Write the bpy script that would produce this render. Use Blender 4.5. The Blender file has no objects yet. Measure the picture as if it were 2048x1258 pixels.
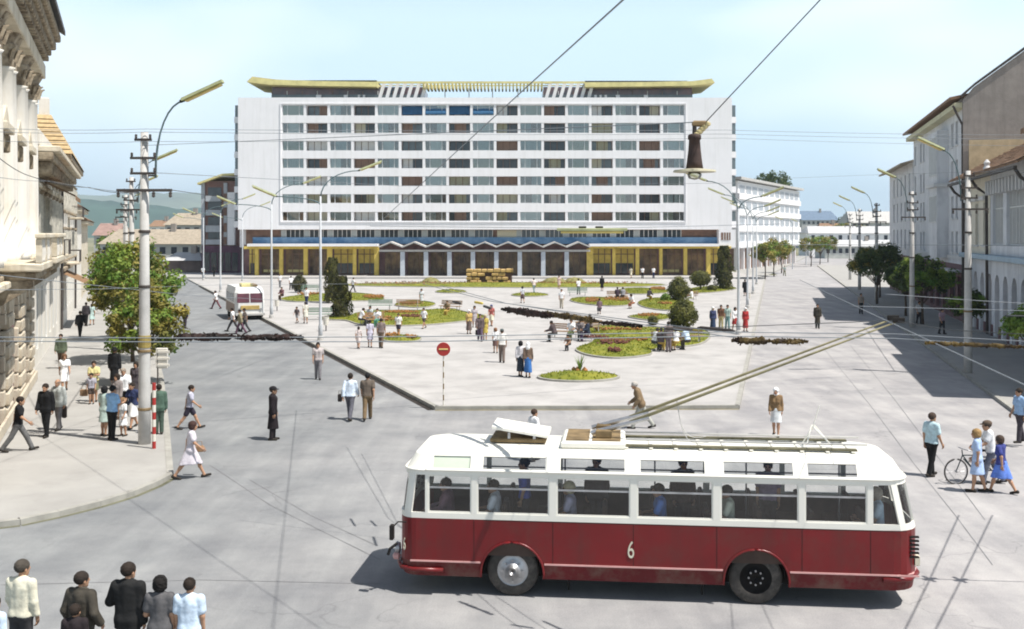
import bpy, math, random
import numpy as np
from mathutils import Vector, Matrix

# ------------------------------------------------------------------ camera, sky, sun, exposure
sc = bpy.context.scene
COL = sc.collection
F_PX, HOR, CAMH = 2100.0, 468.0, 7.0        # focal length and horizon in photo pixels, camera height in metres
cam_data = bpy.data.cameras.new('camera')
cam_data.sensor_width = 36.0
cam_data.lens = 36.0 * F_PX / 2048.0
cam_data.shift_y = -(629.0 - HOR) / 2048.0
cam_data.clip_start = 0.1
cam_data.clip_end = 12000
cam = bpy.data.objects.new('camera', cam_data)
cam.location = (0, 0, CAMH)
cam.rotation_euler = (math.radians(90), 0, 0)
COL.objects.link(cam)
sc.camera = cam

SUN_EL = math.radians(62)
sun_h = Vector((0.90, -0.44)).normalized()
sun_vec = Vector((sun_h.x * math.cos(SUN_EL), sun_h.y * math.cos(SUN_EL), math.sin(SUN_EL)))
world = bpy.data.worlds.new('World')
sc.world = world
world.use_nodes = True
wn, wl = world.node_tree.nodes, world.node_tree.links
wn.clear()
w_out = wn.new('ShaderNodeOutputWorld')
w_bg = wn.new('ShaderNodeBackground')
w_sky = wn.new('ShaderNodeTexSky')
w_sky.sky_type = 'NISHITA'
w_sky.sun_disc = False
w_sky.sun_elevation = SUN_EL
w_sky.sun_rotation = math.atan2(sun_h.x, sun_h.y)
w_sky.air_density = 1.0
w_sky.dust_density = 1.0
w_sky.ozone_density = 1.0
w_bg.inputs['Strength'].default_value = 0.06
# summer haze whitening the sky low all round, dropped higher up to weaken the fill light, and thin drifting cloud
w_tc = wn.new('ShaderNodeTexCoord')
w_sep = wn.new('ShaderNodeSeparateXYZ')
w_hz = wn.new('ShaderNodeMapRange'); w_hz.inputs['From Min'].default_value = 0.2; w_hz.inputs['From Max'].default_value = 0.42
w_hz.inputs['To Min'].default_value = 0.92; w_hz.inputs['To Max'].default_value = 0.0
w_mix = wn.new('ShaderNodeMixRGB'); w_mix.inputs[2].default_value = (10.2, 13.1, 15.2, 1)
wl.new(w_tc.outputs['Generated'], w_sep.inputs[0]); wl.new(w_sep.outputs['Z'], w_hz.inputs['Value'])
wl.new(w_hz.outputs[0], w_mix.inputs[0]); wl.new(w_sky.outputs[0], w_mix.inputs[1])
w_map = wn.new('ShaderNodeMapping'); w_map.inputs['Scale'].default_value = (1.0, 1.0, 2.4); w_map.inputs['Location'].default_value = (1.75, 0.6, 0.35)
w_nz = wn.new('ShaderNodeTexNoise'); w_nz.inputs['Scale'].default_value = 1.6; w_nz.inputs['Detail'].default_value = 3
w_nz.inputs['Roughness'].default_value = 0.6
w_rp = wn.new('ShaderNodeValToRGB')
w_rp.color_ramp.elements[0].position = 0.50; w_rp.color_ramp.elements[0].color = (0, 0, 0, 1)
w_rp.color_ramp.elements[1].position = 0.70; w_rp.color_ramp.elements[1].color = (0.7, 0.7, 0.7, 1)
w_cl = wn.new('ShaderNodeMixRGB'); w_cl.inputs[2].default_value = (16.6, 17.4, 17.9, 1)
wl.new(w_tc.outputs['Generated'], w_map.inputs['Vector'])
wl.new(w_map.outputs[0], w_nz.inputs['Vector'])
wl.new(w_nz.outputs['Fac'], w_rp.inputs['Fac'])
wl.new(w_rp.outputs['Color'], w_cl.inputs[0]); wl.new(w_mix.outputs[0], w_cl.inputs[1])
wl.new(w_cl.outputs[0], w_bg.inputs['Color'])
wl.new(w_bg.outputs[0], w_out.inputs['Surface'])

sun_d = bpy.data.lights.new('sun', 'SUN')
sun_d.energy = 5.0
sun_d.angle = math.radians(0.5)
sun_d.color = (1.0, 0.955, 0.89)
sun = bpy.data.objects.new('sun', sun_d)
sun.rotation_euler = (-sun_vec).to_track_quat('-Z', 'Y').to_euler()
sun.location = (30, -20, 60)
COL.objects.link(sun)

sc.view_settings.view_transform = 'Standard'
sc.view_settings.look = 'None'
sc.view_settings.gamma = 1.0
sc.view_settings.use_curve_mapping = False
sc.view_settings.exposure = 0.47
sc.render.engine = 'CYCLES'
sc.cycles.max_bounces = 6
sc.cycles.transparent_max_bounces = 12
sc.cycles.use_denoising = True
sc.cycles.filter_width = 1.9

random.seed(7)
rng = np.random.default_rng(7)
R = random.uniform

# ------------------------------------------------------------------ pixel helpers (photo pixels -> places on the ground / at a depth)
def G(px, py, z=0.0):
    Y = (CAMH - z) * F_PX / (py - HOR)
    return Vector(((px - 1024.0) / F_PX * Y, Y, z))
def P(px, py, Y):
    return Vector(((px - 1024.0) / F_PX * Y, Y, CAMH - (py - HOR) / F_PX * Y))

# ------------------------------------------------------------------ materials
MATS = {}
def mat(name, col, rough=0.8, var=0.12, scale=3.0, bump=0.0, bscale=None, metal=0.0, spec=0.3, dirt=None, detail=4, col2=None, coat=0, streak=None, bdist=0.03):
    if name in MATS: return MATS[name]
    m = bpy.data.materials.new(name); m.use_nodes = True
    nt = m.node_tree; n, l = nt.nodes, nt.links
    b = n['Principled BSDF']
    b.inputs['Roughness'].default_value = rough
    b.inputs['Metallic'].default_value = metal
    b.inputs['Specular IOR Level'].default_value = spec
    if coat: b.inputs['Coat Weight'].default_value = coat
    tc = n.new('ShaderNodeTexCoord')
    nz = n.new('ShaderNodeTexNoise'); nz.inputs['Scale'].default_value = scale; nz.inputs['Detail'].default_value = detail
    nz.inputs['Roughness'].default_value = 0.62
    l.new(tc.outputs['Object'], nz.inputs['Vector'])
    rp = n.new('ShaderNodeValToRGB')
    lo = [max(0, c * (1 - var)) for c in col]; hi = [min(1, c * (1 + var)) for c in col]
    if col2: hi = list(col2)
    rp.color_ramp.elements[0].position = 0.33; rp.color_ramp.elements[0].color = (*lo, 1)
    rp.color_ramp.elements[1].position = 0.67; rp.color_ramp.elements[1].color = (*hi, 1)
    l.new(nz.outputs['Fac'], rp.inputs['Fac'])
    last = rp.outputs['Color']
    if dirt:
        nz2 = n.new('ShaderNodeTexNoise'); nz2.inputs['Scale'].default_value = dirt[1]; nz2.inputs['Detail'].default_value = 6
        nz2.inputs['Roughness'].default_value = 0.7
        l.new(tc.outputs['Object'], nz2.inputs['Vector'])
        rp2 = n.new('ShaderNodeValToRGB')
        rp2.color_ramp.elements[0].position = dirt[3] if len(dirt) > 3 else 0.5; rp2.color_ramp.elements[0].color = (0, 0, 0, 1)
        rp2.color_ramp.elements[1].position = (dirt[3] if len(dirt) > 3 else 0.5) + 0.2; rp2.color_ramp.elements[1].color = (dirt[2],) * 3 + (1,)
        l.new(nz2.outputs['Fac'], rp2.inputs['Fac'])
        mx = n.new('ShaderNodeMixRGB'); mx.inputs[2].default_value = (*dirt[0], 1)
        l.new(rp2.outputs['Color'], mx.inputs[0]); l.new(last, mx.inputs[1])
        last = mx.outputs[0]
    if streak:          # rain streaks running down the wall: (colour, amount)
        mp = n.new('ShaderNodeMapping'); mp.inputs['Scale'].default_value = (1.6, 1.6, 0.09)
        nz3 = n.new('ShaderNodeTexNoise'); nz3.inputs['Scale'].default_value = 1.0; nz3.inputs['Detail'].default_value = 7; nz3.inputs['Roughness'].default_value = 0.7
        l.new(tc.outputs['Object'], mp.inputs['Vector']); l.new(mp.outputs[0], nz3.inputs['Vector'])
        rp3 = n.new('ShaderNodeValToRGB')
        rp3.color_ramp.elements[0].position = 0.48; rp3.color_ramp.elements[0].color = (0, 0, 0, 1)
        rp3.color_ramp.elements[1].position = 0.74; rp3.color_ramp.elements[1].color = (streak[1],) * 3 + (1,)
        l.new(nz3.outputs['Fac'], rp3.inputs['Fac'])
        mx3 = n.new('ShaderNodeMixRGB'); mx3.inputs[2].default_value = (*streak[0], 1)
        l.new(rp3.outputs['Color'], mx3.inputs[0]); l.new(last, mx3.inputs[1]); last = mx3.outputs[0]
    l.new(last, b.inputs['Base Color'])
    if bump:
        nb = n.new('ShaderNodeTexNoise'); nb.inputs['Scale'].default_value = bscale or scale * 6; nb.inputs['Detail'].default_value = 5
        l.new(tc.outputs['Object'], nb.inputs['Vector'])
        bp = n.new('ShaderNodeBump'); bp.inputs['Strength'].default_value = bump; bp.inputs['Distance'].default_value = bdist
        l.new(nb.outputs['Fac'], bp.inputs['Height']); l.new(bp.outputs[0], b.inputs['Normal'])
    MATS[name] = m
    return m

def glass_mat(name, tint=(0.75, 0.8, 0.8), gloss=0.14):
    if name in MATS: return MATS[name]
    m = bpy.data.materials.new(name); m.use_nodes = True
    n, l = m.node_tree.nodes, m.node_tree.links
    n.clear()
    o = n.new('ShaderNodeOutputMaterial'); t = n.new('ShaderNodeBsdfTransparent'); g = n.new('ShaderNodeBsdfGlossy'); x = n.new('ShaderNodeMixShader')
    nz = n.new('ShaderNodeTexNoise'); nz.inputs['Scale'].default_value = 1.4
    bp = n.new('ShaderNodeBump'); bp.inputs['Strength'].default_value = 0.06; bp.inputs['Distance'].default_value = 0.05
    l.new(nz.outputs['Fac'], bp.inputs['Height']); l.new(bp.outputs[0], g.inputs['Normal'])
    t.inputs['Color'].default_value = (*tint, 1); g.inputs['Roughness'].default_value = 0.03
    fr = n.new('ShaderNodeFresnel'); fr.inputs['IOR'].default_value = 1.5
    ad = n.new('ShaderNodeMath'); ad.operation = 'ADD'; ad.inputs[1].default_value = gloss - 0.04; ad.use_clamp = True
    l.new(fr.outputs[0], ad.inputs[0]); l.new(ad.outputs[0], x.inputs['Fac'])
    l.new(t.outputs[0], x.inputs[1]); l.new(g.outputs[0], x.inputs[2]); l.new(x.outputs[0], o.inputs['Surface'])
    MATS[name] = m
    return m

def leaf_mat(name, a, b_, scale=1.2):
    if name in MATS: return MATS[name]
    m = bpy.data.materials.new(name); m.use_nodes = True
    n, l = m.node_tree.nodes, m.node_tree.links
    p = n['Principled BSDF']
    tc = n.new('ShaderNodeTexCoord'); nz = n.new('ShaderNodeTexNoise'); nz.inputs['Scale'].default_value = scale; nz.inputs['Detail'].default_value = 3
    rp = n.new('ShaderNodeValToRGB')
    rp.color_ramp.elements[0].position = 0.36; rp.color_ramp.elements[0].color = (*a, 1)
    rp.color_ramp.elements[1].position = 0.64; rp.color_ramp.elements[1].color = (*b_, 1)
    l.new(tc.outputs['Object'], nz.inputs['Vector']); l.new(nz.outputs['Fac'], rp.inputs['Fac'])
    l.new(rp.outputs[0], p.inputs['Base Color'])
    p.inputs['Roughness'].default_value = 0.6; p.inputs['Specular IOR Level'].default_value = 0.25
    tr = n.new('ShaderNodeBsdfTranslucent'); l.new(rp.outputs[0], tr.inputs['Color'])
    mx = n.new('ShaderNodeMixShader'); mx.inputs[0].default_value = 0.3
    l.new(p.outputs[0], mx.inputs[1]); l.new(tr.outputs[0], mx.inputs[2]); l.new(mx.outputs[0], n['Material Output'].inputs['Surface'])
    MATS[name] = m
    return m

# ------------------------------------------------------------------ mesh helpers
def tag(o, label=None, cat=None, group=None, kind=None):
    if label: o['label'] = label
    if cat: o['category'] = cat
    if group: o['group'] = group
    if kind: o['kind'] = kind
    return o
def link(name, me, parent=None, loc=None, rot=None):
    o = bpy.data.objects.new(name, me); COL.objects.link(o)
    if parent: o.parent = parent
    if loc is not None: o.location = loc
    if rot is not None: o.rotation_euler = rot
    return o
def empty(name, loc=(0, 0, 0), rz=0.0, label=None, cat=None, group=None):
    o = link(name, None, None, loc, (0, 0, rz)); o.empty_display_size = 0.2
    return tag(o, label, cat, group)
def copy_tree(o, parent=None):
    c = o.copy(); COL.objects.link(c)
    if parent: c.parent = parent
    for ch in list(o.children): copy_tree(ch, c)
    return c

class MB:
    def __init__(s): s.v = []; s.f = []; s.mi = []
    def add(s, vs, fs, m=0):
        k = len(s.v); s.v += [tuple(p) for p in vs]; s.f += [tuple(i + k for i in f) for f in fs]; s.mi += [m] * len(fs); return s
    def box(s, x0, x1, y0, y1, z0, z1, m=0):
        v = [(x0, y0, z0), (x1, y0, z0), (x1, y1, z0), (x0, y1, z0), (x0, y0, z1), (x1, y0, z1), (x1, y1, z1), (x0, y1, z1)]
        return s.add(v, [(0, 3, 2, 1), (4, 5, 6, 7), (0, 1, 5, 4), (1, 2, 6, 5), (2, 3, 7, 6), (3, 0, 4, 7)], m)
    def bevbox(s, x0, x1, y0, y1, z0, z1, b=0.03, m=0):
        vs = []
        for (z, i) in ((z0, b), (z0 + b, 0), (z1 - b, 0), (z1, b)):
            vs += [(x0 + i, y0 + i, z), (x1 - i, y0 + i, z), (x1 - i, y1 - i, z), (x0 + i, y1 - i, z)]
        fs = [(0, 3, 2, 1), (12, 13, 14, 15)]
        for k in range(3):
            for j in range(4):
                a, b2 = k * 4 + j, k * 4 + (j + 1) % 4
                fs.append((a, b2, b2 + 4, a + 4))
        return s.add(vs, fs, m)
    def tube(s, pts, r, n=8, m=0, cap=True):
        pts = [Vector(p) for p in pts]
        rs = r if isinstance(r, (list, tuple)) else [r] * len(pts)
        k = len(s.v); ref = None
        for i, p in enumerate(pts):
            d = (pts[min(i + 1, len(pts) - 1)] - pts[max(i - 1, 0)])
            if d.length < 1e-9: d = Vector((0, 0, 1))
            d.normalize()
            if ref is None:
                ref = Vector((0, 0, 1)) if abs(d.z) < 0.9 else Vector((1, 0, 0))
            u = d.cross(ref); u.normalize(); w = d.cross(u); ref = -w if False else ref
            for j in range(n):
                a = 2 * math.pi * j / n
                s.v.append(tuple(p + (u * math.cos(a) + w * math.sin(a)) * rs[i]))
        for i in range(len(pts) - 1):
            for j in range(n):
                a, b = k + i * n + j, k + i * n + (j + 1) % n
                s.f.append((a, a + n, b + n, b)); s.mi.append(m)
        if cap:
            s.f.append(tuple(k + j for j in range(n))); s.mi.append(m)
            e = k + (len(pts) - 1) * n
            s.f.append(tuple(e + j for j in reversed(range(n)))); s.mi.append(m)
        return s
    def lathe(s, prof, n=16, c=(0, 0, 0), m=0):
        k = len(s.v)
        for (r, z) in prof:
            for j in range(n):
                a = 2 * math.pi * j / n
                s.v.append((c[0] + r * math.cos(a), c[1] + r * math.sin(a), c[2] + z))
        for i in range(len(prof) - 1):
            for j in range(n):
                a, b = k + i * n + j, k + i * n + (j + 1) % n
                s.f.append((a, b, b + n, a + n)); s.mi.append(m)
        s.f.append(tuple(k + j for j in reversed(range(n)))); s.mi.append(m)
        e = k + (len(prof) - 1) * n
        s.f.append(tuple(e + j for j in range(n))); s.mi.append(m)
        return s
    def prism(s, poly, z0, z1, m=0):
        n = len(poly); area = sum(poly[i][0] * poly[(i + 1) % n][1] - poly[(i + 1) % n][0] * poly[i][1] for i in range(n))
        if area < 0: poly = poly[::-1]
        v = [(p[0], p[1], z0) for p in poly] + [(p[0], p[1], z1) for p in poly]
        return s.add(v, [tuple(reversed(range(n))), tuple(range(n, 2 * n))] + [(i, (i + 1) % n, n + (i + 1) % n, n + i) for i in range(n)], m)
    def xz_prism(s, poly, y0, y1, m=0):          # outline in x,z pushed along y
        n = len(poly)
        v = [(p[0], y0, p[1]) for p in poly] + [(p[0], y1, p[1]) for p in poly]
        return s.add(v, [tuple(range(n)), tuple(reversed(range(n, 2 * n)))] + [(i, n + i, n + (i + 1) % n, (i + 1) % n) for i in range(n)], m)
    def mesh(s, name, mats, smooth=False):
        me = bpy.data.meshes.new(name)
        me.from_pydata(s.v, [], s.f)
        for mm in (mats if isinstance(mats, (list, tuple)) else [mats]): me.materials.append(mm)
        if max(s.mi, default=0) > 0: me.polygons.foreach_set('material_index', s.mi)
        if smooth: me.polygons.foreach_set('use_smooth', [True] * len(me.polygons))
        me.update()
        return me
    def build(s, name, mats, parent=None, loc=None, rot=None, smooth=False):
        return link(name, s.mesh(name, mats, smooth), parent, loc, rot)

def np_mesh(name, verts, faces, mats, mi=None, smooth=True):
    """fast mesh from numpy arrays of all-quad or all-tri faces"""
    me = bpy.data.meshes.new(name)
    nv, nf, k = len(verts), len(faces), faces.shape[1]
    me.vertices.add(nv); me.vertices.foreach_set('co', np.asarray(verts, np.float32).ravel())
    me.loops.add(nf * k); me.loops.foreach_set('vertex_index', np.asarray(faces, np.int32).ravel())
    me.polygons.add(nf); me.polygons.foreach_set('loop_start', np.arange(0, nf * k, k, dtype=np.int32))
    me.polygons.foreach_set('use_smooth', np.full(nf, smooth))
    for m in (mats if isinstance(mats, (list, tuple)) else [mats]): me.materials.append(m)
    if mi is not None: me.polygons.foreach_set('material_index', np.asarray(mi, np.int32))
    me.update(calc_edges=True); me.validate()
    return me

def text_mesh(name, body, size, material, extrude=0.004):
    cu = bpy.data.curves.new(name, 'FONT'); cu.body = body; cu.size = size; cu.extrude = extrude
    cu.align_x = 'CENTER'; cu.align_y = 'CENTER'
    t = bpy.data.objects.new(name, cu); COL.objects.link(t)
    dg = bpy.context.evaluated_depsgraph_get()
    me = bpy.data.meshes.new_from_object(t.evaluated_get(dg))
    bpy.data.objects.remove(t); bpy.data.curves.remove(cu)
    me.materials.clear(); me.materials.append(material)
    return me
# ------------------------------------------------------------------ materials of the place
def road_mat():
    m = bpy.data.materials.new('road_asphalt'); m.use_nodes = True
    n, l = m.node_tree.nodes, m.node_tree.links; b = n['Principled BSDF']
    b.inputs['Roughness'].default_value = .88; b.inputs['Specular IOR Level'].default_value = .25
    tc = n.new('ShaderNodeTexCoord')
    def noise(scale, detail=6, rough=.65, map_=None):
        q = n.new('ShaderNodeTexNoise'); q.inputs['Scale'].default_value = scale; q.inputs['Detail'].default_value = detail; q.inputs['Roughness'].default_value = rough
        if map_:
            mp = n.new('ShaderNodeMapping'); mp.inputs['Rotation'].default_value = (0, 0, map_[0]); mp.inputs['Scale'].default_value = map_[1]
            l.new(tc.outputs['Object'], mp.inputs['Vector']); l.new(mp.outputs[0], q.inputs['Vector'])
        else: l.new(tc.outputs['Object'], q.inputs['Vector'])
        return q.outputs['Fac']
    def ramp(x, p0, p1, c0, c1):
        r_ = n.new('ShaderNodeValToRGB'); r_.color_ramp.elements[0].position = p0; r_.color_ramp.elements[1].position = p1
        r_.color_ramp.elements[0].color = (*c0, 1); r_.color_ramp.elements[1].color = (*c1, 1); l.new(x, r_.inputs['Fac']); return r_.outputs['Color']
    def mix(f, a, c, mode='MIX'):
        q = n.new('ShaderNodeMixRGB'); q.blend_type = mode
        for k, v in ((0, f), (1, a), (2, c)):
            if isinstance(v, (int, float)): q.inputs[k].default_value = v
            elif isinstance(v, tuple): q.inputs[k].default_value = (*v, 1)
            else: l.new(v, q.inputs[k])
        return q.outputs[0]
    # older dark asphalt of the left road passing into the pale concrete surface of the right street
    sep = n.new('ShaderNodeSeparateXYZ'); l.new(tc.outputs['Object'], sep.inputs[0])
    ad = n.new('ShaderNodeMath'); ad.operation = 'MULTIPLY_ADD'; ad.inputs[1].default_value = 14.0; l.new(noise(.12, 5), ad.inputs[0]); l.new(sep.outputs['X'], ad.inputs[2])
    mr = n.new('ShaderNodeMapRange'); mr.inputs['From Min'].default_value = -3; mr.inputs['From Max'].default_value = 16; l.new(ad.outputs[0], mr.inputs['Value'])
    base = mix(mr.outputs[0], (.225, .233, .238), (.365, .352, .35))
    mott = ramp(noise(.35, 9, .7), .3, .7, (.70, .71, .73), (1.20, 1.19, 1.16)); c = mix(1.0, base, mott, 'MULTIPLY')
    wear = ramp(noise(.5, 6, .6, (.35, (2.2, .16, 1))), .42, .68, (.86, .86, .87), (1.10, 1.10, 1.09)); c = mix(.8, c, mix(1.0, c, wear, 'MULTIPLY'))
    grit = ramp(noise(38, 3, .6), .3, .7, (.84, .84, .84), (1.14, 1.14, 1.14)); c = mix(1.0, c, grit, 'MULTIPLY')
    stain = ramp(noise(.9, 7, .72), .62, .74, (0, 0, 0), (.55, .55, .55)); c = mix(stain, c, (.125, .125, .13))
    # cracks
    dist = n.new('ShaderNodeTexNoise'); dist.inputs['Scale'].default_value = .8; dist.inputs['Detail'].default_value = 5; l.new(tc.outputs['Object'], dist.inputs['Vector'])
    va = n.new('ShaderNodeVectorMath'); va.operation = 'MULTIPLY_ADD'; va.inputs[1].default_value = (2.2, 2.2, 0); l.new(dist.outputs['Color'], va.inputs[0]); l.new(tc.outputs['Object'], va.inputs[2])
    vo = n.new('ShaderNodeTexVoronoi'); vo.feature = 'DISTANCE_TO_EDGE'; vo.inputs['Scale'].default_value = .22; l.new(va.outputs[0], vo.inputs['Vector'])
    cr = ramp(vo.outputs['Distance'], .0, .006, (.5, .5, .5), (0, 0, 0)); keep = ramp(noise(.2, 3), .45, .6, (0, 0, 0), (1, 1, 1))
    c = mix(mix(1.0, cr, keep, 'MULTIPLY'), c, (.11, .11, .115))
    l.new(c, b.inputs['Base Color'])
    bp = n.new('ShaderNodeBump'); bp.inputs['Strength'].default_value = .3; bp.inputs['Distance'].default_value = .02
    l.new(noise(26, 5), bp.inputs['Height']); l.new(bp.outputs[0], b.inputs['Normal'])
    return m
m_asph = road_mat()
m_plaza = mat('plaza_paving', (0.41, 0.395, 0.38), 0.9, 0.08, 0.3, 0.2, 25, dirt=((0.29, 0.28, 0.27), 0.45, 0.7, 0.46), detail=8)
m_walk = mat('sidewalk_paving', (0.34, 0.33, 0.31), 0.9, 0.08, 0.4, 0.2, 25, dirt=((0.27, 0.26, 0.245), 0.7, 0.6, 0.5))
m_kerb = mat('kerb_stone', (0.32, 0.31, 0.28), 0.85, 0.15, 2.0, 0.2)
m_earth = mat('far_ground', (0.16, 0.17, 0.09), 0.95, 0.3, 0.01, col2=(0.26, 0.24, 0.15))
m_patch = mat('asphalt_patch', (0.20, 0.205, 0.21), 0.92, 0.10, 0.6, 0.2, 30)
m_grass = leaf_mat('lawn_grass', (0.18, 0.21, 0.025), (0.34, 0.33, 0.045), 0.9)
m_blade = leaf_mat('grass_blade', (0.17, 0.22, 0.03), (0.35, 0.36, 0.06), 2.0)
m_flower = mat('orange_flowers', (0.20, 0.13, 0.035), 0.8, 0.4, 2.5, col2=(0.40, 0.17, 0.05))
m_flower2 = mat('dark_red_flowers', (0.13, 0.05, 0.035), 0.8, 0.4, 6.0)
m_white = mat('white_plaster', (0.80, 0.80, 0.80), 0.85, 0.03, 0.5, dirt=((0.66, 0.65, 0.63), 0.35, 0.35, 0.52))
m_soil = mat('dark_soil', (0.06, 0.042, 0.03), 0.95, 0.5, 5.0, 0.6, 20)

KR = 0.25                                  # the right street leaves the square at this slope
def XL(Y): return -1.4 + KR * Y            # left kerb of the right street
def XR(Y): return 9.35 + KR * Y            # right kerb of the right street
def XW(Y): return 14.7 + KR * Y            # house fronts on the right
A_ = G(870, 820); B_ = G(1478, 818)
def XP(Y): return A_.x - 0.392 * (Y - A_.y)    # left edge of the square
KL = -0.37
def XLW(Y): return -4.5 + KL * Y           # house fronts on the left

g = MB().add([(-6000, -300, -0.03), (6000, -300, -0.03), (6000, 9000, -0.03), (-6000, 9000, -0.03)], [(0, 1, 2, 3)]).build('ground', m_earth)
tag(g, kind='structure')

def sheet(name, poly, z, m):
    me = MB().add([(p[0], p[1], z) for p in poly], [tuple(range(len(poly)))]).mesh(name, m)
    if me.polygons[0].normal.z < 0: me.flip_normals()
    return tag(link(name, me), kind='structure')

# one asphalt sheet carries both streets and the turning area
sheet('road', [(-60, -8), (60, -8), (60, 40), (XR(330) + 30, 330), (XL(330) - 8, 330), (45, 178), (-70, 178), (-140, 330), (-160, 330), (-75, 150), (-60, 60)], 0.0, m_asph)

def kerbed(name, poly, h, m_top, closed=True, kw=0.16, kerb_edges=None):
    """raised paving with a kerb strip running round the listed edges"""
    n = len(poly)
    area = sum(poly[i][0] * poly[(i + 1) % n][1] - poly[(i + 1) % n][0] * poly[i][1] for i in range(n))
    if area < 0: poly = poly[::-1]
    b = MB().prism([(p[0], p[1]) for p in poly], -0.02, h)
    o = tag(b.build(name, m_top), kind='structure')
    kb = MB()
    for i in range(n):
        a, c = Vector(poly[i][:2]), Vector(poly[(i + 1) % n][:2])
        if kerb_edges and not kerb_edges(a, c): continue
        d = (c - a).normalized(); nn = Vector((d.y, -d.x))
        q = [a - d * 0.0, c + d * 0.0, c - nn * kw, a - nn * kw]
        q = [a + nn * 0.03, c + nn * 0.03, c - nn * kw, a - nn * kw]
        kb.prism([(p.x, p.y) for p in q], -0.01, h + 0.012)
    if kb.v:
        k = kb.build('kerb', m_kerb, o)
    return o

YB = 161.0
plaza_poly = [(A_.x, A_.y), (B_.x, B_.y), (XL(YB), YB), (XP(YB), YB)]
plaza = kerbed('plaza', plaza_poly, 0.14, m_plaza)
PZ = 0.14
# hotel terrace behind the square
tag(MB().box(-62, XL(164) - 0.6, 161.4, 190, -0.02, 0.34).build('terrace', m_plaza), kind='structure')

# left pavement with its rounded corner
lk = [G(345, 955), G(338, 870), G(326, 759)]
corner = [G(x, y) for x, y in ((-60, 1062), (40, 1050), (120, 1033), (200, 1013), (265, 993), (315, 972))]
left_poly = [(-30, corner[0].y - 0.6)] + [(p.x, p.y) for p in corner] + [(p.x, p.y) for p in lk]
yy = lk[-1].y
for k in range(1, 12):
    Y = yy + k * 9.0
    left_poly.append((lk[-1].x + KL * (Y - yy), Y))
left_poly += [(left_poly[-1][0] - 30, left_poly[-1][1]), (-60, 26)]
lsw = kerbed('sidewalk_left', left_poly, 0.13, m_walk, kerb_edges=lambda a, c: a.x > -58 and c.x > -58 and a.y < 150 and c.y < 150 and not (a.y > 140 and abs(a.x - c.x) > 12) and abs(a.x - c.x) < 12)
# right pavement
rs_poly = [(XR(30), 30), (XR(30) + 16, 30), (XR(230) + 16, 230), (XR(230), 230)]
rsw = kerbed('sidewalk_right', rs_poly, 0.13, m_walk, kerb_edges=lambda a, c: abs((c.x - a.x) / (c.y - a.y + 1e-6) - KR) < 0.02 and min(a.x, c.x) < XR(30) + 3)
# pavement of the far left side of the right street
kerbed('sidewalk_far', [(XL(172), 172), (XL(330) + 12, 330), (XL(330) - 10, 330), (XL(172) - 5, 172)], 0.13, m_walk)

# patched asphalt and worn crossing strips
def blob(cx, cy, rx, ry, rot, n=22, z=0.004, name='asphalt_patch', m=None):
    pts = []
    for i in range(n):
        a = 2 * math.pi * i / n; k = 1 + R(-0.12, 0.12)
        x, y = rx * k * math.cos(a), ry * k * math.sin(a)
        pts.append((cx + x * math.cos(rot) - y * math.sin(rot), cy + x * math.sin(rot) + y * math.cos(rot)))
    return sheet(name, pts, z, m or m_patch)
# tar seams in the road; the right-hand ones are wire shadows laid as strips
m_tar_shadow = mat('tar_seam_wire_shadow', (0.19, 0.19, 0.195), 0.9, 0.25, 0.8)
def seam_shadow(pts, w=0.025):
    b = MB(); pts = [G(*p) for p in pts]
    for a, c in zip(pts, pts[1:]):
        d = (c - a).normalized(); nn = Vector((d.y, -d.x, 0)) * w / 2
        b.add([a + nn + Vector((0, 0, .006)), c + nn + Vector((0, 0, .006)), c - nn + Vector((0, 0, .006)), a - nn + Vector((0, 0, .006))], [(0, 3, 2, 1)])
    return tag(b.build('tar_seam_wire_shadow', m_tar_shadow), kind='structure')
seam_shadow([(420, 930), (540, 1010), (640, 1060), (760, 1120)])
seam_shadow([(500, 960), (620, 1030), (750, 1090)], 0.022)
seam_shadow([(1650, 700), (1740, 810), (1830, 930), (1910, 1030), (1985, 1130)], 0.022)  # shadow of an overhead wire, drawn on the road as a dark strip
seam_shadow([(1700, 690), (1790, 800), (1880, 920), (1970, 1040)], 0.022)  # second wire shadow drawn beside it
seam_shadow([(2, 1170), (400, 1160), (760, 1168)], 0.022)

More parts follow.
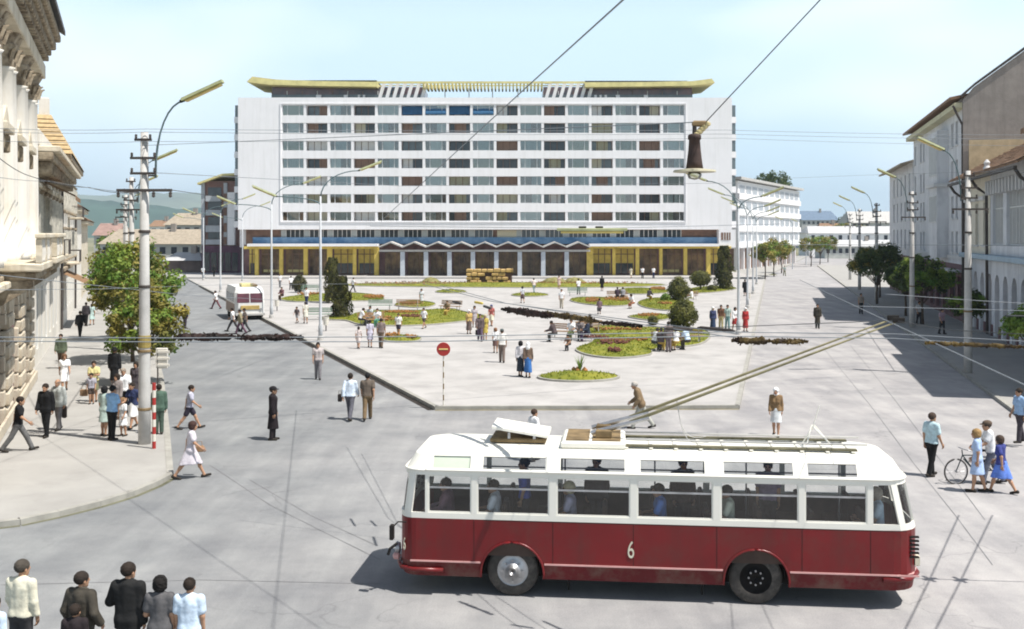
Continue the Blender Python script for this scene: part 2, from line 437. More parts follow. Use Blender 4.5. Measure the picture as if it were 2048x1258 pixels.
# ------------------------------------------------------------------ lawns and flower beds in the square
GRASS_SPOTS = []
def lawn(label, pts, dome=0.12, flowers=(), cat='flower bed'):
    gp = [G(*p, PZ) for p in pts]
    # resample closed smooth outline
    n = len(gp); out = []
    for i in range(n):
        p0, p1, p2, p3 = gp[i - 1], gp[i], gp[(i + 1) % n], gp[(i + 2) % n]
        for k in range(4):
            t = k / 4
            out.append(0.5 * ((2 * p1) + (p2 - p0) * t + (2 * p0 - 5 * p1 + 4 * p2 - p3) * t * t + (3 * p1 - p0 - 3 * p2 + p3) * t ** 3))
    c = sum(out, Vector()) / len(out); N = len(out)
    root = empty('lawn_bed', (c.x, c.y, PZ), 0, label, cat)
    rim = MB(); top = MB()
    rel = [p - c for p in out]
    rim_in = 0.10 / max(0.5, min(6, sum(r.length for r in rel) / N))
    vs = []
    for (s_, z) in ((1, -0.01), (1, 0.09), (1 - rim_in, 0.10), (1 - rim_in, 0.02)):
        vs += [(r.x * s_, r.y * s_, z) for r in rel]
    rim.add(vs, [(k * N + i, k * N + (i + 1) % N, (k + 1) * N + (i + 1) % N, (k + 1) * N + i) for k in range(3) for i in range(N)])
    rim.build('stone_rim', m_kerb, root)
    vs = []; rings = (1 - rim_in, 0.9, 0.7, 0.45, 0.2)
    for s_ in rings:
        vs += [(r.x * s_, r.y * s_, 0.04 + dome * (1 - s_ * s_) + R(-.015, .015)) for r in rel]
    fs = [(k * N + i, k * N + (i + 1) % N, (k + 1) * N + (i + 1) % N, (k + 1) * N + i) for k in range(len(rings) - 1) for i in range(N)]
    fs.append(tuple((len(rings) - 1) * N + i for i in range(N)))
    t = MB().add(vs, fs); me = t.mesh('turf', m_grass, True)
    if sum(p.normal.z for p in me.polygons) < 0: me.flip_normals()
    link('turf', me, root)
    # short blades on the turf
    b = MB(); area = abs(sum(rel[i].x * rel[(i + 1) % N].y - rel[(i + 1) % N].x * rel[i].y for i in range(N))) / 2
    for _ in range(int(min(2600, area * 26))):
        i = random.randrange(N); s_ = math.sqrt(random.random()) * (1 - rim_in); w = random.random()
        r = rel[i] * (1 - w) + rel[(i + 1) % N] * w
        x, y, z = r.x * s_, r.y * s_, 0.03 + dome * (1 - s_ * s_); a = R(0, 6.28); h = R(.05, .13)
        dx, dy = math.cos(a) * .05, math.sin(a) * .05
        b.add([(x - dx, y - dy, z), (x + dx, y + dy, z), (x + R(-.05, .05), y + R(-.05, .05), z + h)], [(0, 1, 2)])
    if b.v: tag(b.build('grass', m_blade, root), kind='stuff')
    for (fx0, fx1, fy0, fy1, dark) in flowers:
        fb = MB()
        q = [G(fx0, fy1, PZ), G(fx1, fy1, PZ), G(fx1, fy0, PZ), G(fx0, fy0, PZ)]
        nn = int(min(260, 40 + abs(q[1].x - q[0].x) * abs(q[2].y - q[1].y) * 22))
        for _ in range(nn):
            a_f, r_f = R(0, 6.283), math.sqrt(random.random()) * R(.82, 1.08)
            u, v = .5 + .5 * r_f * math.cos(a_f), .5 + .5 * r_f * math.sin(a_f)
            p = (q[0] * (1 - u) + q[1] * u) * (1 - v) + (q[3] * (1 - u) + q[2] * u) * v - c
            s_ = R(.04, .10); z = dome * 0.7 + R(.04, .2)
            fb.lathe([(.01, -s_), (s_, 0), (.01, s_ * .8)], 5, (p.x, p.y, z))
        tag(fb.build('flowers', m_flower2 if dark else m_flower, root), kind='stuff')
    return root
def ell(cx, y0, y1, hw, n=12):
    cy = (y0 + y1) / 2
    return [(cx + hw * math.cos(2 * math.pi * i / n), cy + (y1 - y0) / 2 * math.sin(2 * math.pi * i / n)) for i in range(n)]
lawn('round grass bed with a spiky plant in its middle, nearest the trolleybus', ell(1157, 746, 765, 83, 14), 0.25)
lawn('large lobed lawn with dark flower strips between the two groups of benches', [(1151, 702), (1180, 713), (1240, 718), (1300, 711), (1312, 700), (1400, 690), (1422, 668), (1385, 657), (1290, 655), (1200, 652), (1172, 662), (1190, 676), (1176, 690), (1160, 694)], 0.25,
     [(1195, 1262, 690, 697, 1), (1185, 1290, 664, 667, 0), (1160, 1215, 680, 684, 1), (1195, 1300, 687, 690, 0), (1215, 1245, 707, 710, 1)])
lawn('long lawn with orange flowers beside the dark conifer', [(640, 640), (690, 642), (720, 650), (790, 653), (870, 650), (950, 641), (975, 634), (930, 624), (900, 618), (830, 622), (760, 622), (715, 626), (690, 634), (650, 634)], 0.2,
     [(765, 840, 627, 632, 0), (800, 850, 635, 640, 1), (740, 790, 640, 647, 0)])
lawn('small flower bed with orange edging behind the walking family', [(765, 676), (800, 672), (838, 674), (842, 681), (825, 685), (785, 685), (766, 682)], 0.2, [(768, 800, 674, 680, 0), (812, 832, 678, 683, 0)])
lawn('lawn in the far left of the square behind the white bin', [(560, 598), (580, 604), (640, 604), (700, 603), (755, 602), (770, 598), (750, 590), (700, 586), (640, 588), (590, 592)], 0.2, [(725, 768, 594, 600, 0), (595, 640, 590, 593, 0)])
lawn('narrow flower bed with a bench in front, left of the middle', [(790, 612), (830, 616), (862, 614), (870, 607), (835, 602), (800, 605)], 0.2, [(800, 838, 609, 613, 0)])
lawn('thin oval bed at the far end near the stone block', ell(902, 581, 587, 32), 0.25)
lawn('thin oval bed crossed by a walker in front of the stone block', ell(1060, 587, 594, 38), 0.2)
lawn('flower-covered oval lawn in front of the seated woman', [(1140, 602), (1170, 609), (1220, 613), (1258, 611), (1268, 603), (1235, 597), (1190, 595), (1150, 596)], 0.2, [(1170, 1200, 600, 608, 0), (1205, 1262, 598, 606, 0)])
lawn('green lawn round the egg-shaped bush', [(1275, 606), (1290, 616), (1335, 622), (1375, 617), (1388, 606), (1350, 598), (1300, 597)], 0.2, [(1315, 1345, 610, 613, 0)])
lawn('pale green strip of lawn left of the egg-shaped bush', [(1235, 584), (1270, 589), (1330, 587), (1335, 581), (1290, 577), (1245, 578)], 0.2, [(1300, 1332, 578, 583, 0)])
lawn('lawn below the clipped tree and tall conifer by the right street', [(1365, 584), (1400, 587), (1450, 583), (1474, 577), (1440, 573), (1390, 576)], 0.2)
lawn('long border of flowers running along the hotel terrace', [(690, 572), (900, 575), (1100, 576), (1290, 574), (1330, 569), (1200, 566.5), (1000, 566), (800, 566), (700, 568)], 0.25, [(700, 1300, 567, 569, 1), (700, 930, 569, 572, 0), (1050, 1290, 568.5, 571, 0)])
lawn('small bed of bushes behind the benches on the right', [(1255, 634), (1300, 642), (1335, 640), (1340, 632), (1300, 628)], 0.15, [(1275, 1320, 632, 637, 0)])

# dark strips along the foot of the kerbs
m_kerb_strip = mat('dark_kerb_strip', (0.032, 0.026, 0.022), 0.9, 0.3, 1.5)
def edge_strip(pts, w, m=None):
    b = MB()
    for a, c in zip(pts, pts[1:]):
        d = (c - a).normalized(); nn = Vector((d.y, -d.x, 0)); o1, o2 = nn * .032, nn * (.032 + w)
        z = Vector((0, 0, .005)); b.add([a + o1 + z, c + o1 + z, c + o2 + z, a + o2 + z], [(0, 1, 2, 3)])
    me = b.mesh('edge_strip', m or m_kerb_strip)
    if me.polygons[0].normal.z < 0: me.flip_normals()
    return tag(link('edge_strip', me), kind='structure')
pA = [Vector((A_.x, A_.y, 0)), Vector((XP(70), 70, 0)), Vector((XP(100), 100, 0)), Vector((XP(140), 140, 0))]
edge_strip(pA[::-1], .26)
edge_strip([Vector((A_.x, A_.y, 0)), Vector((B_.x, B_.y, 0))], .14, mat('ochre_kerb_strip', (0.22, 0.19, 0.11), .9, .3, 1.5))
edge_strip([Vector((p.x, p.y, 0)) for p in corner + [G(345, 955)]], .13, mat('olive_kerb_strip', (0.13, 0.13, 0.085), .9, .3, 1.5))

# ------------------------------------------------------------------ the hotel
HY = 169.0
def HX(px, Y=HY): return (px - 1024.0) / F_PX * Y
def HZ(py, Y=HY): return CAMH - (py - HOR) / F_PX * Y
m_hw = mat('hotel_white_render', (0.80, 0.79, 0.80), 0.8, 0.025, 0.3, dirt=((0.70, 0.70, 0.71), 0.18, 0.4, 0.52), streak=((0.60, 0.59, 0.57), 0.45))
m_hin = mat('loggia_wall', (0.30, 0.20, 0.14), 0.9, 0.12, 0.4)
m_hglass = mat('window_glass_dark', (0.035, 0.045, 0.05), 0.08, 0.3, 0.5, spec=0.6)
m_hglass2 = mat('window_glass_teal', (0.12, 0.15, 0.16), 0.08, 0.2, 0.5, spec=0.6)
m_curt = [mat('curtain_white', (0.74, 0.75, 0.73), 0.9, 0.1, 8), mat('curtain_cream', (0.58, 0.55, 0.42), 0.9, 0.1, 8), mat('curtain_grey', (0.42, 0.46, 0.46), 0.9, 0.1, 8), mat('curtain_brown', (0.30, 0.20, 0.15), 0.9, 0.2, 8), mat('curtain_green', (0.42, 0.41, 0.29), 0.9, 0.2, 8)]
m_awn = mat('blue_awning', (0.03, 0.11, 0.22), 0.8, 0.15, 2)
m_frame = mat('window_frame_white', (0.66, 0.67, 0.66), 0.6, 0.05, 2)
m_ochre = mat('ochre_render', (0.62, 0.47, 0.11), 0.8, 0.15, 1.2)
m_blue = mat('blue_mosaic', (0.07, 0.22, 0.44), 0.6, 0.3, 0.6, col2=(0.22, 0.36, 0.52), detail=8)
m_plum = mat('dark_plum_stone', (0.17, 0.095, 0.095), 0.6, 0.3, 1.0)
m_canopy = mat('grey_concrete', (0.45, 0.44, 0.42), 0.85, 0.1, 1.5)
m_roofy = mat('yellow_roof_fascia', (0.66, 0.59, 0.27), 0.7, 0.15, 0.8)
m_roofd = mat('roof_felt', (0.08, 0.09, 0.10), 0.9, 0.2, 1)
m_pillar = mat('pale_pillar', (0.46, 0.50, 0.55), 0.7, 0.1, 1)
m_brownpan = mat('brown_panelling', (0.20, 0.12, 0.085), 0.7, 0.25, 0.9)

hotel = empty('hotel', (0, HY, 0), 0, 'long white seven-row slab hotel with yellow winged roof at the end of the square', 'building')
def hb(name, m, *boxes, parent=None, bev=0):
    b = MB()
    for q in boxes: (b.bevbox(*q, bev) if bev else b.box(*q))
    return b.build(name, m, parent or hotel)
X0, X1 = HX(476), HX(1464)
ZT, ZB = HZ(195), HZ(459)
D = 15.0
wx0, wpitch = HX(562), (HX(1371) - HX(562)) / 17
WX1 = wx0 + 17 * wpitch
REC = 1.7
rows = [(HZ(210 + 35.65 * i), HZ(231 + 35.1 * i)) for i in range(7)]
# solid core behind the loggias, white end panels and bands
hb('core', m_hin, (X0 + 0.2, X1 - 0.2, REC, D, ZB + 0.02, ZT - 0.6))
hb('end_panel', m_hw, (X0, wx0, 0, REC + 0.5, ZB, ZT))
hb('end_panel', m_hw, (WX1, X1, 0, REC + 0.5, ZB, ZT))
hb('side_wall', m_hw, (X0 - 0.01, X0 + 0.2, REC + 0.5, D, ZB, ZT))
hb('side_wall', m_hw, (X1 - 0.2, X1 + 0.01, REC + 0.5, D, ZB, ZT))
edges = [(ZT, rows[0][0])] + [(rows[i][1], rows[i + 1][0]) for i in range(6)] + [(rows[6][1], ZB)]
for (za, zb) in edges:
    hb('spandrel_band', m_hw, (wx0, WX1, 0.0, 0.16, zb, za))
    hb('balcony_slab', m_hw, (wx0, WX1, 0.16, REC, zb, zb + 0.22))
# thin shadow-gap frame round the window field
fr = MB()
for q in ((wx0 - 0.12, wx0, -0.12, 0.0, HZ(443), HZ(208)), (WX1, WX1 + 0.12, -0.12, 0.0, HZ(443), HZ(208)), (wx0 - 0.12, WX1 + 0.12, -0.12, -0.003, HZ(208), HZ(206.5)), (wx0 - 0.12, WX1 + 0.12, -0.12, -0.003, HZ(444.5), HZ(443))): fr.box(*q)
fr.build('window_field_frame', m_hw, hotel)
pw = 0.40
for i in range(18):
    xc = wx0 + i * wpitch
    for (za, zb) in rows:
        me = MATS.get('_pier')
        hb('pier', m_hw, (max(xc - pw / 2, wx0), min(xc + pw / 2, WX1), 0.03, REC, zb, za))
# windows: odd bays glazed near the front with curtains, even bays deep loggias with brown doors
cw = wpitch - pw
ch = rows[0][0] - rows[0][1]
def quadpane(x0, x1, z0, z1, y, m, name, parent, th=0.03):
    return MB().box(x0, x1, y, y + th, z0, z1).build(name, m, parent)
me_frame = MB()
for (a, b_) in ((0, .06), (cw * .22, cw * .22 + .07), (cw * .78, cw * .78 + .07), (cw - .06, cw)): me_frame.box(a, b_, 0.0, 0.10, 0, ch)
me_frame.box(0.06, cw - .06, 0.003, 0.097, 0, 0.07).box(0.06, cw - .06, 0.003, 0.097, ch - .07, ch)
me_frame = me_frame.mesh('window_frame', m_frame)
me_doorf = MB()
for a in (0, cw * .30, cw * .62, cw - .08): me_doorf.box(a, a + .08, 0.0, 0.08, 0, ch)
me_doorf = me_doorf.mesh('door_frame', m_brownpan)
def wavy(x0, x1, z0, z1, m):
    b = MB(); n = max(4, int((x1 - x0) / .12)); v = []
    for i in range(n + 1):
        x = x0 + (x1 - x0) * i / n; y = 0.03 * math.sin(i * 2.1)
        v += [(x, y, z0), (x, y, z1)]
    b.add(v, [(2 * i, 2 * i + 2, 2 * i + 3, 2 * i + 1) for i in range(n)])
    return b.mesh('curtain', m, True)
CURT = {}
for mi, mm in enumerate(m_curt):
    CURT[('full', mi)] = wavy(cw * .03, cw * .97, 0.05, ch - .05, mm)
    CURT[('mid', mi)] = wavy(cw * .25, cw * .80, 0.05, ch - .05, mm)
    CURT[('left', mi)] = wavy(cw * .04, cw * .5, 0.05, ch - .05, mm)
    CURT[('right', mi)] = wavy(cw * .55, cw * .97, 0.05, ch - .05, mm)
me_pane_t = MB().box(0, cw, 0.12, 0.15, 0, ch).mesh('pane', glass_mat('hotel_pane', (0.84, 0.88, 0.87), 0.12))
me_pane_d = MB().box(0, cw, 0.1, 0.13, 0, ch).mesh('pane', m_hglass)
me_pane_b = MB().box(0, cw, 0.1, 0.13, 0, ch).mesh('pane', m_hglass2)
me_back = MB().box(0, cw, 0.75, 0.8, 0, ch).mesh('room_back', m_hin)
me_awn = MB().add([(0.05, 0.35, ch * .98), (cw - .05, 0.35, ch * .98), (cw - .05, -0.25, ch * .28), (0.05, -0.25, ch * .28), (0.05, -.25, ch * .12), (cw - .05, -.25, ch * .12)], [(0, 3, 2, 1), (3, 4, 5, 2)]).mesh('awning', m_awn)
random.seed(21)
for r_, (za, zb) in enumerate(rows):
    for c_ in range(17):
        x = wx0 + c_ * wpitch + pw / 2
        if c_ % 2 == 0:
            y = 0.20
            w = link('window', me_frame, hotel, (x, y, zb))
            link('pane', me_pane_t, w)
            k = random.choice(('full', 'full', 'mid', 'mid', 'left', 'right'))
            link('curtain', CURT[(k, random.choice((0, 0, 0, 1, 2, 2, 4)))], w, (0, 0.22, 0))
            if random.random() < 0.45: link('curtain', CURT[(random.choice(('left', 'right')), random.choice((0, 2, 3)))], w, (0, 0.28, 0))
            link('room_back', me_back, w)
        else:
            y = REC - 0.25
            w = link('loggia_door', me_doorf, hotel, (x, y, zb))
            link('pane', random.choice((me_pane_d, me_pane_d, me_pane_b)), w)
            if random.random() < 0.75:
                link('curtain', CURT[(random.choice(('left', 'right', 'mid', 'full')), random.choice((0, 3, 3, 3, 1, 4)))], w, (0, 0.06, 0))
        if r_ == 0 and c_ in (5, 6, 7, 8):
            link('awning', me_awn, w, (0, -(y - 0.3) * 0.6, 0))
# side balconies that stand out past both ends
for sx, xe in ((-1, X0), (1, X1)):
    for i in range(7):
        za, zb = rows[i]
        bx = sorted((xe + sx * 0.02, xe + sx * 1.0))
        bal = hb('side_balcony', m_hw, (bx[0], bx[1], 1.5, 6.0, zb - 1.05, zb - 0.05))
        bl = sorted((xe + sx * 0.02, xe + sx * 0.9))
        MB().box(bl[0], bl[1], 1.6, 5.9, zb - .045, za + .15).build('glazing', m_hglass2, bal)
# recessed first floor: panes between pale mullions
FY = 1.9
z1t, z1b = ZB, HZ(478)
hb('first_floor_wall', m_brownpan, (X0 + 0.8, X1 - 0.8, FY, D, HZ(490) - 0.1, ZB + 0.02))
hb('soffit', m_hin, (X0 + .8, X1 - .8, 0.17, FY, ZB - .05, ZB + .02))
for i in range(17):
    x = wx0 + i * wpitch
    if i in (9,):
        hb('first_floor_panel', m_curt[1], (x + .3, x + wpitch - .3, FY - .10, FY - .003, z1b, z1t - .1)); continue
    w = hb('first_floor_window', m_hglass, (x + .45, x + wpitch - .45, FY - .10, FY - .003, z1b + .1, z1t - .08))
    for k in range(5):
        xm = x + .45 + (wpitch - .9) * k / 4
        MB().box(xm - .05, xm + .05, FY - .17, FY - .103, z1b + .1, z1t - .08).build('mullion', m_frame, w)
    hb('pale_panel', m_curt[2], (x - .38, x + .38, FY - .12, FY - .003, z1b, z1t - .08))
hb('blue_band', m_blue, (HX(501), HX(1440), FY - 0.45, FY - 0.13, HZ(488), HZ(474.5)))
hb('canopy_edge', m_hw, (HX(499), HX(757), -1.6, FY - .13, HZ(492.5), HZ(487.5)))
hb('canopy_edge', m_hw, (HX(1178), HX(1436), -1.6, FY - .13, HZ(492.5), HZ(487.5)))
hb('corner_block', m_hw, (HX(1438), X1 + .6, -0.02, D, HZ(495), ZB - .01))
cbw = hb('corner_window', m_brownpan, (HX(1442), HX(1461), -.07, -.023, HZ(480), HZ(465)))
for k in range(1, 4): MB().box(HX(1442 + 5 * k) - .05, HX(1442 + 5 * k) + .05, -.12, -.072, HZ(480), HZ(465)).build('mullion', m_frame, cbw)
hb('corner_block', m_hw, (X0 - .5, HX(489), 3.0, D, HZ(495), ZB - .01))
# ground floor: ochre lintel and pilasters, dark shop glass
GY = 2.3
hb('ground_wall', m_plum, (X0 + .4, X1 + .3, GY, D, 0.3, HZ(490)))
hb('ochre_lintel', m_ochre, (HX(488), HX(757), -.2, 0.5, HZ(498), HZ(492.7)))
hb('ochre_lintel', m_ochre, (HX(1178), HX(1462), -.2, 0.5, HZ(497), HZ(492.7)))
gb = HZ(548)
for px, w in ((513, 7), (562, 7), (611, 8), (659, 10), (709, 7), (753, 9), (1180, 13), (1228, 6), (1275, 7), (1322, 6), (1371, 7), (1417, 8)):
    hb('ochre_pilaster', m_ochre, (HX(px - w / 2), HX(px + w / 2), 0, .6, gb - .3, HZ(497.3)))
m_shopg = mat('shop_glass', (0.10, 0.068, 0.055), .2, .5, .5, spec=.4, col2=(.30, .20, .10))
shop = [(492, 509), (517, 558), (566, 607), (615, 653), (664, 705), (713, 748), (1187, 1224), (1232, 1271), (1279, 1318), (1326, 1367), (1375, 1412), (1422, 1452)]
for i, (a, b_) in enumerate(shop):
    yl = i in (0, 4, 5, 6, 7, 11)
    w = hb('shop_window', m_ochre if yl else m_shopg, (HX(a), HX(b_), GY - .12, GY - .003, gb, HZ(498)))
    n = 3
    for k in range(1, n):
        xm = HX(a + (b_ - a) * k / n)
        MB().box(xm - .06, xm + .06, GY - .2, GY - .123, gb, HZ(498)).build('mullion', m_brownpan, w)
    if yl: MB().box(HX(a + 2), HX(b_ - 2), GY - .18, GY - .124, gb, HZ(527)).build('pane', m_hglass, w)
    elif i in (1, 2, 9): MB().box(HX(a + 4), HX(b_ - 5), GY - .18, GY - .124, HZ(545), HZ(540)).build('display_shelf', m_roofy, w)
    MB().box(HX(a), HX(b_), GY - .19, GY - .125, HZ(509.5), HZ(508)).build('transom', m_brownpan, w)
hb('plinth', m_plum, (X0 - .3, X1 + .3, -0.4, GY, 0.3, gb - .3))
# folded canopy over the entrance
zp = HX(762); zw = (HX(1178) - HX(762)) / 9
for i in range(9):
    a = zp + i * zw; th = .22; zl, zh = HZ(492), HZ(482.5)
    MB().xz_prism([(a, zl - th), (a + zw / 2, zh - th), (a + zw, zl - th), (a + zw, zl), (a + zw / 2, zh), (a, zl)], -3.2, FY - .14).build('canopy_fold', m_canopy, hotel)
for i in range(8):
    xc = zp + (i + 1) * zw
    hb('entrance_pillar', m_pillar, (xc - .34, xc + .34, -2.6, -1.9, .3, HZ(503)), bev=.04)
hb('canopy_beam', m_canopy, (zp, zp + 9 * zw, -2.45, -2.05, HZ(503) + .002, HZ(499)))
for i in range(9):
    x = zp + i * zw + .4
    d = hb('entrance_glazing', m_shopg, (x, x + zw - .8, GY - .12, GY - .003, .5, HZ(505)))
    for k in (0.33, 0.66): MB().box(x + (zw - .8) * k - .05, x + (zw - .8) * k + .05, GY - .18, GY - .123, .5, HZ(505)).build('mullion', m_brownpan, d)
# rooftop storey, yellow wings, pergola and louvres
RY = 2.2
pent = mat('penthouse_glazing', (0.09, 0.12, 0.16), 0.2, 0.5, 0.35, col2=(0.20, 0.11, 0.11), spec=0.5)
def rx(px): return HX(px, HY + RY)
def rz(py): return HZ(py, HY + RY)
hb('roof_deck', m_roofd, (X0 + .2, X1 - .2, .5, D, ZT - .6, ZT - .25))
for a, b_ in ((544, 847), (1087, 1384)):
    w = hb('penthouse', pent, (rx(a), rx(b_), RY, RY + 9, ZT - .25, rz(174)))
    n = 10
    for k in range(n + 1):
        xm = rx(a) + (rx(b_) - rx(a)) * k / n
        MB().box(xm - .06, xm + .06, RY - .08, RY - .003, ZT - .25, rz(182)).build('mullion', m_frame if k % 2 else m_brownpan, w)
    MB().box(rx(a), rx(b_), RY - .35, RY - .30, ZT - .2, rz(190)).build('railing', m_hglass2, w)
def wing(pts, name):
    return MB().xz_prism([(rx(a), rz(b_)) for a, b_ in pts], RY - 2.5, RY + 10).build(name, [m_roofy], hotel)
wing([(501, 168), (545, 173.5), (640, 176), (757, 177.5), (757, 168), (640, 166.5), (560, 163.5), (512, 157.5)], 'roof_wing')
wing([(1168, 178), (1290, 177), (1380, 175.5), (1424, 170), (1418, 161.5), (1380, 166.5), (1290, 168.3), (1168, 168.8)], 'roof_wing')
hb('roof_covering', m_roofd, (rx(570), rx(757), RY - 2.3, RY + 9.8, rz(166), rz(164.6)))
hb('roof_covering', m_roofd, (rx(1168), rx(1370), RY - 2.3, RY + 9.8, rz(167), rz(165.6)))
hb('pergola_beam', m_roofy, (rx(757), rx(1168), RY - 2.5, RY - 2.2, rz(171), rz(167)))
hb('pergola_beam', m_roofy, (rx(757), rx(1168), RY + 1.6, RY + 1.9, rz(169), rz(167.2)))
pf = MB()
for k in range(34):
    xm = rx(849 + k * 7.1)
    MB().box(xm - .12, xm + .12, RY - 2.19, RY + 1.6, rz(181), rz(169.2)).build('pergola_slat', m_roofy, hotel)
for px in (890, 938, 985, 1036): hb('pergola_post', m_canopy, (rx(px) - .07, rx(px) + .07, RY, RY + .14, ZT - .25, rz(176.5)))
for base in (757, 1092):
    for k in range(7):
        a = base + k * 14 - (0 if base < 1000 else 4)
        z0_, z1_ = ZT - .2, rz(169.5); t = .42
        MB().xz_prism([(rx(a), z0_), (rx(a) + t * 1.3, z0_), (rx(a + 9) + t * 1.3, z1_), (rx(a + 9), z1_)], RY - 1.2, RY - .9).build('slanted_louvre', m_hw, hotel)
for px in (624, 842, 1096, 1307): hb('roof_vent', m_canopy, (rx(px) - .45, rx(px) + .45, RY + 1, RY + 2, rz(164.5), rz(161)))
for px, w in ((640, 10), (694, 8), (720, 4), (730, 4), (1190, 5), (1200, 4), (1210, 5), (1234, 8), (1290, 8)):
    hb('roof_terrace_item', m_hw, (rx(px) - w / 25, rx(px) + w / 25, .9, 1.3, ZT - .25, ZT + .55))

# ------------------------------------------------------------------ brown wing left of the hotel
m_abrown = mat('brown_render', (0.20, 0.115, 0.095), 0.85, 0.15, 0.6)
m_agrey = mat('grey_balcony', (0.40, 0.42, 0.44), 0.85, 0.1, 1)
AY = 181.0
def ax(px): return (px - 1024.0) / F_PX * AY
def az(py): return CAMH - (py - HOR) / F_PX * AY
ann = empty('apartment_wing', (0, AY, 0), 0, 'brown five-storey block with grey balconies left of the white hotel', 'building')
def ab(name, m, q, parent=None): return MB().box(*q).build(name, m, parent or ann)
ab('wall', m_abrown, (ax(404), ax(482), 0, 14, 0.2, az(362)))
ab('edge_pier', m_agrey, (ax(403), ax(410), -.25, -.003, az(490), az(366)))
ab('edge_pier', m_agrey, (ax(448), ax(455), -.25, -.003, az(490), az(366)))
rf = MB().add([(ax(398), -1, az(370)), (ax(447), -1, az(352)), (ax(486), -1, az(350)), (ax(398), 15, az(370)), (ax(447), 15, az(352)), (ax(486), 15, az(350)),
               (ax(398), -1, az(366)), (ax(447), -1, az(348)), (ax(486), -1, az(346)), (ax(398), 15, az(366)), (ax(447), 15, az(348)), (ax(486), 15, az(346))],
              [(0, 3, 4, 1), (1, 4, 5, 2), (6, 7, 10, 9), (7, 8, 11, 10), (0, 1, 7, 6), (1, 2, 8, 7), (2, 5, 11, 8), (0, 6, 9, 3), (3, 9, 10, 4), (4, 10, 11, 5)]).build('roof', m_roofy, ann)
for k, (t, b_) in enumerate(((387, 403), (415, 431), (446, 464), (474, 489))):
    bal = ab('balcony', m_agrey, (ax(414), ax(444), -.9, -.003, az(b_), az(t + 5)))
    ab('window', m_hglass, (ax(416), ax(443), -.06, -.004, az(t + 4), az(t - 12)))
    ab('window', m_brownpan, (ax(448.5), ax(454.5), -.32, -.253, az(b_), az(t)))
ab('white_fin', m_hw, (ax(458), ax(472), -1.0, -.003, az(490), az(385)))
ab('ground_storey', mat('plum_shopfront', (0.10, 0.04, 0.07), 0.5, 0.4, .6), (ax(405), ax(482), -.5, -.003, 0.2, az(492)))
for k in range(5): ab('shop_window', m_hglass, (ax(410 + k * 14), ax(421 + k * 14), -.57, -.503, .6, az(505)))

# ------------------------------------------------------------------ white apartment building along the right street beyond the hotel
wb = empty('apartment_block', (43, 200, 0), math.atan2(52, 26), 'bright white four-storey block with strip windows beyond the hotel on the right street', 'building')
WL = math.hypot(26, 52)
def wbx(name, m, q, parent=None): return MB().box(*q).build(name, m, parent or wb)
wbx('wall', m_hw, (0, WL, 0.02, 12, 4.2, 17.2))
wbx('ground_storey', m_brownpan, (0.3, WL - .3, .8, 11.8, .1, 4.2))
wbx('roof', m_canopy, (-.8, WL + .8, -.9, 13, 17.4, 17.9))
for k in range(12): wbx('ground_pillar', m_hw, (k * WL / 12 + .2, k * WL / 12 + .8, .1, .79, .1, 4.2))
m_pw = mat('pale_window', (0.30, 0.34, 0.38), 0.3, 0.2, 1)
for f in range(4):
    z = 5.6 + f * 3.1
    for k in range(11):
        u0 = 1.5 + k * (WL - 2) / 11
        w = wbx('window', m_pw, (u0, u0 + 3.6, -.05, .015, z, z + 1.5))
        for j in range(4): MB().box(u0 + .05 + j * 1.12, u0 + .2 + j * 1.12, -.10, -.053, z, z + 1.5).build('mullion', m_hw, w)
    wbx('band', m_hw, (0, WL, -.35, .015, z - 1.2, z - .1))
# ------------------------------------------------------------------ houses on the right side
m_r2 = mat('pale_blue_grey_render', (0.64, 0.65, 0.67), 0.9, 0.06, 0.4, streak=((.33, .33, .35), .6), dirt=((0.40, 0.41, 0.44), 0.5, 0.6, 0.5))
m_gable = mat('bare_brick_gable', (0.30, 0.27, 0.245), 0.95, 0.12, 1.2, 0.3, 8, streak=((.15, .14, .13), .6), dirt=((0.38, 0.34, 0.30), 0.4, 0.6, 0.55))
m_ybrick = mat('yellow_brick', (0.52, 0.42, 0.27), 0.95, 0.15, 1.5, 0.3, 8)
m_tile = mat('brown_roof_tile', (0.24, 0.15, 0.095), 0.9, 0.25, 2.0, 0.3)
m_tiley = mat('tan_roof_tile', (0.33, 0.28, 0.215), 0.9, 0.2, 1.5, 0.3)
m_shut = mat('window_dark_blue', (0.028, 0.032, 0.045), 0.35, 0.3, 1, spec=0.25)
m_trim = mat('stone_trim', (0.58, 0.58, 0.58), 0.85, 0.06, 1)
m_pipe = mat('drain_pipe', (0.06, 0.05, 0.045), 0.6, 0.2, 2)
m_shop = mat('shop_brown', (0.15, 0.085, 0.09), 0.7, 0.25, 0.8)

def frame_right(Y0):
    """an Empty whose local +x runs up the street along the house fronts, local -y... faces the street"""
    return (XW(Y0), Y0, 0.0), math.atan2(1.0, KR)
UR = math.hypot(1, KR)
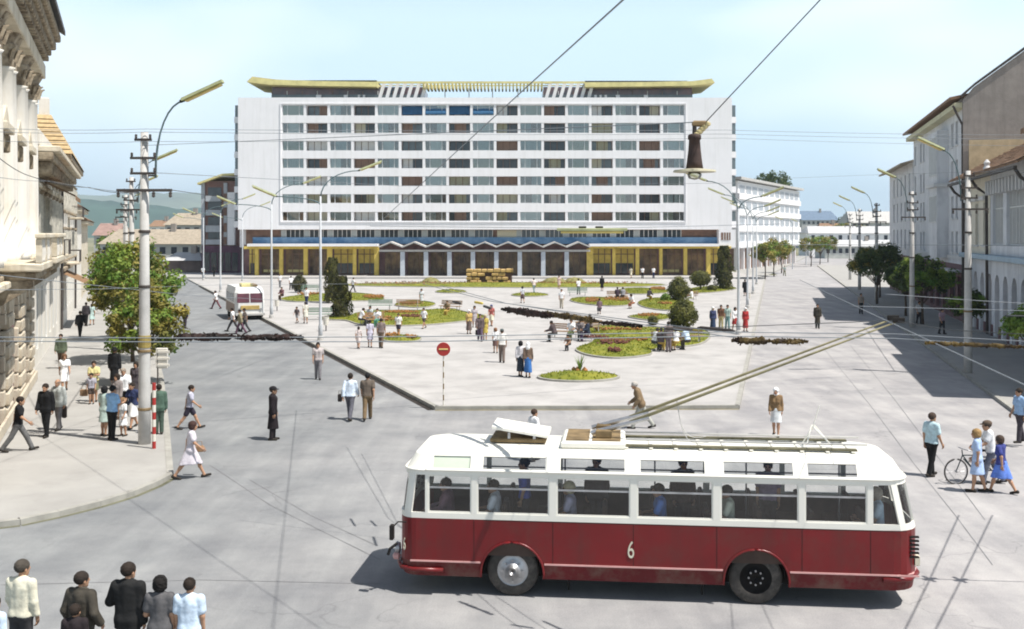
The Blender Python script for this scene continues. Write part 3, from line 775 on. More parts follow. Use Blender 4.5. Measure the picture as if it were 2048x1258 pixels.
# local: x along facade away from camera, +y towards the street (left), -y into the house
def house(name, label, Y0, Y1, cat='building'):
    loc, rz_ = frame_right(Y0)
    o = empty(name, loc, rz_, label, cat)
    return o, (Y1 - Y0) * UR
def pb(o, name, m, q, bev=0):
    x0, x1, y0, y1, z0, z1 = q
    b = MB(); (b.bevbox(x0, x1, y0, y1, z0, z1, bev) if bev else b.box(x0, x1, y0, y1, z0, z1))
    return b.build(name, m, o)
def gable_roof(o, name, m, L, zE, zR, depth, over=0.8, th=0.3, ridge=None, ends=0.3):
    r = ridge or depth / 2
    b = MB()
    k = (zR - zE) / r
    b.add([(-ends, over, zE - over * k), (L + ends, over, zE - over * k), (L + ends, -r, zR), (-ends, -r, zR), (L + ends, -depth - .4, zE - .4), (-ends, -depth - .4, zE - .4),
           (-ends, over, zE - over * k + th), (L + ends, over, zE - over * k + th), (L + ends, -r, zR + th), (-ends, -r, zR + th), (L + ends, -depth - .4, zE - .4 + th), (-ends, -depth - .4, zE - .4 + th)],
          [(0, 3, 2, 1), (3, 5, 4, 2), (6, 7, 8, 9), (9, 8, 10, 11), (0, 1, 7, 6), (5, 11, 10, 4), (0, 6, 9, 3), (3, 9, 11, 5), (1, 2, 8, 7), (2, 4, 10, 8)])
    return b.build(name, m, o)
def arch_prism(w, h, n=8):
    r = w / 2
    return [(-r, 0), (r, 0), (r, h - r)] + [(r * math.cos(math.pi * k / n), h - r + r * math.sin(math.pi * k / n)) for k in range(1, n)] + [(-r, h - r)]

def wall_with_holes(name, m, parent, L, z0, z1, holes, th=0.35):
    """front wall slab (outer face y=0, body to -th) with real rectangular openings"""
    xs = sorted({0.0, L} | {h[0] for h in holes} | {h[1] for h in holes}); zs = sorted({z0, z1} | {h[2] for h in holes} | {h[3] for h in holes})
    b = MB()
    solid = [[not any(h[0] - 1e-6 <= xs[i] and xs[i + 1] <= h[1] + 1e-6 and h[2] - 1e-6 <= zs[j] and zs[j + 1] <= h[3] + 1e-6 for h in holes) for j in range(len(zs) - 1)] for i in range(len(xs) - 1)]
    for i in range(len(xs) - 1):
        for j in range(len(zs) - 1):
            if not solid[i][j]: continue
            a, c, d, e = xs[i], xs[i + 1], zs[j], zs[j + 1]
            b.add([(a, 0, d), (c, 0, d), (c, 0, e), (a, 0, e)], [(0, 3, 2, 1)])
            for (ii, jj, q) in ((i - 1, j, [(a, 0, d), (a, 0, e), (a, -th, e), (a, -th, d)]), (i + 1, j, [(c, 0, d), (c, -th, d), (c, -th, e), (c, 0, e)]),
                                (i, j - 1, [(a, 0, d), (a, -th, d), (c, -th, d), (c, 0, d)]), (i, j + 1, [(a, 0, e), (c, 0, e), (c, -th, e), (a, -th, e)])):
                inside = 0 <= ii < len(xs) - 1 and 0 <= jj < len(zs) - 1
                if not inside or not solid[ii][jj]: b.add(q, [(0, 1, 2, 3)])
    return b.build(name, m, parent)
def add_window(o, x0, x1, z0, z1, y=-0.22, sill=True, fm=None, gm=None, cross=True, name='window'):
    fm = fm or m_frame
    f = MB(); t = .07
    f.box(x0, x0 + t, y - .04, y + .04, z0, z1).box(x1 - t, x1, y - .04, y + .04, z0, z1).box(x0 + t, x1 - t, y - .037, y + .037, z0, z0 + t).box(x0 + t, x1 - t, y - .037, y + .037, z1 - t, z1)
    if cross:
        xm = (x0 + x1) / 2; f.box(xm - t / 2, xm + t / 2, y - .035, y + .035, z0 + t, z1 - t)
        zm = z0 + (z1 - z0) * .68; f.box(x0 + t, x1 - t, y - .033, y + .033, zm - t / 2, zm + t / 2)
    w = f.build(name, fm, o)
    MB().box(x0, x1, y - .10, y - .06, z0, z1).build('pane', gm or m_shut, w)
    if sill: MB().box(x0 - .12, x1 + .12, -.02, .12, z0 - .12, z0 - .003).build('sill', m_trim, w)
    return w

# R2: tall four-storey house with the bare gable
h2, L2 = house('townhouse', 'tall pale four-storey house with a bare grey brick gable, right side of the street', 81, 111)
ZE = 17.6
holes = []
cols = [(3.2, 4.4), (5.4, 6.6), (14.5, 15.8), (17.5, 18.8), (22.5, 23.6), (24.6, 25.7), (29.0, 30.1), (31.2, 32.3)]
cols = [c for c in cols if c[1] < L2 - .6]
fl = [(5.5, 7.2), (8.3, 10.1), (11.2, 13.0), (14.2, 16.1)]
for (a, b_) in cols:
    for (z0, z1) in fl: holes.append((a, b_, z0, z1))
bay = (8.0, 12.5)
wall_with_holes('front_wall', m_r2, h2, L2, 4.6, ZE, holes)
for (a, b_, z0, z1) in holes: add_window(h2, a, b_, z0, z1)
pb(h2, 'back_wall', m_r2, (0.01, L2 - .01, -12, -11.6, 0, ZE))
pb(h2, 'dark_inside', m_shop, (.3, L2 - .3, -11.5, -.6, 0.1, ZE - .2))
pb(h2, 'side_wall', m_r2, (L2 - .3, L2, -11.6, -.351, 0, ZE))
# projecting glazed bay
by = pb(h2, 'bay', m_r2, (bay[0], bay[1], .01, .9, 5.0, 15.8))
for (z0, z1) in ((8.0, 10.3), (12.0, 15.3)):
    for k in range(4):
        xa = bay[0] + .3 + k * 1.0
        add_window(h2, xa, xa + .8, z0, z1, y=.95, sill=False, cross=False)
pb(h2, 'bay_ledge', m_trim, (bay[0] - .3, bay[1] + .3, .01, 1.2, 11.0, 11.3))
# bare gable facing the camera with its sloping top
gp = [(.2, ZE - .3), (.2, 0), (-14, 0), (-14, ZE + 7.3), (-9.5, ZE + 7.3), (-.6, ZE + .7)]
gm = MB(); n_ = len(gp)
gm.add([(-.32, p[0], p[1]) for p in gp] + [(-.001, p[0], p[1]) for p in gp], [tuple(range(n_)), tuple(reversed(range(n_, 2 * n_)))] + [(i, n_ + i, n_ + (i + 1) % n_, (i + 1) % n_) for i in range(n_)])
gm.build('gable_wall', m_gable, h2)
MB().add([(-.45, .3, ZE - .1), (-.45, -.6, ZE + .75), (-.45, -9.6, ZE + 7.4), (-.45, -9.6, ZE + 7.7), (-.45, -.7, ZE + 1.05), (-.45, .3, ZE + .15), (.15, .3, ZE - .1), (.15, -.6, ZE + .75), (.15, -9.6, ZE + 7.4), (.15, -9.6, ZE + 7.7), (.15, -.7, ZE + 1.05), (.15, .3, ZE + .15)], [(0, 1, 4, 5), (1, 2, 3, 4), (11, 10, 7, 6), (10, 9, 8, 7), (0, 6, 7, 1), (1, 7, 8, 2), (5, 4, 10, 11), (4, 3, 9, 10), (0, 5, 11, 6)]).build('gable_coping', m_pipe, h2)
gable_roof(h2, 'roof', m_tile, L2, ZE, ZE + 1.3, 12, over=1.1, ridge=6.5, ends=-.1, th=.22)
pb(h2, 'cornice', mat('cream_cornice', (0.56, 0.53, 0.36), 0.8, 0.1, 1), (0, L2, .003, .75, ZE - .85, ZE - .45))
pb(h2, 'string_course', m_trim, (0, L2, .003, .14, 5.0, 5.25))
pb(h2, 'chimney', m_gable, (1.5, 2.6, -9.9, -8.9, 17, 28.0))
MB().tube([(-.2, .9, ZE - .7), (-.2, .5, ZE - 1.6), (-.2, .22, ZE - 2.2), (-.2, .18, 1.0)], .09, 8).build('drain_pipe', m_pipe, h2)
def shopfront(o, L, n, zt=4.4, m=m_shop):
    wall_with_holes('shop_wall', m, o, L, 0.13, 4.6, [(L * k / n + .5, L * (k + 1) / n - .5, .5, 3.6) for k in range(n)])
    for k in range(n): add_window(o, L * k / n + .5, L * (k + 1) / n - .5, .5, 3.6, cross=True, sill=False, fm=m_shop, name='shop_window')
shopfront(h2, L2, 8)
pb(h2, 'shop_awning', m_trim, (0.5, 8.5, .01, 1.0, 4.0, 4.15))

# R3: smaller pale house beyond it
h3, L3 = house('townhouse', 'narrow cream house with a tan overhanging roof behind the tall gabled house', 111.6, 134)
ZE3 = 14.7
holes = [(a, a + 1.3, z, z + 2.1) for a in (2.2, 6.0, 9.8, 13.6, 17.4) for z in (5.4, 8.5, 11.5)]
wall_with_holes('front_wall', m_r2, h3, L3, 4.6, ZE3, holes)
for q in holes: add_window(h3, *q)
pb(h3, 'rear_block', m_r2, (0.01, L3 - .01, -11, -.5, 0, ZE3 - .05))
shopfront(h3, L3, 6)
gable_roof(h3, 'roof', m_tiley, L3, ZE3, ZE3 + 1.6, 11, over=1.3, th=.2)
pb(h3, 'red_awning', mat('red_brown_awning', (0.22, 0.09, 0.07), .8, .2, 2), (2, 9, .01, 1.4, 4.0, 4.2))

# R1: ornate two-storey house with round arches below
h1, L1 = house('arcade_house', 'ornate pale blue house with round-arched ground floor at the right edge', 58.2, 80.5)
ZE1 = 11.6
m_r1 = mat('pale_blue_render', (0.64, 0.66, 0.69), 0.9, 0.06, 0.4, streak=((.34, .35, .38), .6), dirt=((0.42, 0.44, 0.48), 0.6, 0.6, 0.5))
m_r1y = mat('cream_render', (0.66, 0.62, 0.52), 0.9, 0.06, 0.4, dirt=((0.45, 0.43, 0.38), 0.6, 0.6, 0.5))
big = [(2.0, 8.6, 6.3, 9.8), (9.6, 13.0, 6.3, 9.8)]
small = [(15.0, 16.2, 6.2, 9.2), (18.0, 19.2, 6.2, 9.2), (20.8, 22.0, 6.2, 9.2)]
wall_with_holes('upper_wall', m_r1, h1, 13.7, 5.6, ZE1, big)
sub = MB()
w_ = wall_with_holes('upper_wall', m_r1y, h1, L1 - 13.72, 5.6, ZE1, [(a - 13.72, b_ - 13.72, z0, z1) for a, b_, z0, z1 in small]); w_.location.x = 13.72
for q in big:
    n = int((q[1] - q[0]) / .85)
    for k in range(n):
        xa = q[0] + (q[1] - q[0]) * k / n
        add_window(h1, xa + .04, xa + (q[1] - q[0]) / n - .04, q[2], q[3], sill=False, gm=m_shut)
    for k in range(n + 1):
        xa = q[0] + (q[1] - q[0]) * k / n
        pb(h1, 'scroll_bracket', m_trim, (xa - .12, xa + .12, .003, .45, q[3] - .2, q[3] + .75), .04)
for q in small: add_window(h1, *q)
for q in small: pb(h1, 'window_hood', m_trim, (q[0] - .3, q[1] + .3, .003, .3, q[3] + .15, q[3] + .45), .04)
pb(h1, 'ledge', mat('blue_ledge', (0.36, 0.46, 0.54), 0.7, .1, 1), (0, L1, .003, .55, 5.25, 5.6), .05)
# arcade: piers, arches and dark openings
nA = 9; aw = L1 / nA
for k in range(nA):
    xc = (k + .5) * aw
    ar = arch_prism(aw * .58, 4.3)
    b = MB(); r = aw / 2
    # wall panel around the arch
    top = [(xc - r, 5.25), (xc + r, 5.25)]
    inner = [(xc + p[0], p[1]) for p in ar]
    left = [(xc - r, 0.13), inner[0], inner[-1]]
    prof = [(xc + r, 0.13), (xc + r, 5.25), (xc - r, 5.25), (xc - r, 0.13), inner[0]] + inner[:1:-1] + [inner[1]]
    b.add([(p[0], 0, p[1]) for p in prof], [tuple(range(len(prof)))])
    q = inner[1:] + [inner[0]]
    for (p0, p1) in zip(q, q[1:]): b.add([(p0[0], 0, p0[1]), (p1[0], 0, p1[1]), (p1[0], -.5, p1[1]), (p0[0], -.5, p0[1])], [(0, 1, 2, 3)])
    bay_o = b.build('arch_bay', m_r1, h1)
    MB().xz_prism([(xc + p[0], p[1]) for p in ar], -.55, -.50).build('door_leaf', mat('arch_door_brown', (0.16, 0.10, 0.07), .6, .2, 1), bay_o)
    pb(h1, 'plinth', m_shop, (xc - r + .02, xc - r + aw * .2, .003, .08, .13, .9))
pb(h1, 'rear_block', m_r1y, (.3, L1 - .3, -11, -.7, 0, ZE1 - .1))
gable_roof(h1, 'roof', m_tile, L1, ZE1, ZE1 + 2.9, 11, over=1.2, th=.12)
kk_ = 2.9 / 5.5; tile_me = {}
for k in range(12):
    y_ = 1.2 - k * .42; zz = ZE1 - y_ * kk_ + .13
    for j in range(int(L1 / .9)):
        if 'm' not in tile_me: tile_me['m'] = MB().add([(0, .04, .05), (.86, .04, .05), (.86, -.46, .26), (0, -.46, .26), (0, .04, .0), (.86, .04, .0)], [(0, 1, 2, 3), (0, 4, 5, 1)]).mesh('roof_tile', m_tile)
        link('roof_tile', tile_me['m'], h1, (j * .9 + (.4 if k % 2 else 0) - .2, y_, zz + R(-.015, .015)))
pb(h1, 'edge_strip', m_pipe, (0, L1, 1.15, 1.35, ZE1 - .95, ZE1 - .78))  # roof gutter along the eave
for xx in (13.7, 0.4, L1 - .3): MB().tube([(xx, 1.2, ZE1 - .9), (xx, .9, ZE1 - 1.4), (xx, .25, ZE1 - 1.9), (xx, .2, .2)], .1, 8).build('drain_pipe', m_pipe, h1)
MB().lathe([(.2, 0), (.24, .25), (.14, .4), (.2, .6), (.05, .8)], 12, (9.4, 1.0, ZE1 - .6)).build('roof_urn', m_trim, h1)
pb(h1, 'yellow_side_wall', m_ybrick, (L1 - .02, L1 + .1, -8, -.2, 6, 14.2))

# R0: neighbour out of sight to the right whose shadow lies on the street
h0, L0 = house('corner_house', 'tall cream corner house just outside the frame on the right', 42.2, 57.8)
wall_with_holes('front_wall', m_r1y, h0, L0, 4.6, 12.9, [(a, a + 1.3, z, z + 2.1) for a in (2, 5.5, 9, 12.5) for z in (5.2, 8.8)])
for a in (2, 5.5, 9, 12.5):
    for z in (5.2, 8.8): add_window(h0, a, a + 1.3, z, z + 2.1)
pb(h0, 'rear_block', m_r1y, (.02, L0 - .02, -11, -.5, 0, 12.8))
shopfront(h0, L0, 5)
gable_roof(h0, 'roof', m_tile, L0, 12.9, 14.9, 11, over=1.0)

# ------------------------------------------------------------------ houses on the left side
m_l = mat('old_cream_stucco', (0.62, 0.56, 0.45), 0.9, 0.08, 0.5, 0.25, 6, dirt=((0.40, 0.33, 0.22), 0.9, 0.8, 0.47), streak=((.30, .23, .15), .7))
m_lw = mat('old_white_stucco', (0.70, 0.67, 0.61), 0.9, 0.05, 0.5, 0.1, 6, streak=((.48, .40, .29), .5), dirt=((0.62, 0.57, 0.47), 0.7, 0.6, 0.5))
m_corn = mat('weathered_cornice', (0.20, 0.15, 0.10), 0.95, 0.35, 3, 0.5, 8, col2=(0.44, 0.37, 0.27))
m_stone = mat('rusticated_stone', (0.56, 0.50, 0.40), 0.95, 0.12, 1.2, 0.35, 10, dirt=((0.33, 0.26, 0.18), 1.2, 0.8, 0.46))
m_joint = mat('stone_joint', (0.16, 0.12, 0.085), 0.95, 0.2, 2)  # shade in the recesses between stones put into this dark colour
m_ltile = mat('yellow_roof_tiles', (0.44, 0.32, 0.17), 0.9, 0.2, 3, 0.3)
UL = math.hypot(1, KL)
def lhouse(name, label, Y0, Y1):
    o = empty(name, (XLW(Y0), Y0, 0), math.atan2(1.0, KL), label, 'building')
    return o, (Y1 - Y0) * UL
# local: x along the front away from the camera, -y towards the street, +y into the house
hA, LA = lhouse('palace', 'tall ornate stucco palace with giant columns and deep dark cornice at the left edge', 27, 49.5)
def lb(o, name, m, q, bev=0): return pb(o, name, m, q, bev)
def lwin(o, x0, x1, z0, z1, name='window', deep=.25):
    f = MB(); t = .08; y = .08
    f.box(x0, x0 + t, y - .05, y + .05, z0, z1).box(x1 - t, x1, y - .05, y + .05, z0, z1).box(x0 + t, x1 - t, y - .047, y + .047, z1 - t, z1).box(x0 + t, x1 - t, y - .047, y + .047, z0, z0 + t)
    xm = (x0 + x1) / 2; f.box(xm - .04, xm + .04, y - .045, y + .045, z0 + t, z1 - t)
    w = f.build(name, m_frame, o)
    MB().box(x0, x1, y + .05, y + .09, z0, z1).build('pane', m_shut, w)
    return w
def lwall(o, name, m, L, z0, z1, holes):
    w = wall_with_holes(name, m, o, L, z0, z1, holes)
    # mirror the slab so that its outer face looks to -y
    me = w.data
    for v in me.vertices: v.co.y = -v.co.y
    me.flip_normals()
    return w
wA = [(4.2, 5.6), (9.4, 10.9), (14.6, 16.1), (19.6, 21.1)]
hol = [(a, b_, 7.2, 10.2) for a, b_ in wA] + [(a + .1, b_ - .1, 11.2, 12.8) for a, b_ in wA]
lwall(hA, 'upper_wall', m_lw, LA, 5.6, 14.0, hol)
for a, b_ in wA:
    lwin(hA, a, b_, 7.2, 10.2); lwin(hA, a + .1, b_ - .1, 11.2, 12.8)
    hd = lb(hA, 'window_hood', m_l, (a - .45, b_ + .45, -.55, -.003, 10.55, 10.85), .04)
    MB().xz_prism([(a - .4, 10.86), (b_ + .4, 10.86), ((a + b_) / 2, 11.5)], -.4, -.003).build('pediment', m_l, hd)
    for sx in (a - .3, b_ + .05): MB().bevbox(sx, sx + .25, -.42, -.003, 9.9, 10.54, .05).build('bracket', m_corn, hd)
    lb(hA, 'window_apron', m_corn, (a - .2, b_ + .2, -.16, -.003, 6.5, 7.05), .04)
lb(hA, 'core', m_l, (.02, LA - .02, .5, 12, 0, 15.5))
# giant half columns with capitals
for xc in (1.6, 2.9, 7.2, 8.2, 12.2, 13.2, 17.4, 18.4, 22.4, 23.4):
    if xc > LA - .5: continue
    col = MB().lathe([(.55, 5.9), (.55, 6.2), (.44, 6.3), (.45, 8), (.42, 11), (.38, 13.0), (.46, 13.1)], 20, (xc, -.05, 0)).build('column', m_lw, hA, smooth=True)
    cp = MB().lathe([(.40, 13.1), (.44, 13.35), (.40, 13.5), (.54, 13.9), (.46, 14.0), (.66, 14.35)], 12, (xc, -.05, 0))
    for j in range(8):
        a = j * math.pi / 4; cp.tube([(xc + .42 * math.cos(a), -.05 + .42 * math.sin(a), 13.3), (xc + .56 * math.cos(a), -.05 + .56 * math.sin(a), 13.7), (xc + .7 * math.cos(a), -.05 + .7 * math.sin(a), 13.75)], [.09, .08, .03], 5)
    cp.build('capital', m_corn, col)
# entablature, modillions and far-projecting cornice
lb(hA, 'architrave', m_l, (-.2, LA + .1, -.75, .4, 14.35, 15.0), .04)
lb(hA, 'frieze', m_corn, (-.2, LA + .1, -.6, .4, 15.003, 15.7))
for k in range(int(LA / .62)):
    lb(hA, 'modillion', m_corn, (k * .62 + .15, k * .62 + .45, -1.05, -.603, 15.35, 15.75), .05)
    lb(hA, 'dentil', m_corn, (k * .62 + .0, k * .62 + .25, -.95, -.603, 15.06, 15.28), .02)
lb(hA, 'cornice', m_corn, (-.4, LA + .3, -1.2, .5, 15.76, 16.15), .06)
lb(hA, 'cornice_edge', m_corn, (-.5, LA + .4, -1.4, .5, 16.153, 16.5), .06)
MB().add([(-.5, -1.6, 16.52), (LA + .5, -1.6, 16.52), (LA + .5, 5, 20.5), (-.5, 5, 20.5), (-.5, -1.6, 16.75), (LA + .5, -1.6, 16.75), (LA + .5, 5, 20.75), (-.5, 5, 20.75)], [(0, 3, 2, 1), (4, 5, 6, 7), (0, 1, 5, 4), (1, 2, 6, 5), (2, 3, 7, 6), (3, 0, 4, 7)]).build('roof_eave', m_pipe, hA)
MB().tube([(6.1, -.25, 14.3), (6.1, -.2, 5.8), (6.1, -.25, .2)], .11, 8).build('drain_pipe', m_pipe, hA)
# rusticated ground storey: stones laid one by one on piers, round-headed openings between
lb(hA, 'ground_core', m_joint, (0, LA, .02, .5, .13, 5.3))
piers = [(0.0, 3.0), (6.4, 8.9), (11.9, 14.0), (17.0, 19.2), (22.2, LA)]
crs = .56
smesh = {}
for (a, b_) in piers:
    for k in range(9):
        z0 = .14 + k * crs
        segs = [(a, b_)] if k % 2 == 0 else [(a, (a + b_) / 2), ((a + b_) / 2, b_)]
        for (p, q) in segs:
            key = round(q - p, 3)
            if key not in smesh: smesh[key] = MB().bevbox(.02, key - .02, -.30, .018, .02, crs - .05, .06).mesh('stone', m_stone)
            link('stone', smesh[key], hA, (p, R(-.02, .02), z0))
for (a, b_) in zip([p[1] for p in piers], [p[0] for p in piers][1:]):
    xc, wd = (a + b_) / 2, (b_ - a)
    ar = arch_prism(wd * .62, 4.5, 10)
    dd = MB().xz_prism([(xc + p[0], .13 + p[1]) for p in ar], -.06, .015).build('doorway', m_plum, hA)
    # voussoirs round the arch and jamb stones
    r = wd * .31
    for s_ in (-1, 1):
        for k in range(5):
            z0 = .14 + k * .62; x0 = xc + s_ * (r + .02); x1 = xc + s_ * (wd / 2 - .02)
            MB().bevbox(min(x0, x1), max(x0, x1), -.2, .018, z0, z0 + .58, .05).build('stone', m_stone, hA)
    for k in range(7):
        a0, a1 = math.pi * k / 7 + .03, math.pi * (k + 1) / 7 - .03; cz = .13 + 4.5 - r; ro = r + .55
        MB().xz_prism([(xc + r * 1.03 * math.cos(a0), cz + r * 1.03 * math.sin(a0)), (xc + ro * math.cos(a0), cz + ro * math.sin(a0)), (xc + ro * math.cos(a1), cz + ro * math.sin(a1)), (xc + r * 1.03 * math.cos(a1), cz + r * 1.03 * math.sin(a1))], -.24, .018).build('stone', m_stone, hA)
lb(hA, 'string_course', m_l, (-.1, LA + .1, -.75, .4, 5.2, 5.45), .05)
lb(hA, 'string_course', m_corn, (-.1, LA + .1, -.55, .4, 5.453, 5.62), .03)
lb(hA, 'plinth', m_stone, (-.1, LA, -.42, -.31, .13, .55), .03)
def stone_balcony(o, x0, x1, z, dep=1.5):
    s_ = lb(o, 'balcony', m_l, (x0, x1, -dep, -.003, z, z + .28), .05)
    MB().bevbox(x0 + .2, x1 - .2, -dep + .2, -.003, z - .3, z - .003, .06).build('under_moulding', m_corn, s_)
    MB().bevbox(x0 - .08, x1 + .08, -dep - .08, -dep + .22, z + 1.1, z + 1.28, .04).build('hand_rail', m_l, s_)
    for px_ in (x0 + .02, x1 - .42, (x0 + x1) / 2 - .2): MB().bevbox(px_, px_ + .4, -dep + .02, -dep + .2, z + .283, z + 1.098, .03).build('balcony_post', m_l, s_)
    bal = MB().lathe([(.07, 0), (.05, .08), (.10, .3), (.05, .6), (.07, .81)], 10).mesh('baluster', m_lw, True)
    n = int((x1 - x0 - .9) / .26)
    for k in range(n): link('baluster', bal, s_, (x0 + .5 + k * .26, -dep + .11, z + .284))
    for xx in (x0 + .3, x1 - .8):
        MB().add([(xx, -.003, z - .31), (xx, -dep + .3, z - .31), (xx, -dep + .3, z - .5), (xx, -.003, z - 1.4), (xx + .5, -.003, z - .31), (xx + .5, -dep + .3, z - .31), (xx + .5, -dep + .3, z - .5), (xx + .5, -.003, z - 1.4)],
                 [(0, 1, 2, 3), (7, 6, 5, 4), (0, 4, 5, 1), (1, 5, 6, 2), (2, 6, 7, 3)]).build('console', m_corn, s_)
    return s_
stone_balcony(hA, 7.6, 13.0, 5.75, 1.7)
stone_balcony(hA, 17.8, 23.6, 5.75, 1.6)

# second house: yellow tiled mansard, iron balcony, bracketed eaves
hB, LB = lhouse('stucco_house', 'white stucco house with brown awning and iron balconies beside the palace', 49.6, 74)
wB = [(1.6, 2.9), (5.0, 6.3), (8.4, 9.7), (11.8, 13.1), (15.2, 16.5), (18.6, 19.9), (22.0, 23.3)]
hol = [(a, b_, 6.4, 9.0) for a, b_ in wB] + [(a, b_, 1.0, 4.2) for a, b_ in wB]
lwall(hB, 'front_wall', m_lw, LB, .13, 11.0, hol)
for a, b_ in wB:
    lwin(hB, a, b_, 6.4, 9.0); lwin(hB, a, b_, 1.0, 4.2, 'shop_window')
    lb(hB, 'window_hood', m_l, (a - .3, b_ + .3, -.4, -.003, 9.3, 9.55), .04)
    lb(hB, 'pilaster', m_lw, (b_ + .9, b_ + 1.35, -.18, -.003, 5.4, 10.4), .03)
lb(hB, 'core', m_l, (.02, LB - .02, .5, 11, 0, 10.9))
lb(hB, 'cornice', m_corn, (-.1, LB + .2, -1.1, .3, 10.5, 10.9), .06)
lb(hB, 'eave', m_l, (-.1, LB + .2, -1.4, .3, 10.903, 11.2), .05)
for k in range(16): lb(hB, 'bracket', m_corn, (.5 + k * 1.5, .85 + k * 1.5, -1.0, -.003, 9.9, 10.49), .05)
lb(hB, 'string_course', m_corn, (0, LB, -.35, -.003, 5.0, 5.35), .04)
lb(hB, 'parapet', m_lw, (-.1, LB + .1, -.5, .2, 11.203, 12.0), .05)
lb(hB, 'roof', m_tile, (0, LB, .2, 11, 11.0, 11.4))
def iron_balcony(o, x0, x1, z, dep=1.1):
    s_ = lb(o, 'balcony', m_l, (x0, x1, -dep, -.003, z, z + .16), .03)
    rb = MB(); rb.tube([(x0, -.05, z + 1.05), (x0, -dep, z + 1.05), (x1, -dep, z + 1.05), (x1, -.05, z + 1.05)], .03, 6)
    for k in range(int((x1 - x0) / .14) + 1): rb.tube([(x0 + k * .14, -dep, z + .16), (x0 + k * .14, -dep, z + 1.05)], .012, 4)
    rb.build('railing', m_pipe, s_)
iron_balcony(hB, 4.2, 10.4, 5.6)
iron_balcony(hB, 14.6, 17.4, 5.6)
MB().add([(4.0, -.05, 9.9), (11, -.05, 9.9), (11, -1.9, 9.0), (4.0, -1.9, 9.0), (4, -1.9, 8.75), (11, -1.9, 8.75)], [(0, 3, 2, 1), (3, 4, 5, 2)]).build('brown_awning', mat('brown_canvas', (0.22, 0.13, 0.07), 0.9, 0.2, 2), hB)

hC, LC = lhouse('stucco_house', 'tall white house with yellow tiled hipped roof on the left street', 74.2, 95)
hol = [(a, a + 1.2, z, z + 2.0) for a in np.arange(1.5, LC - 2, 3.1) for z in (1.2, 5.2, 8.8)]
lwall(hC, 'front_wall', m_lw, LC, .13, 12.6, hol)
for q in hol: lwin(hC, *q)
lb(hC, 'core', m_lw, (.0, LC - .02, .5, 10, 0, 12.5))
lb(hC, 'side_wall', m_lw, (-.02, .4, .0, 10, .13, 12.58))
lb(hC, 'cornice', m_corn, (-.6, LC + .1, -.8, .3, 12.2, 12.62), .05)
for k in range(9):
    f0, f1 = k / 9, (k + 1) / 9
    xa, xb = -.8 + f0 * 3.2, -.8 + f1 * 3.2; za, zb = 12.65 + f0 * 3.0, 12.65 + f1 * 3.0; ya, yb = -.9 + f0 * 1.6, -.9 + f1 * 1.6
    MB().add([(xa - .12, ya, za), (xb, yb, zb), (xb, 10, zb), (xa - .12, 10, za), (xa + .1, ya, za - .03), (xa + .1, 10, za - .03)], [(0, 1, 2, 3), (0, 3, 5, 4)]).build('tile_course', m_ltile, hC)
MB().add([(-.75, -.9, 12.6), (LC, -.9, 12.6), (LC, .7, 15.6), (2.45, .7, 15.6), (LC, 10, 12.6), (LC, 6, 15.6), (2.45, 6, 15.6), (-.75, 10, 12.6)], [(0, 1, 2, 3), (3, 2, 5, 6), (6, 5, 4, 7), (1, 4, 5, 2)]).build('roof', m_ltile, hC)
lb(hC, 'chimney', m_stone, (7, 8, 2, 3, 14, 17.6), .04)
lb(hC, 'chimney', m_lw, (3.4, 4.1, .9, 1.6, 14, 17.0), .04)
# open shutters, hoods and downpipes that stand out along the left fronts
m_shutter = mat('weathered_shutter', (0.52, 0.50, 0.44), .8, .25, 3)
for o, wl_, zs in ((hB, [w[0] for w in wB], ((6.4, 9.0, 1.3),)), (hC, list(np.arange(1.5, LC - 2, 3.1)), ((5.2, 7.2, 1.2), (8.8, 10.8, 1.2)))):
    for a in wl_:
        for (z0, z1, w_) in zs:
            MB().bevbox(a - .06, a - .01, -.34, -.003, z0, z1, .01).build('shutter', m_shutter, o)
            MB().bevbox(a + w_ + .01, a + w_ + .06, -.34, -.003, z0, z1, .01).build('shutter', m_shutter, o)
            MB().bevbox(a - .25, a + w_ + .25, -.32, -.003, z1 + .12, z1 + .32, .04).build('window_hood', m_corn, o)
            MB().bevbox(a - .2, a + w_ + .2, -.30, -.003, z0 - .22, z0 - .05, .03).build('sill', m_corn, o)
for o, L in ((hB, LB), (hC, LC)): MB().tube([(L - .5, -.2, 10.4), (L - .5, -.16, .3)], .09, 8).build('drain_pipe', m_pipe, o)
iron_balcony(hC, 5.0, 8.6, 4.7); iron_balcony(hC, 11.0, 14.8, 8.2)
lb(hC, 'string_course', m_corn, (0, LC, -.3, -.003, 4.3, 4.6), .04)
MB().add([(1, -.05, 4.2), (9, -.05, 4.2), (9, -1.7, 3.4), (1, -1.7, 3.4), (1, -1.7, 3.15), (9, -1.7, 3.15)], [(0, 3, 2, 1), (3, 4, 5, 2)]).build('shop_awning', MATS['brown_canvas'], hC)
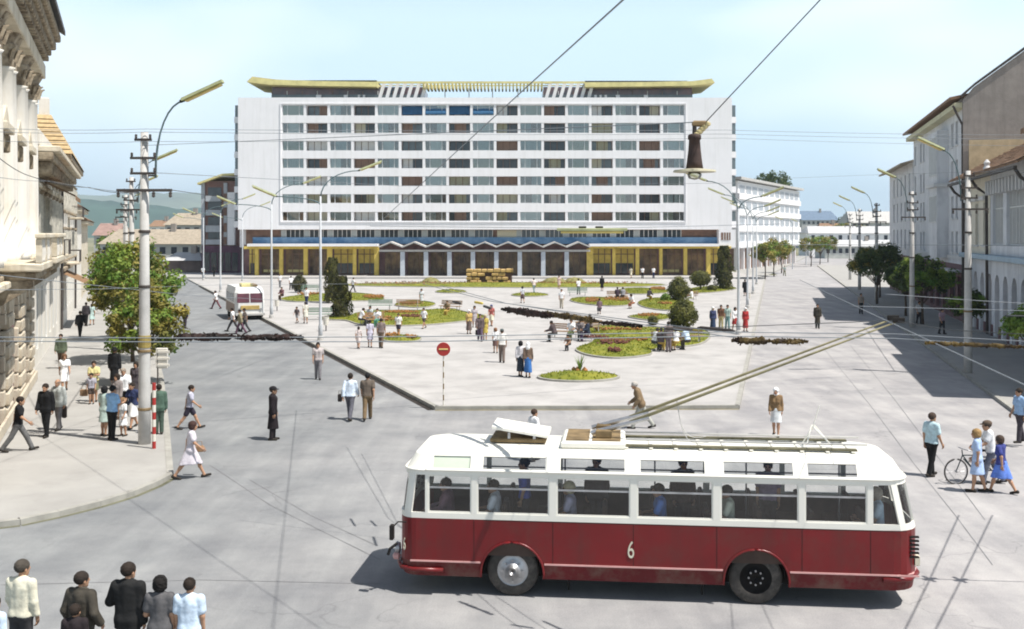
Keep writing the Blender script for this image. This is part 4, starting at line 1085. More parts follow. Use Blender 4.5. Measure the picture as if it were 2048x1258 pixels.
# more houses down the left street
for i, (Y0, Y1, ze, m, lab) in enumerate(((95.1, 112, 9.4, m_lw, 'plain white two-storey house far down the left street'), (112.1, 132, 8.4, m_l, 'farthest cream house of the left street row'))):
    o, L = lhouse('stucco_house', lab, Y0, Y1)
    hol = [(a, a + 1.2, z, z + 1.9) for a in np.arange(1.5, L - 2, 3.1) for z in (1.2, 5.2)]
    lwall(o, 'front_wall', m, L, .13, ze, hol)
    for q in hol: lwin(o, *q)
    lb(o, 'core', m, (.02, L - .02, .5, 9, 0, ze - .05))
    lb(o, 'cornice', m_l, (-.1, L + .1, -.7, .3, ze - .35, ze + .02), .05)
    MB().add([(-.2, -.9, ze + .03), (L + .2, -.9, ze + .03), (L + .2, 4.5, ze + 3), (-.2, 4.5, ze + 3), (L + .2, 9.5, ze + .03), (-.2, 9.5, ze + .03)], [(0, 1, 2, 3), (3, 2, 4, 5), (0, 3, 5), (1, 4, 2)]).build('roof', m_tile, o)
    lb(o, 'chimney', m_gable, (L * .6, L * .6 + .8, 3.5, 4.4, ze + 1.5, ze + 4))

# ------------------------------------------------------------------ low old houses closing the left street, far town and hills
def cottage(label, px0, px1, py_e, py_r, Y, m_w, m_r, deep=8, base=0.0, windows=4):
    x0, x1 = (px0 - 1024) / F_PX * Y, (px1 - 1024) / F_PX * Y
    ze, zr = CAMH - (py_e - HOR) / F_PX * Y, CAMH - (py_r - HOR) / F_PX * Y
    o = empty('old_house', (x0, Y, 0), 0, label, 'house')
    L = x1 - x0
    MB().box(0, L, 0, deep, -.03 if base == 0 else base, ze).build('wall', m_w, o)
    b = MB().add([(-.4, -.5, ze - .1), (L + .4, -.5, ze - .1), (L + .4 - (1.5 if L > 6 else 0), deep / 2, zr), (-.4 + (1.5 if L > 6 else 0), deep / 2, zr), (L + .4, deep + .5, ze - .1), (-.4, deep + .5, ze - .1)], [(0, 1, 2, 3), (3, 2, 4, 5), (0, 3, 5), (1, 4, 2), (0, 5, 4, 1)])
    rf = b.build('roof', m_r, o)
    MB().box(L * .6, L * .6 + .9, deep * .4, deep * .4 + .9, zr - 1.2, zr + 1.1).build('chimney', m_gable, rf)
    for k in range(windows):
        xa = L * (k + .25) / windows; w = min(1.1, L / windows * .5); zz = ze - 2.1
        if zz > .5:
            q = MB().box(xa, xa + w, -.06, -.003, zz, zz + 1.4).build('window', m_shut, o)
            MB().box(xa - .08, xa + w + .08, -.10, -.063, zz - .12, zz - .003).build('sill', m_trim, q)
    return o
m_pale = mat('pale_grey_render', (0.46, 0.46, 0.46), .9, .1, .5)
cottage('long low house with a broad tan roof behind the left trees', 200, 405, 487, 458, 205, m_pale, m_tiley, 14, windows=9)
cottage('grey house with tan hipped roof left of the brown block', 330, 402, 449, 425, 240, m_pale, m_tiley, 12)
cottage('small white house with a red-brown roof among far roofs', 300, 332, 452, 440, 290, m_white, m_tile, 10, windows=2)
cottage('far house with pinkish roof near the left house row', 188, 232, 470, 446, 250, m_pale, mat('pink_roof', (0.30, 0.20, 0.17), .9, .2, 1), 10, windows=2)
cottage('dark arcade of market sheds at the end of the left street', 330, 402, 520, 505, 182, mat('shed_brown', (0.12, 0.09, 0.08), .9, .4, .5), m_pale, 6, windows=4)
cottage('long white walled hall across the end of the right street', 1618, 1800, 466, 452, 330, m_white, m_pale, 12, windows=10)
cottage('grey flat-roofed factory on the right horizon', 1604, 1678, 440, 421, 520, m_pale, mat('slate_blue_roof', (0.13, 0.18, 0.25), .8, .15, 1), 20, windows=8)
cottage('grey gabled house on the slope right of the far hall', 1700, 1800, 445, 422, 380, m_pale, m_canopy, 14, windows=4)
cottage('small white cottage behind the far street trees', 1640, 1690, 462, 446, 350, m_white, m_tile, 9, windows=3)
cottage('cream terrace closing the bend of the right street', 1650, 1800, 492, 480, 300, mat('pale_stone_terrace', (0.42, 0.43, 0.40), .9, .15, .6), m_pale, 10, windows=12)

m_hill = mat('forested_hill', (0.045, 0.085, 0.06), 0.95, 0.35, 0.004, 0)
m_hill2 = mat('hill_meadow', (0.16, 0.19, 0.12), 0.95, 0.3, 0.003, 0)
def ridge(name, Y, xs, hs, depth, m, jag=0.0):
    b = MB(); n = 160; v = []
    X = np.linspace(xs[0], xs[-1], n); H = np.interp(X, xs, hs)
    H = H + sum(jag * np.sin(X / (90 / (k + 1)) + k * 1.7) / (k + 1) for k in range(4)) + jag * .6 * rng.standard_normal(n)
    for x, h in zip(X, H):
        v += [(x, Y, -1), (x, Y + depth * .35, h * .75), (x, Y + depth * .6, h), (x, Y + depth, -1)]
    b.add(v, [(4 * i + j, 4 * i + 4 + j, 4 * i + 5 + j, 4 * i + 1 + j) for i in range(n - 1) for j in range(3)])
    return tag(b.build(name, m, smooth=True), kind='structure')
ridge('far_hills', 3800, [-3200, -1900, -1450, -900, -300, 600, 1400, 2600], [150, 185, 190, 140, 80, 60, 75, 90], 1500, m_hill2, 4)
ridge('wooded_ridge', 1900, [-1600, -900, -700, -520, -300, 400, 900, 1500], [95, 78, 66, 58, 30, 12, 42, 48], 500, m_hill, 2.5)
# ------------------------------------------------------------------ the red and white trolleybus
m_red = mat('bus_red_paint', (0.155, 0.007, 0.009), 0.34, 0.12, 0.8, 0.05, 1.1, spec=0.4, dirt=((0.115, 0.024, 0.02), 1.3, 0.7, 0.48), bdist=.05, streak=((.07, .02, .016), .6))
m_bw = mat('bus_white_paint', (0.77, 0.75, 0.68), 0.4, 0.04, 0.8, spec=0.4, dirt=((0.68, 0.66, 0.58), 1.2, 0.5, 0.54))
m_tyre = mat('tyre_rubber', (0.055, 0.05, 0.045), 0.85, 0.25, 5, dirt=((0.17, 0.15, 0.13), 2, 0.7, 0.5))
m_steel = mat('worn_steel', (0.42, 0.42, 0.43), 0.4, 0.2, 4, metal=0.7)
m_dark = mat('dark_chassis', (0.015, 0.013, 0.012), 0.9, 0.3, 3)
m_bint = mat('bus_interior', (0.075, 0.05, 0.04), 0.8, 0.2, 2)
m_pole = mat('trolley_pole_paint', (0.20, 0.18, 0.10), 0.6, 0.3, 3)
m_bglass = glass_mat('bus_glass', (0.93, 0.95, 0.95), 0.08)
m_roofbrown = mat('roof_board_brown', (0.20, 0.14, 0.07), 0.8, 0.35, 3)
m_olive = mat('weathered_olive_board', (0.13, 0.12, 0.075), .85, .35, 3)
m_cream = mat('cream_lettering', (0.62, 0.58, 0.46), 0.6, 0.05, 4)
m_stripe = mat('pink_trim_strip', (0.60, 0.34, 0.32), 0.4, 0.1, 4)

BL, BW = 9.86, 2.42
wf, wr = G(1025, 1194), G(1512, 1211)
bd = (wr - wf); bang = math.atan2(bd.y, bd.x)
s_w = bd.length
XF_ = 2.24; XRr = XF_ + s_w                      # wheel stations measured from the nose
borg = wf - Vector((math.cos(bang), math.sin(bang), 0)) * XF_ - Vector((-math.sin(bang), math.cos(bang), 0)) * 0.05
bus = empty('trolleybus', (borg.x, borg.y, 0), bang, 'red and white trolleybus with raised poles crossing the foreground', 'trolleybus')
SC = BL / (1818 - 790.0)
def bx(px): return (px - 790) * SC
Z_SK, Z_ST, Z_BELT, Z_WB, Z_WT, Z_G = 0.37, 0.66, 1.49, 1.60, 2.33, 2.42
wins = [(808, 842), (852, 941), (952, 1098), (1112, 1259), (1272, 1421), (1435, 1586), (1597, 1716), (1727, 1782)]
wins = [(bx(a), bx(b)) for a, b in wins]
skyl = [(855, 945), (957, 1097), (1113, 1255), (1272, 1412), (1435, 1583), (1597, 1705)]
skyl = [(bx(a), bx(b)) for a, b in skyl]
RF, RR = 0.34, 0.50      # plan corner radius front and rear
def plan(inset, z_lean=0.0):
    """closed list of (kind, x, y) round the body; kind S near side, F front, N far side, B back"""
    return None
def edge_x(z):           # nose and tail lean: glass part slopes inwards
    if z <= Z_BELT: return 0.02 + 0.03 * (Z_BELT - z) * 0, BL
    t = (z - Z_BELT) / (Z_G - Z_BELT)
    return 0.0 + 0.12 * t, BL - 0.20 * t
def ring(z, inset, xs):
    x0, x1 = edge_x(min(z, Z_G)); x0 += inset; x1 -= inset
    y0, y1 = inset, BW - inset
    pts = []; rf_, rr_ = min(RF, (y1 - y0) / 2 - .004), min(RR, (y1 - y0) / 2 - .004)
    side = [min(max(x, x0 + RF), x1 - RR) for x in xs]
    for x in side: pts.append((x, y0))
    for k in range(1, 7):
        a = -math.pi / 2 + math.pi / 2 * k / 6
        pts.append((x1 - rr_ + rr_ * math.cos(a), y0 + rr_ + rr_ * math.sin(a)))
    for k in range(7):
        a = math.pi / 2 * k / 6
        pts.append((x1 - rr_ + rr_ * math.cos(a), y1 - rr_ + rr_ * math.sin(a)))
    for x in reversed(side): pts.append((x, y1))
    for k in range(1, 7):
        a = math.pi / 2 + math.pi / 2 * k / 6
        pts.append((x0 + rf_ + rf_ * math.cos(a), y1 - rf_ + rf_ * math.sin(a)))
    for k in range(6):
        a = math.pi + math.pi / 2 * k / 6
        pts.append((x0 + rf_ + rf_ * math.cos(a), y0 + rf_ + rf_ * math.sin(a)))
    return [(p[0], p[1], z) for p in pts]
AR = 0.60
def skirt_z(x):
    z = Z_SK
    for c in (XF_, XRr):
        d = abs(x - c)
        if d < AR: z = max(z, 0.46 + math.sqrt(AR * AR - d * d))
    return z
xs_low = sorted(set([RF + .02] + [XF_ + AR * math.sin(a) * .9999 for a in np.linspace(-math.pi / 2, math.pi / 2, 15)] + [XRr + AR * math.sin(a) * .9999 for a in np.linspace(-math.pi / 2, math.pi / 2, 15)] + [XF_ - AR - .003, XF_ + AR + .003, XRr - AR - .003, XRr + AR + .003] + list(np.linspace(RF + .02, BL - RR, 18))))
def strip(zf_bot, zf_top, xs, ins0, ins1, name, m, parent, levels=1, thick=0.03):
    r0 = ring(1.0, ins0, xs); N = len(r0); v = []
    for k in range(levels + 1):
        t = k / levels
        for p in ring(1.0, ins0 * (1 - t) + ins1 * t, xs):
            zb, zt = zf_bot(p[0], p[1]), zf_top(p[0], p[1])
            v.append((p[0], p[1], zb * (1 - t) + zt * t))
    fs = [(k * N + i, k * N + (i + 1) % N, (k + 1) * N + (i + 1) % N, (k + 1) * N + i) for k in range(levels) for i in range(N)]
    o = MB().add(v, fs).build(name, m, parent, smooth=True)
    sm = o.modifiers.new('thickness', 'SOLIDIFY'); sm.thickness = thick; sm.offset = -1
    for p in o.data.polygons: p.use_smooth = False
    return o
def z_arch(x, y):
    return skirt_z(x) if (y < .1 or y > BW - .1) else Z_SK
strip(z_arch, lambda x, y: max(Z_ST, skirt_z(x) + .001 if (y < .1 or y > BW - .1) else Z_ST), xs_low, 0.035, 0.0, 'skirt', mat('dusty_red_skirt', (0.115, 0.007, 0.009), .5, .15, 1.0, .05, 1.1, dirt=((.15, .085, .065), 1.6, .75, .44), bdist=.05), bus)
body = strip(lambda x, y: max(Z_ST + .002, skirt_z(x) + .002 if (y < .1 or y > BW - .1) else Z_ST), lambda x, y: Z_BELT - .002, xs_low, 0.0, 0.0, 'body', m_red, bus, 2)
# trim strips broken at the wheels
for (a, b) in ((.25, XF_ - AR - .02), (XF_ + AR + .02, XRr - AR - .02), (XRr + AR + .02, BL - .05)):
    MB().box(a, b, -.018, .0, Z_ST - .012, Z_ST + .018).build('trim_strip', m_stripe, bus)
MB().tube([(BL - .45, -.01, Z_ST), (BL - .12, .16, Z_ST), (BL + .02, .5, Z_ST), (BL + .03, 1.6, Z_ST)], .02, 6).build('trim_strip', m_stripe, bus)
for c in (XF_, XRr):
    pts = [(c + (AR + .01) * math.cos(a), -.012, .46 + (AR + .01) * math.sin(a)) for a in np.linspace(-.12, math.pi + .12, 22)]
    MB().tube(pts, .022, 6).build('arch_lip', m_red, bus, smooth=True)
# white window zone
xs_w = sorted(set([RF + .2] + [v for w in wins for v in w if RF + .2 < v < BL - RR - .25] + [BL - RR - .25]))
NW = len(xs_w)
def ring_w(z, ins=0.0): return ring(z, ins, xs_w)
def zone(z0, z1, name, skip=None, ins0=0, ins1=0, thick=.045, m=m_bw):
    a, b = ring_w(z0, ins0), ring_w(z1, ins1); N = len(a)
    fs = [(i, (i + 1) % N, N + (i + 1) % N, N + i) for i in range(N) if not (skip and skip(i, N))]
    o = MB().add(a + b, fs).build(name, m, bus)
    sm = o.modifiers.new('thickness', 'SOLIDIFY'); sm.thickness = thick; sm.offset = -1
    return o
zone(Z_BELT, Z_WB, 'belt')
zone(Z_WT, Z_G, 'cant_rail')
# pillars: every span of the ring that is not glazed
def is_open_x(xm): return any(a - 1e-3 <= xm <= b + 1e-3 for a, b in wins)
N_r = len(ring_w(1.0))
def open_seg(i, N=N_r):
    p, q = ring_w(Z_BELT)[i], ring_w(Z_BELT)[(i + 1) % N]
    xm, ym = (p[0] + q[0]) / 2, (p[1] + q[1]) / 2
    if ym < .02 or ym > BW - .02: return is_open_x(xm)
    if xm > BL - RR - .26:            # rear: curved quarter lights and rear window
        return (.10 < ym < .38) or (BW - .38 < ym < BW - .10) or (.75 < ym < BW - .75)
    return .12 < ym < BW - .12        # windscreen
def pillar_run(a, b):
    lo_, hi_ = ring_w(Z_WB + .001), ring_w(Z_WT - .001)
    ks = [k % N_r for k in range(a, b + 2)]; n = len(ks)
    o = MB().add([lo_[k] for k in ks] + [hi_[k] for k in ks], [(k, k + 1, n + k + 1, n + k) for k in range(n - 1)]).build('pillar', m_bw, bus)
    sm = o.modifiers.new('thickness', 'SOLIDIFY'); sm.thickness = .045; sm.offset = -1
i0 = next(k for k in range(N_r) if open_seg(k)); k = i0
while k < i0 + N_r:
    if not open_seg(k % N_r):
        e = k
        while not open_seg((e + 1) % N_r): e += 1
        pillar_run(k, e); k = e + 1
    else: k += 1
ra, rb_ = ring_w(Z_WB, .03), ring_w(Z_WT, .03)
i = 0
spans = []
while i < N_r:
    if open_seg(i):
        j = i
        while j + 1 < N_r and open_seg(j + 1) and not (abs(ra[(j + 1) % N_r][1] - ra[i][1]) < 1e-6 and any(abs(ra[(j + 1) % N_r][0] - b) < 1e-3 for a, b in wins)): j += 1
        spans.append((i, j)); i = j + 1
    else: i += 1
for (a, b) in spans:
    v = [ra[k % N_r] for k in range(a, b + 2)] + [rb_[k % N_r] for k in range(a, b + 2)]; n = b - a + 2
    w = MB().add(v, [(k, k + 1, n + k + 1, n + k) for k in range(n - 1)]).build('window', m_bglass, bus)
    if ra[a][1] < .1 and abs(ra[a][0] - ra[(b + 1) % N_r][0]) > .7:
        x0, x1 = ra[a][0], ra[(b + 1) % N_r][0]
        MB().box(x0 + .02, x1 - .02, .02, .055, 2.07, 2.105).build('slide_rail', m_steel, w)
        fr_ = MB(); t = .028
        fr_.box(x0, x0 + t, .012, .06, Z_WB, Z_WT).box(x1 - t, x1, .012, .06, Z_WB, Z_WT).box(x0 + t, x1 - t, .012, .06, Z_WB, Z_WB + t).box(x0 + t, x1 - t, .012, .06, Z_WT - t, Z_WT)
        g_ = .09
        for (cx, cz, sx, sz) in ((x0, Z_WB, 1, 1), (x1, Z_WB, -1, 1), (x0, Z_WT, 1, -1), (x1, Z_WT, -1, -1)):
            tri = [(cx, cz), (cx + sx * g_, cz), (cx + sx * g_ * .3, cz + sz * g_ * .3), (cx, cz + sz * g_)]
            if sx * sz < 0: tri = tri[::-1]
            fr_.xz_prism(tri, .010, .058)
        fr_.build('gasket_frame', m_bw, w)
MB().tube([(p[0], p[1], Z_G + .01) for p in ring_w(Z_G, -.015)] + [tuple(ring_w(Z_G, -.015)[0][:2]) + (Z_G + .01,)], .02, 6).build('rain_gutter', m_bw, bus, smooth=True)
# roof: cove with skylights, then crown
xs_r = sorted(set([RF + .2] + [v for w in skyl for v in w] + [BL - RR - .25]))
def ring_r(z, ins): return ring(z, ins, xs_r)
Rl = [(Z_G, .0), (Z_G + .03, .015), (Z_G + .27, .16), (Z_G + .33, .38), (Z_G + .365, .68), (Z_G + .375, .98)]
ringz = [ring_r(z, ins) for z, ins in Rl]; NR = len(ringz[0])
def sky_open(i):
    p, q = ringz[1][i], ringz[1][(i + 1) % NR]; xm, ym = (p[0] + q[0]) / 2, (p[1] + q[1]) / 2
    return (ym < .1 or ym > BW - .1) and any(a <= xm <= b for a, b in skyl)
v = [p for r_ in ringz for p in r_]; fs = []
for k in range(len(Rl) - 1):
    for i in range(NR):
        if k == 1 and sky_open(i): continue
        fs.append((k * NR + i, k * NR + (i + 1) % NR, (k + 1) * NR + (i + 1) % NR, (k + 1) * NR + i))
fs.append(tuple((len(Rl) - 1) * NR + i for i in range(NR)))
roof = MB().add(v, fs).build('roof', m_bw, bus)
sm = roof.modifiers.new('thickness', 'SOLIDIFY'); sm.thickness = .04; sm.offset = -1
m_pg = mat('pale_green_panel', (0.52, 0.58, 0.47), .6, .06, 2)
for i in range(NR):
    if sky_open(i):
        q = [ringz[1][i], ringz[1][(i + 1) % NR], ringz[2][(i + 1) % NR], ringz[2][i]]
        c_ = sum((Vector(p) for p in q), Vector()) / 4
        first = c_.x < bx(950)
        dn = Vector((0, .02 if c_.y < 1 else -.02, -.012))
        # inner glass, plus white rounded surround
        g2 = [Vector(p) + dn for p in q]
        sk = MB().add([tuple(p) for p in g2], [(0, 1, 2, 3)]).build('skylight', m_pg if first else m_bglass, roof)
        fr_ = MB(); inn = []
        for p in q:
            d = c_ - Vector(p); inn.append(Vector(p) + Vector((math.copysign(.07, d.x), d.y * .12, d.z * .12)))
        for a in range(4):
            fr_.add([q[a], q[(a + 1) % 4], inn[(a + 1) % 4], inn[a]], [(0, 1, 2, 3)])
        fr_.build('skylight_surround', m_bw, sk)
# interior
MB().box(.25, BL - .25, .08, BW - .08, .78, .84).build('floor', m_bint, bus)
MB().box(.3, BL - .3, .06, .09, .84, Z_BELT).build('inner_panel', m_bint, bus)
MB().box(.3, BL - .3, BW - .09, BW - .06, .84, Z_WB - .05).build('inner_panel', m_bint, bus)
for k in range(8):
    x = 1.6 + k * .98
    for y in (.30, 1.55):
        s_ = MB().bevbox(x, x + .45, y, y + .62, 1.14, 1.24, .03).build('seat', m_bint, bus)
        MB().bevbox(x + .40, x + .49, y, y + .62, 1.24, 1.72, .03).build('backrest', m_bint, s_)
for k in range(5): MB().tube([(1.4 + k * 1.8, 1.15, .84), (1.4 + k * 1.8, 1.15, 2.55)], .018, 6).build('grab_pole', m_steel, bus)
MB().tube([(.8, 1.0, 2.3), (BL - .8, 1.0, 2.3)], .016, 6).build('ceiling_rail', m_steel, bus)
MB().lathe([(.20, 0), (.24, .02), (.20, .04)], 18).build('steering_wheel', m_dark, bus, (.75, .62, 1.62), (0, -.9, 0))
# chassis
MB().box(.5, BL - .6, .45, BW - .45, .30, .76).build('chassis', m_dark, bus)
for (x, y) in ((XF_ + 1.05, .3), (XRr - 1.0, .3)): MB().box(x, x + .04, y, y + .04, .08, .36).build('step_strut', m_dark, bus)
# wheels
def wheel(x, y, side, rear):
    w = MB(); r = .50
    prof = [(.30, -.13), (.44, -.14), (.485, -.11), (r, -.06), (r, .06), (.485, .11), (.44, .14), (.30, .13)]
    n = 36; vv = []
    for (rr, o_) in prof:
        for j in range(n):
            a = 2 * math.pi * j / n; vv.append((rr * math.cos(a), o_, rr * math.sin(a)))
    w.add(vv, [(i * n + j, (i + 1) * n + j, (i + 1) * n + (j + 1) % n, i * n + (j + 1) % n) for i in range(len(prof) - 1) for j in range(n)])
    o = w.build('wheel', m_tyre, bus, (x, y, r), smooth=True)
    s_ = side
    def disc(prof, name, m):
        b = MB(); vv = []
        for (rr, o_) in prof:
            for j in range(n): vv.append((rr * math.cos(2 * math.pi * j / n), s_ * o_, rr * math.sin(2 * math.pi * j / n)))
        b.add(vv, [(i * n + j, (i + 1) * n + j, (i + 1) * n + (j + 1) % n, i * n + (j + 1) % n) for i in range(len(prof) - 1) for j in range(n)] + [tuple((len(prof) - 1) * n + j for j in range(n))])
        return b.build(name, m, o, smooth=True)
    if rear:
        disc([(.31, .13), (.27, .02), (.16, .0), (.15, .09), (.10, .11)], 'rim', m_dark)
    else:
        disc([(.31, .13), (.29, .10), (.24, .15), (.17, .14), (.15, .19), (.07, .21)], 'hub_cap', m_steel)
    for k in range(8):
        a = 2 * math.pi * k / 8; rr = .13 if rear else .2
        MB().lathe([(.018, 0), (.018, .03)], 6).build('wheel_nut', m_steel, o, (rr * math.cos(a), s_ * (.10 if rear else .155), rr * math.sin(a)), (math.pi / 2 * (1 if s_ < 0 else -1), 0, 0))
for (x, rear) in ((XF_, False), (XRr, True)):
    wheel(x, .22, -1, rear); wheel(x, BW - .22, 1, rear)
    for y0_ in (.04, BW - .44): MB().tube([(x + .56 * math.cos(a), y0_ + .2, .46 + .57 * math.sin(a)) for a in np.linspace(0, math.pi, 12)], .03, 4).build('wheel_well', m_dark, bus)
    MB().box(x - .6, x + .6, .5, .54, .3, 1.2).build('wheel_well', m_dark, bus)
# nose: bumper, lamp, mirror;  tail: bumper, lamps, grille slots
fb = MB().tube([(BL * 0 + .9, -.03, .50), (.3, -.03, .50), (.06, .12, .50), (-.06, .45, .50), (-.07, 1.2, .50), (-.06, 1.97, .50), (.06, 2.3, .50), (.3, 2.45, .5)], .045, 8).build('front_bumper', m_red, bus, smooth=True)
for y in (.42, 2.0):
    hl = MB().lathe([(.02, 0), (.10, .02), (.12, .08), (.11, .10)], 16).build('headlight', m_steel, bus, (-.02, y, .78), (0, -math.pi / 2, 0))
MB().tube([(.16, .02, 1.40), (.02, -.06, 1.42), (-.08, -.10, 1.32)], .014, 6).build('mirror_arm', m_dark, bus)
MB().bevbox(-.13, -.05, -.16, -.05, 1.08, 1.38, .02).build('mirror', m_dark, bus)
MB().tube([(-.03, .12, .95), (-.16, .05, .86), (-.20, .05, .74)], .03, 8).build('indicator_lamp', m_dark, bus)
MB().lathe([(.03, 0), (.075, .03), (.07, .12), (.02, .15)], 12).build('fog_lamp', m_stripe, bus, (-.03, .40, .62), (0, -math.pi / 2, 0))
MB().tube([(BL - .7, -.03, .58), (BL - .2, .08, .58), (BL + .05, .5, .58), (BL + .07, 1.2, .58), (BL + .05, 1.9, .58)], .05, 8).build('rear_bumper', m_red, bus, smooth=True)
for k in range(6): MB().box(BL - .19, BL - .02, .10 + .0 * k, .16, 1.34 - k * .075, 1.37 - k * .075).build('grille_slot', m_dark, bus)
MB().bevbox(BL - .06, BL + .03, .22, .34, .78, .98, .02).build('tail_lamp', m_cream, bus)
for px in (946, 1105, 1265, 1428, 1592, 1722):
    MB().box(bx(px) - .004, bx(px) + .004, -.004, .0, max(Z_ST + .02, skirt_z(bx(px)) + .03), Z_BELT - .01).build('panel_seam', m_dark, bus)
MB().box(bx(965), bx(1790), -.004, .0, Z_BELT - .012, Z_BELT - .004).build('panel_seam', m_dark, bus)
# fleet number
six = text_mesh('number', '6', 0.46, m_cream)
n1 = link('number', six, bus, (bx(1260), -.012, .98), (math.pi / 2, 0, 0)); n1.scale = (.62, 1, 1)
n2 = link('number', six, bus, (.12, .055, .95), (math.pi / 2, 0, -.9)); n2.scale = (.45, .75, 1)
# roof equipment
ZR_ = Z_G + .375
fan = MB().bevbox(bx(968), bx(1085), .85, 1.75, ZR_ + .02, ZR_ + .10, .02).build('roof_vent_base', m_roofbrown, bus)
MB().add([(bx(972), .80, ZR_ + .30), (bx(1090), .80, ZR_ + .13), (bx(1090), 1.8, ZR_ + .13), (bx(972), 1.8, ZR_ + .30), (bx(972), .80, ZR_ + .35), (bx(1090), .80, ZR_ + .18), (bx(1090), 1.8, ZR_ + .18), (bx(972), 1.8, ZR_ + .35)], [(0, 3, 2, 1), (4, 5, 6, 7), (0, 1, 5, 4), (1, 2, 6, 5), (2, 3, 7, 6), (3, 0, 4, 7)]).build('tilted_cover', m_bw, fan)
for px in (1005, 1058): MB().box(bx(px), bx(px) + .05, .86, .92, ZR_ + .10, ZR_ + .22).build('strut', m_steel, fan)
base = MB().bevbox(bx(1118), bx(1250), .55, 1.85, ZR_ - .02, ZR_ + .13, .04).build('trolley_base', m_bw, bus)
MB().box(bx(1128), bx(1175), .62, 1.78, ZR_ + .132, ZR_ + .15).build('base_plate', m_roofbrown, base)
MB().box(bx(1182), bx(1240), .62, 1.78, ZR_ + .132, ZR_ + .15).build('base_plate', m_roofbrown, base)
for y in (.72, 1.68): MB().box(bx(1240), bx(1712), y - .07, y + .07, ZR_ + .02, ZR_ + .055).build('walk_board', m_olive, bus)
for k in range(10):
    x = bx(1248) + k * (bx(1700) - bx(1248)) / 9
    MB().box(x, x + .07, .6, 1.8, ZR_ + .0, ZR_ + .02).build('board_support', m_bw, bus)
for y in (.82, 1.58): MB().tube([(bx(1250), y, ZR_ + .14), (bx(1735), y, ZR_ + .12)], .02, 6).build('cable_conduit', m_canopy, bus)
# the two trolley poles
inv = bus.matrix_basis.inverted()
tipw = P(1786, 641, 20.4); tip = inv @ tipw
for k, (dy, dz) in enumerate(((-.30, 0), (.30, .0))):
    y = 1.2 + dy
    r0 = Vector((bx(1205), y, ZR_ + .26)); t_ = Vector((tip.x + .05 * k, tip.y + dy, tip.z))
    po = MB().tube([r0 + (t_ - r0) * f for f in (0, .3, .7, 1)], [.036, .030, .022, .016], 8).build('trolley_pole', m_pole, bus, smooth=True)
    MB().bevbox(r0.x - .16, r0.x + .16, r0.y - .09, r0.y + .09, ZR_ + .14, ZR_ + .32, .03).build('pivot', m_roofbrown, po)
    MB().tube([r0 + Vector((-.25, 0, -.02)), r0 + (t_ - r0) * .16 + Vector((0, 0, -.06))], .045, 8).build('spring', m_steel, po)
    MB().bevbox(t_.x - .08, t_.x + .14, t_.y - .03, t_.y + .03, t_.z - .02, t_.z + .08, .01).build('contact_shoe', m_dark, po)
    a = r0 + (t_ - r0) * .26; e = Vector((bx(1420), y, ZR_ + .10))
    MB().tube([a + (e - a) * f + Vector((-.12 * math.sin(f * math.pi), 0, -.30 * math.sin(f * math.pi))) for f in np.linspace(0, 1, 9)], .008, 5).build('pull_rope', m_canopy, po)
for (y, px) in ((1.0, 1632), (1.4, 1638)):
    MB().tube([(bx(1618), y, ZR_ + .03), (bx(px), 1.2, ZR_ + .42)], .015, 5).build('pole_hook', m_bw, bus)
    MB().tube([(bx(1672), y, ZR_ + .03), (bx(px), 1.2, ZR_ + .42)], .015, 5).build('pole_hook', m_bw, bus)
MB().tube([(bx(1636), 1.2, ZR_ + .42), (bx(1648), 1.2, ZR_ + .80)], .012, 5).build('pole_hook', m_bw, bus)

# ------------------------------------------------------------------ small white bus driving up on the left
vb = G(500, 640)
van_ang = math.atan2(-KL, -1.0)
van = empty('minibus', (vb.x, vb.y, 0), math.atan2(0.93, -0.37) - math.pi / 2, 'small white bus with split windscreen and yellow roof box facing the camera', 'bus')
# local: front at y=0 facing -y, body runs to +y
m_vw = mat('van_white', (0.70, 0.70, 0.68), .5, .04, 1); m_vb = mat('van_side_brown', (0.30, 0.22, 0.18), .6, .15, 1)
VW, VH, VL = 2.35, 2.65, 6.4
b = MB(); prof = [(-.02, .45), (-.02, 1.35), (.16, 2.2), (.35, 2.5), (.7, 2.65)]
lv = []
for (y, z) in prof: lv.append((y, z))
v = []
for (y, z) in lv:
    ww = VW / 2 - (0 if z < 2.2 else (z - 2.2) * .35)
    v += [(-ww, y + .25, z), (-ww + .25, y, z), (ww - .25, y, z), (ww, y + .25, z), (ww, VL, z), (-ww, VL, z)]
n = 6; k_ = len(lv)
fs = [(k * n + i, k * n + (i + 1) % n, (k + 1) * n + (i + 1) % n, (k + 1) * n + i) for k in range(k_ - 1) for i in range(n)] + [tuple((k_ - 1) * n + i for i in range(n)), tuple(reversed(range(n)))]
b.add(v, fs); b.build('body', m_vw, van)
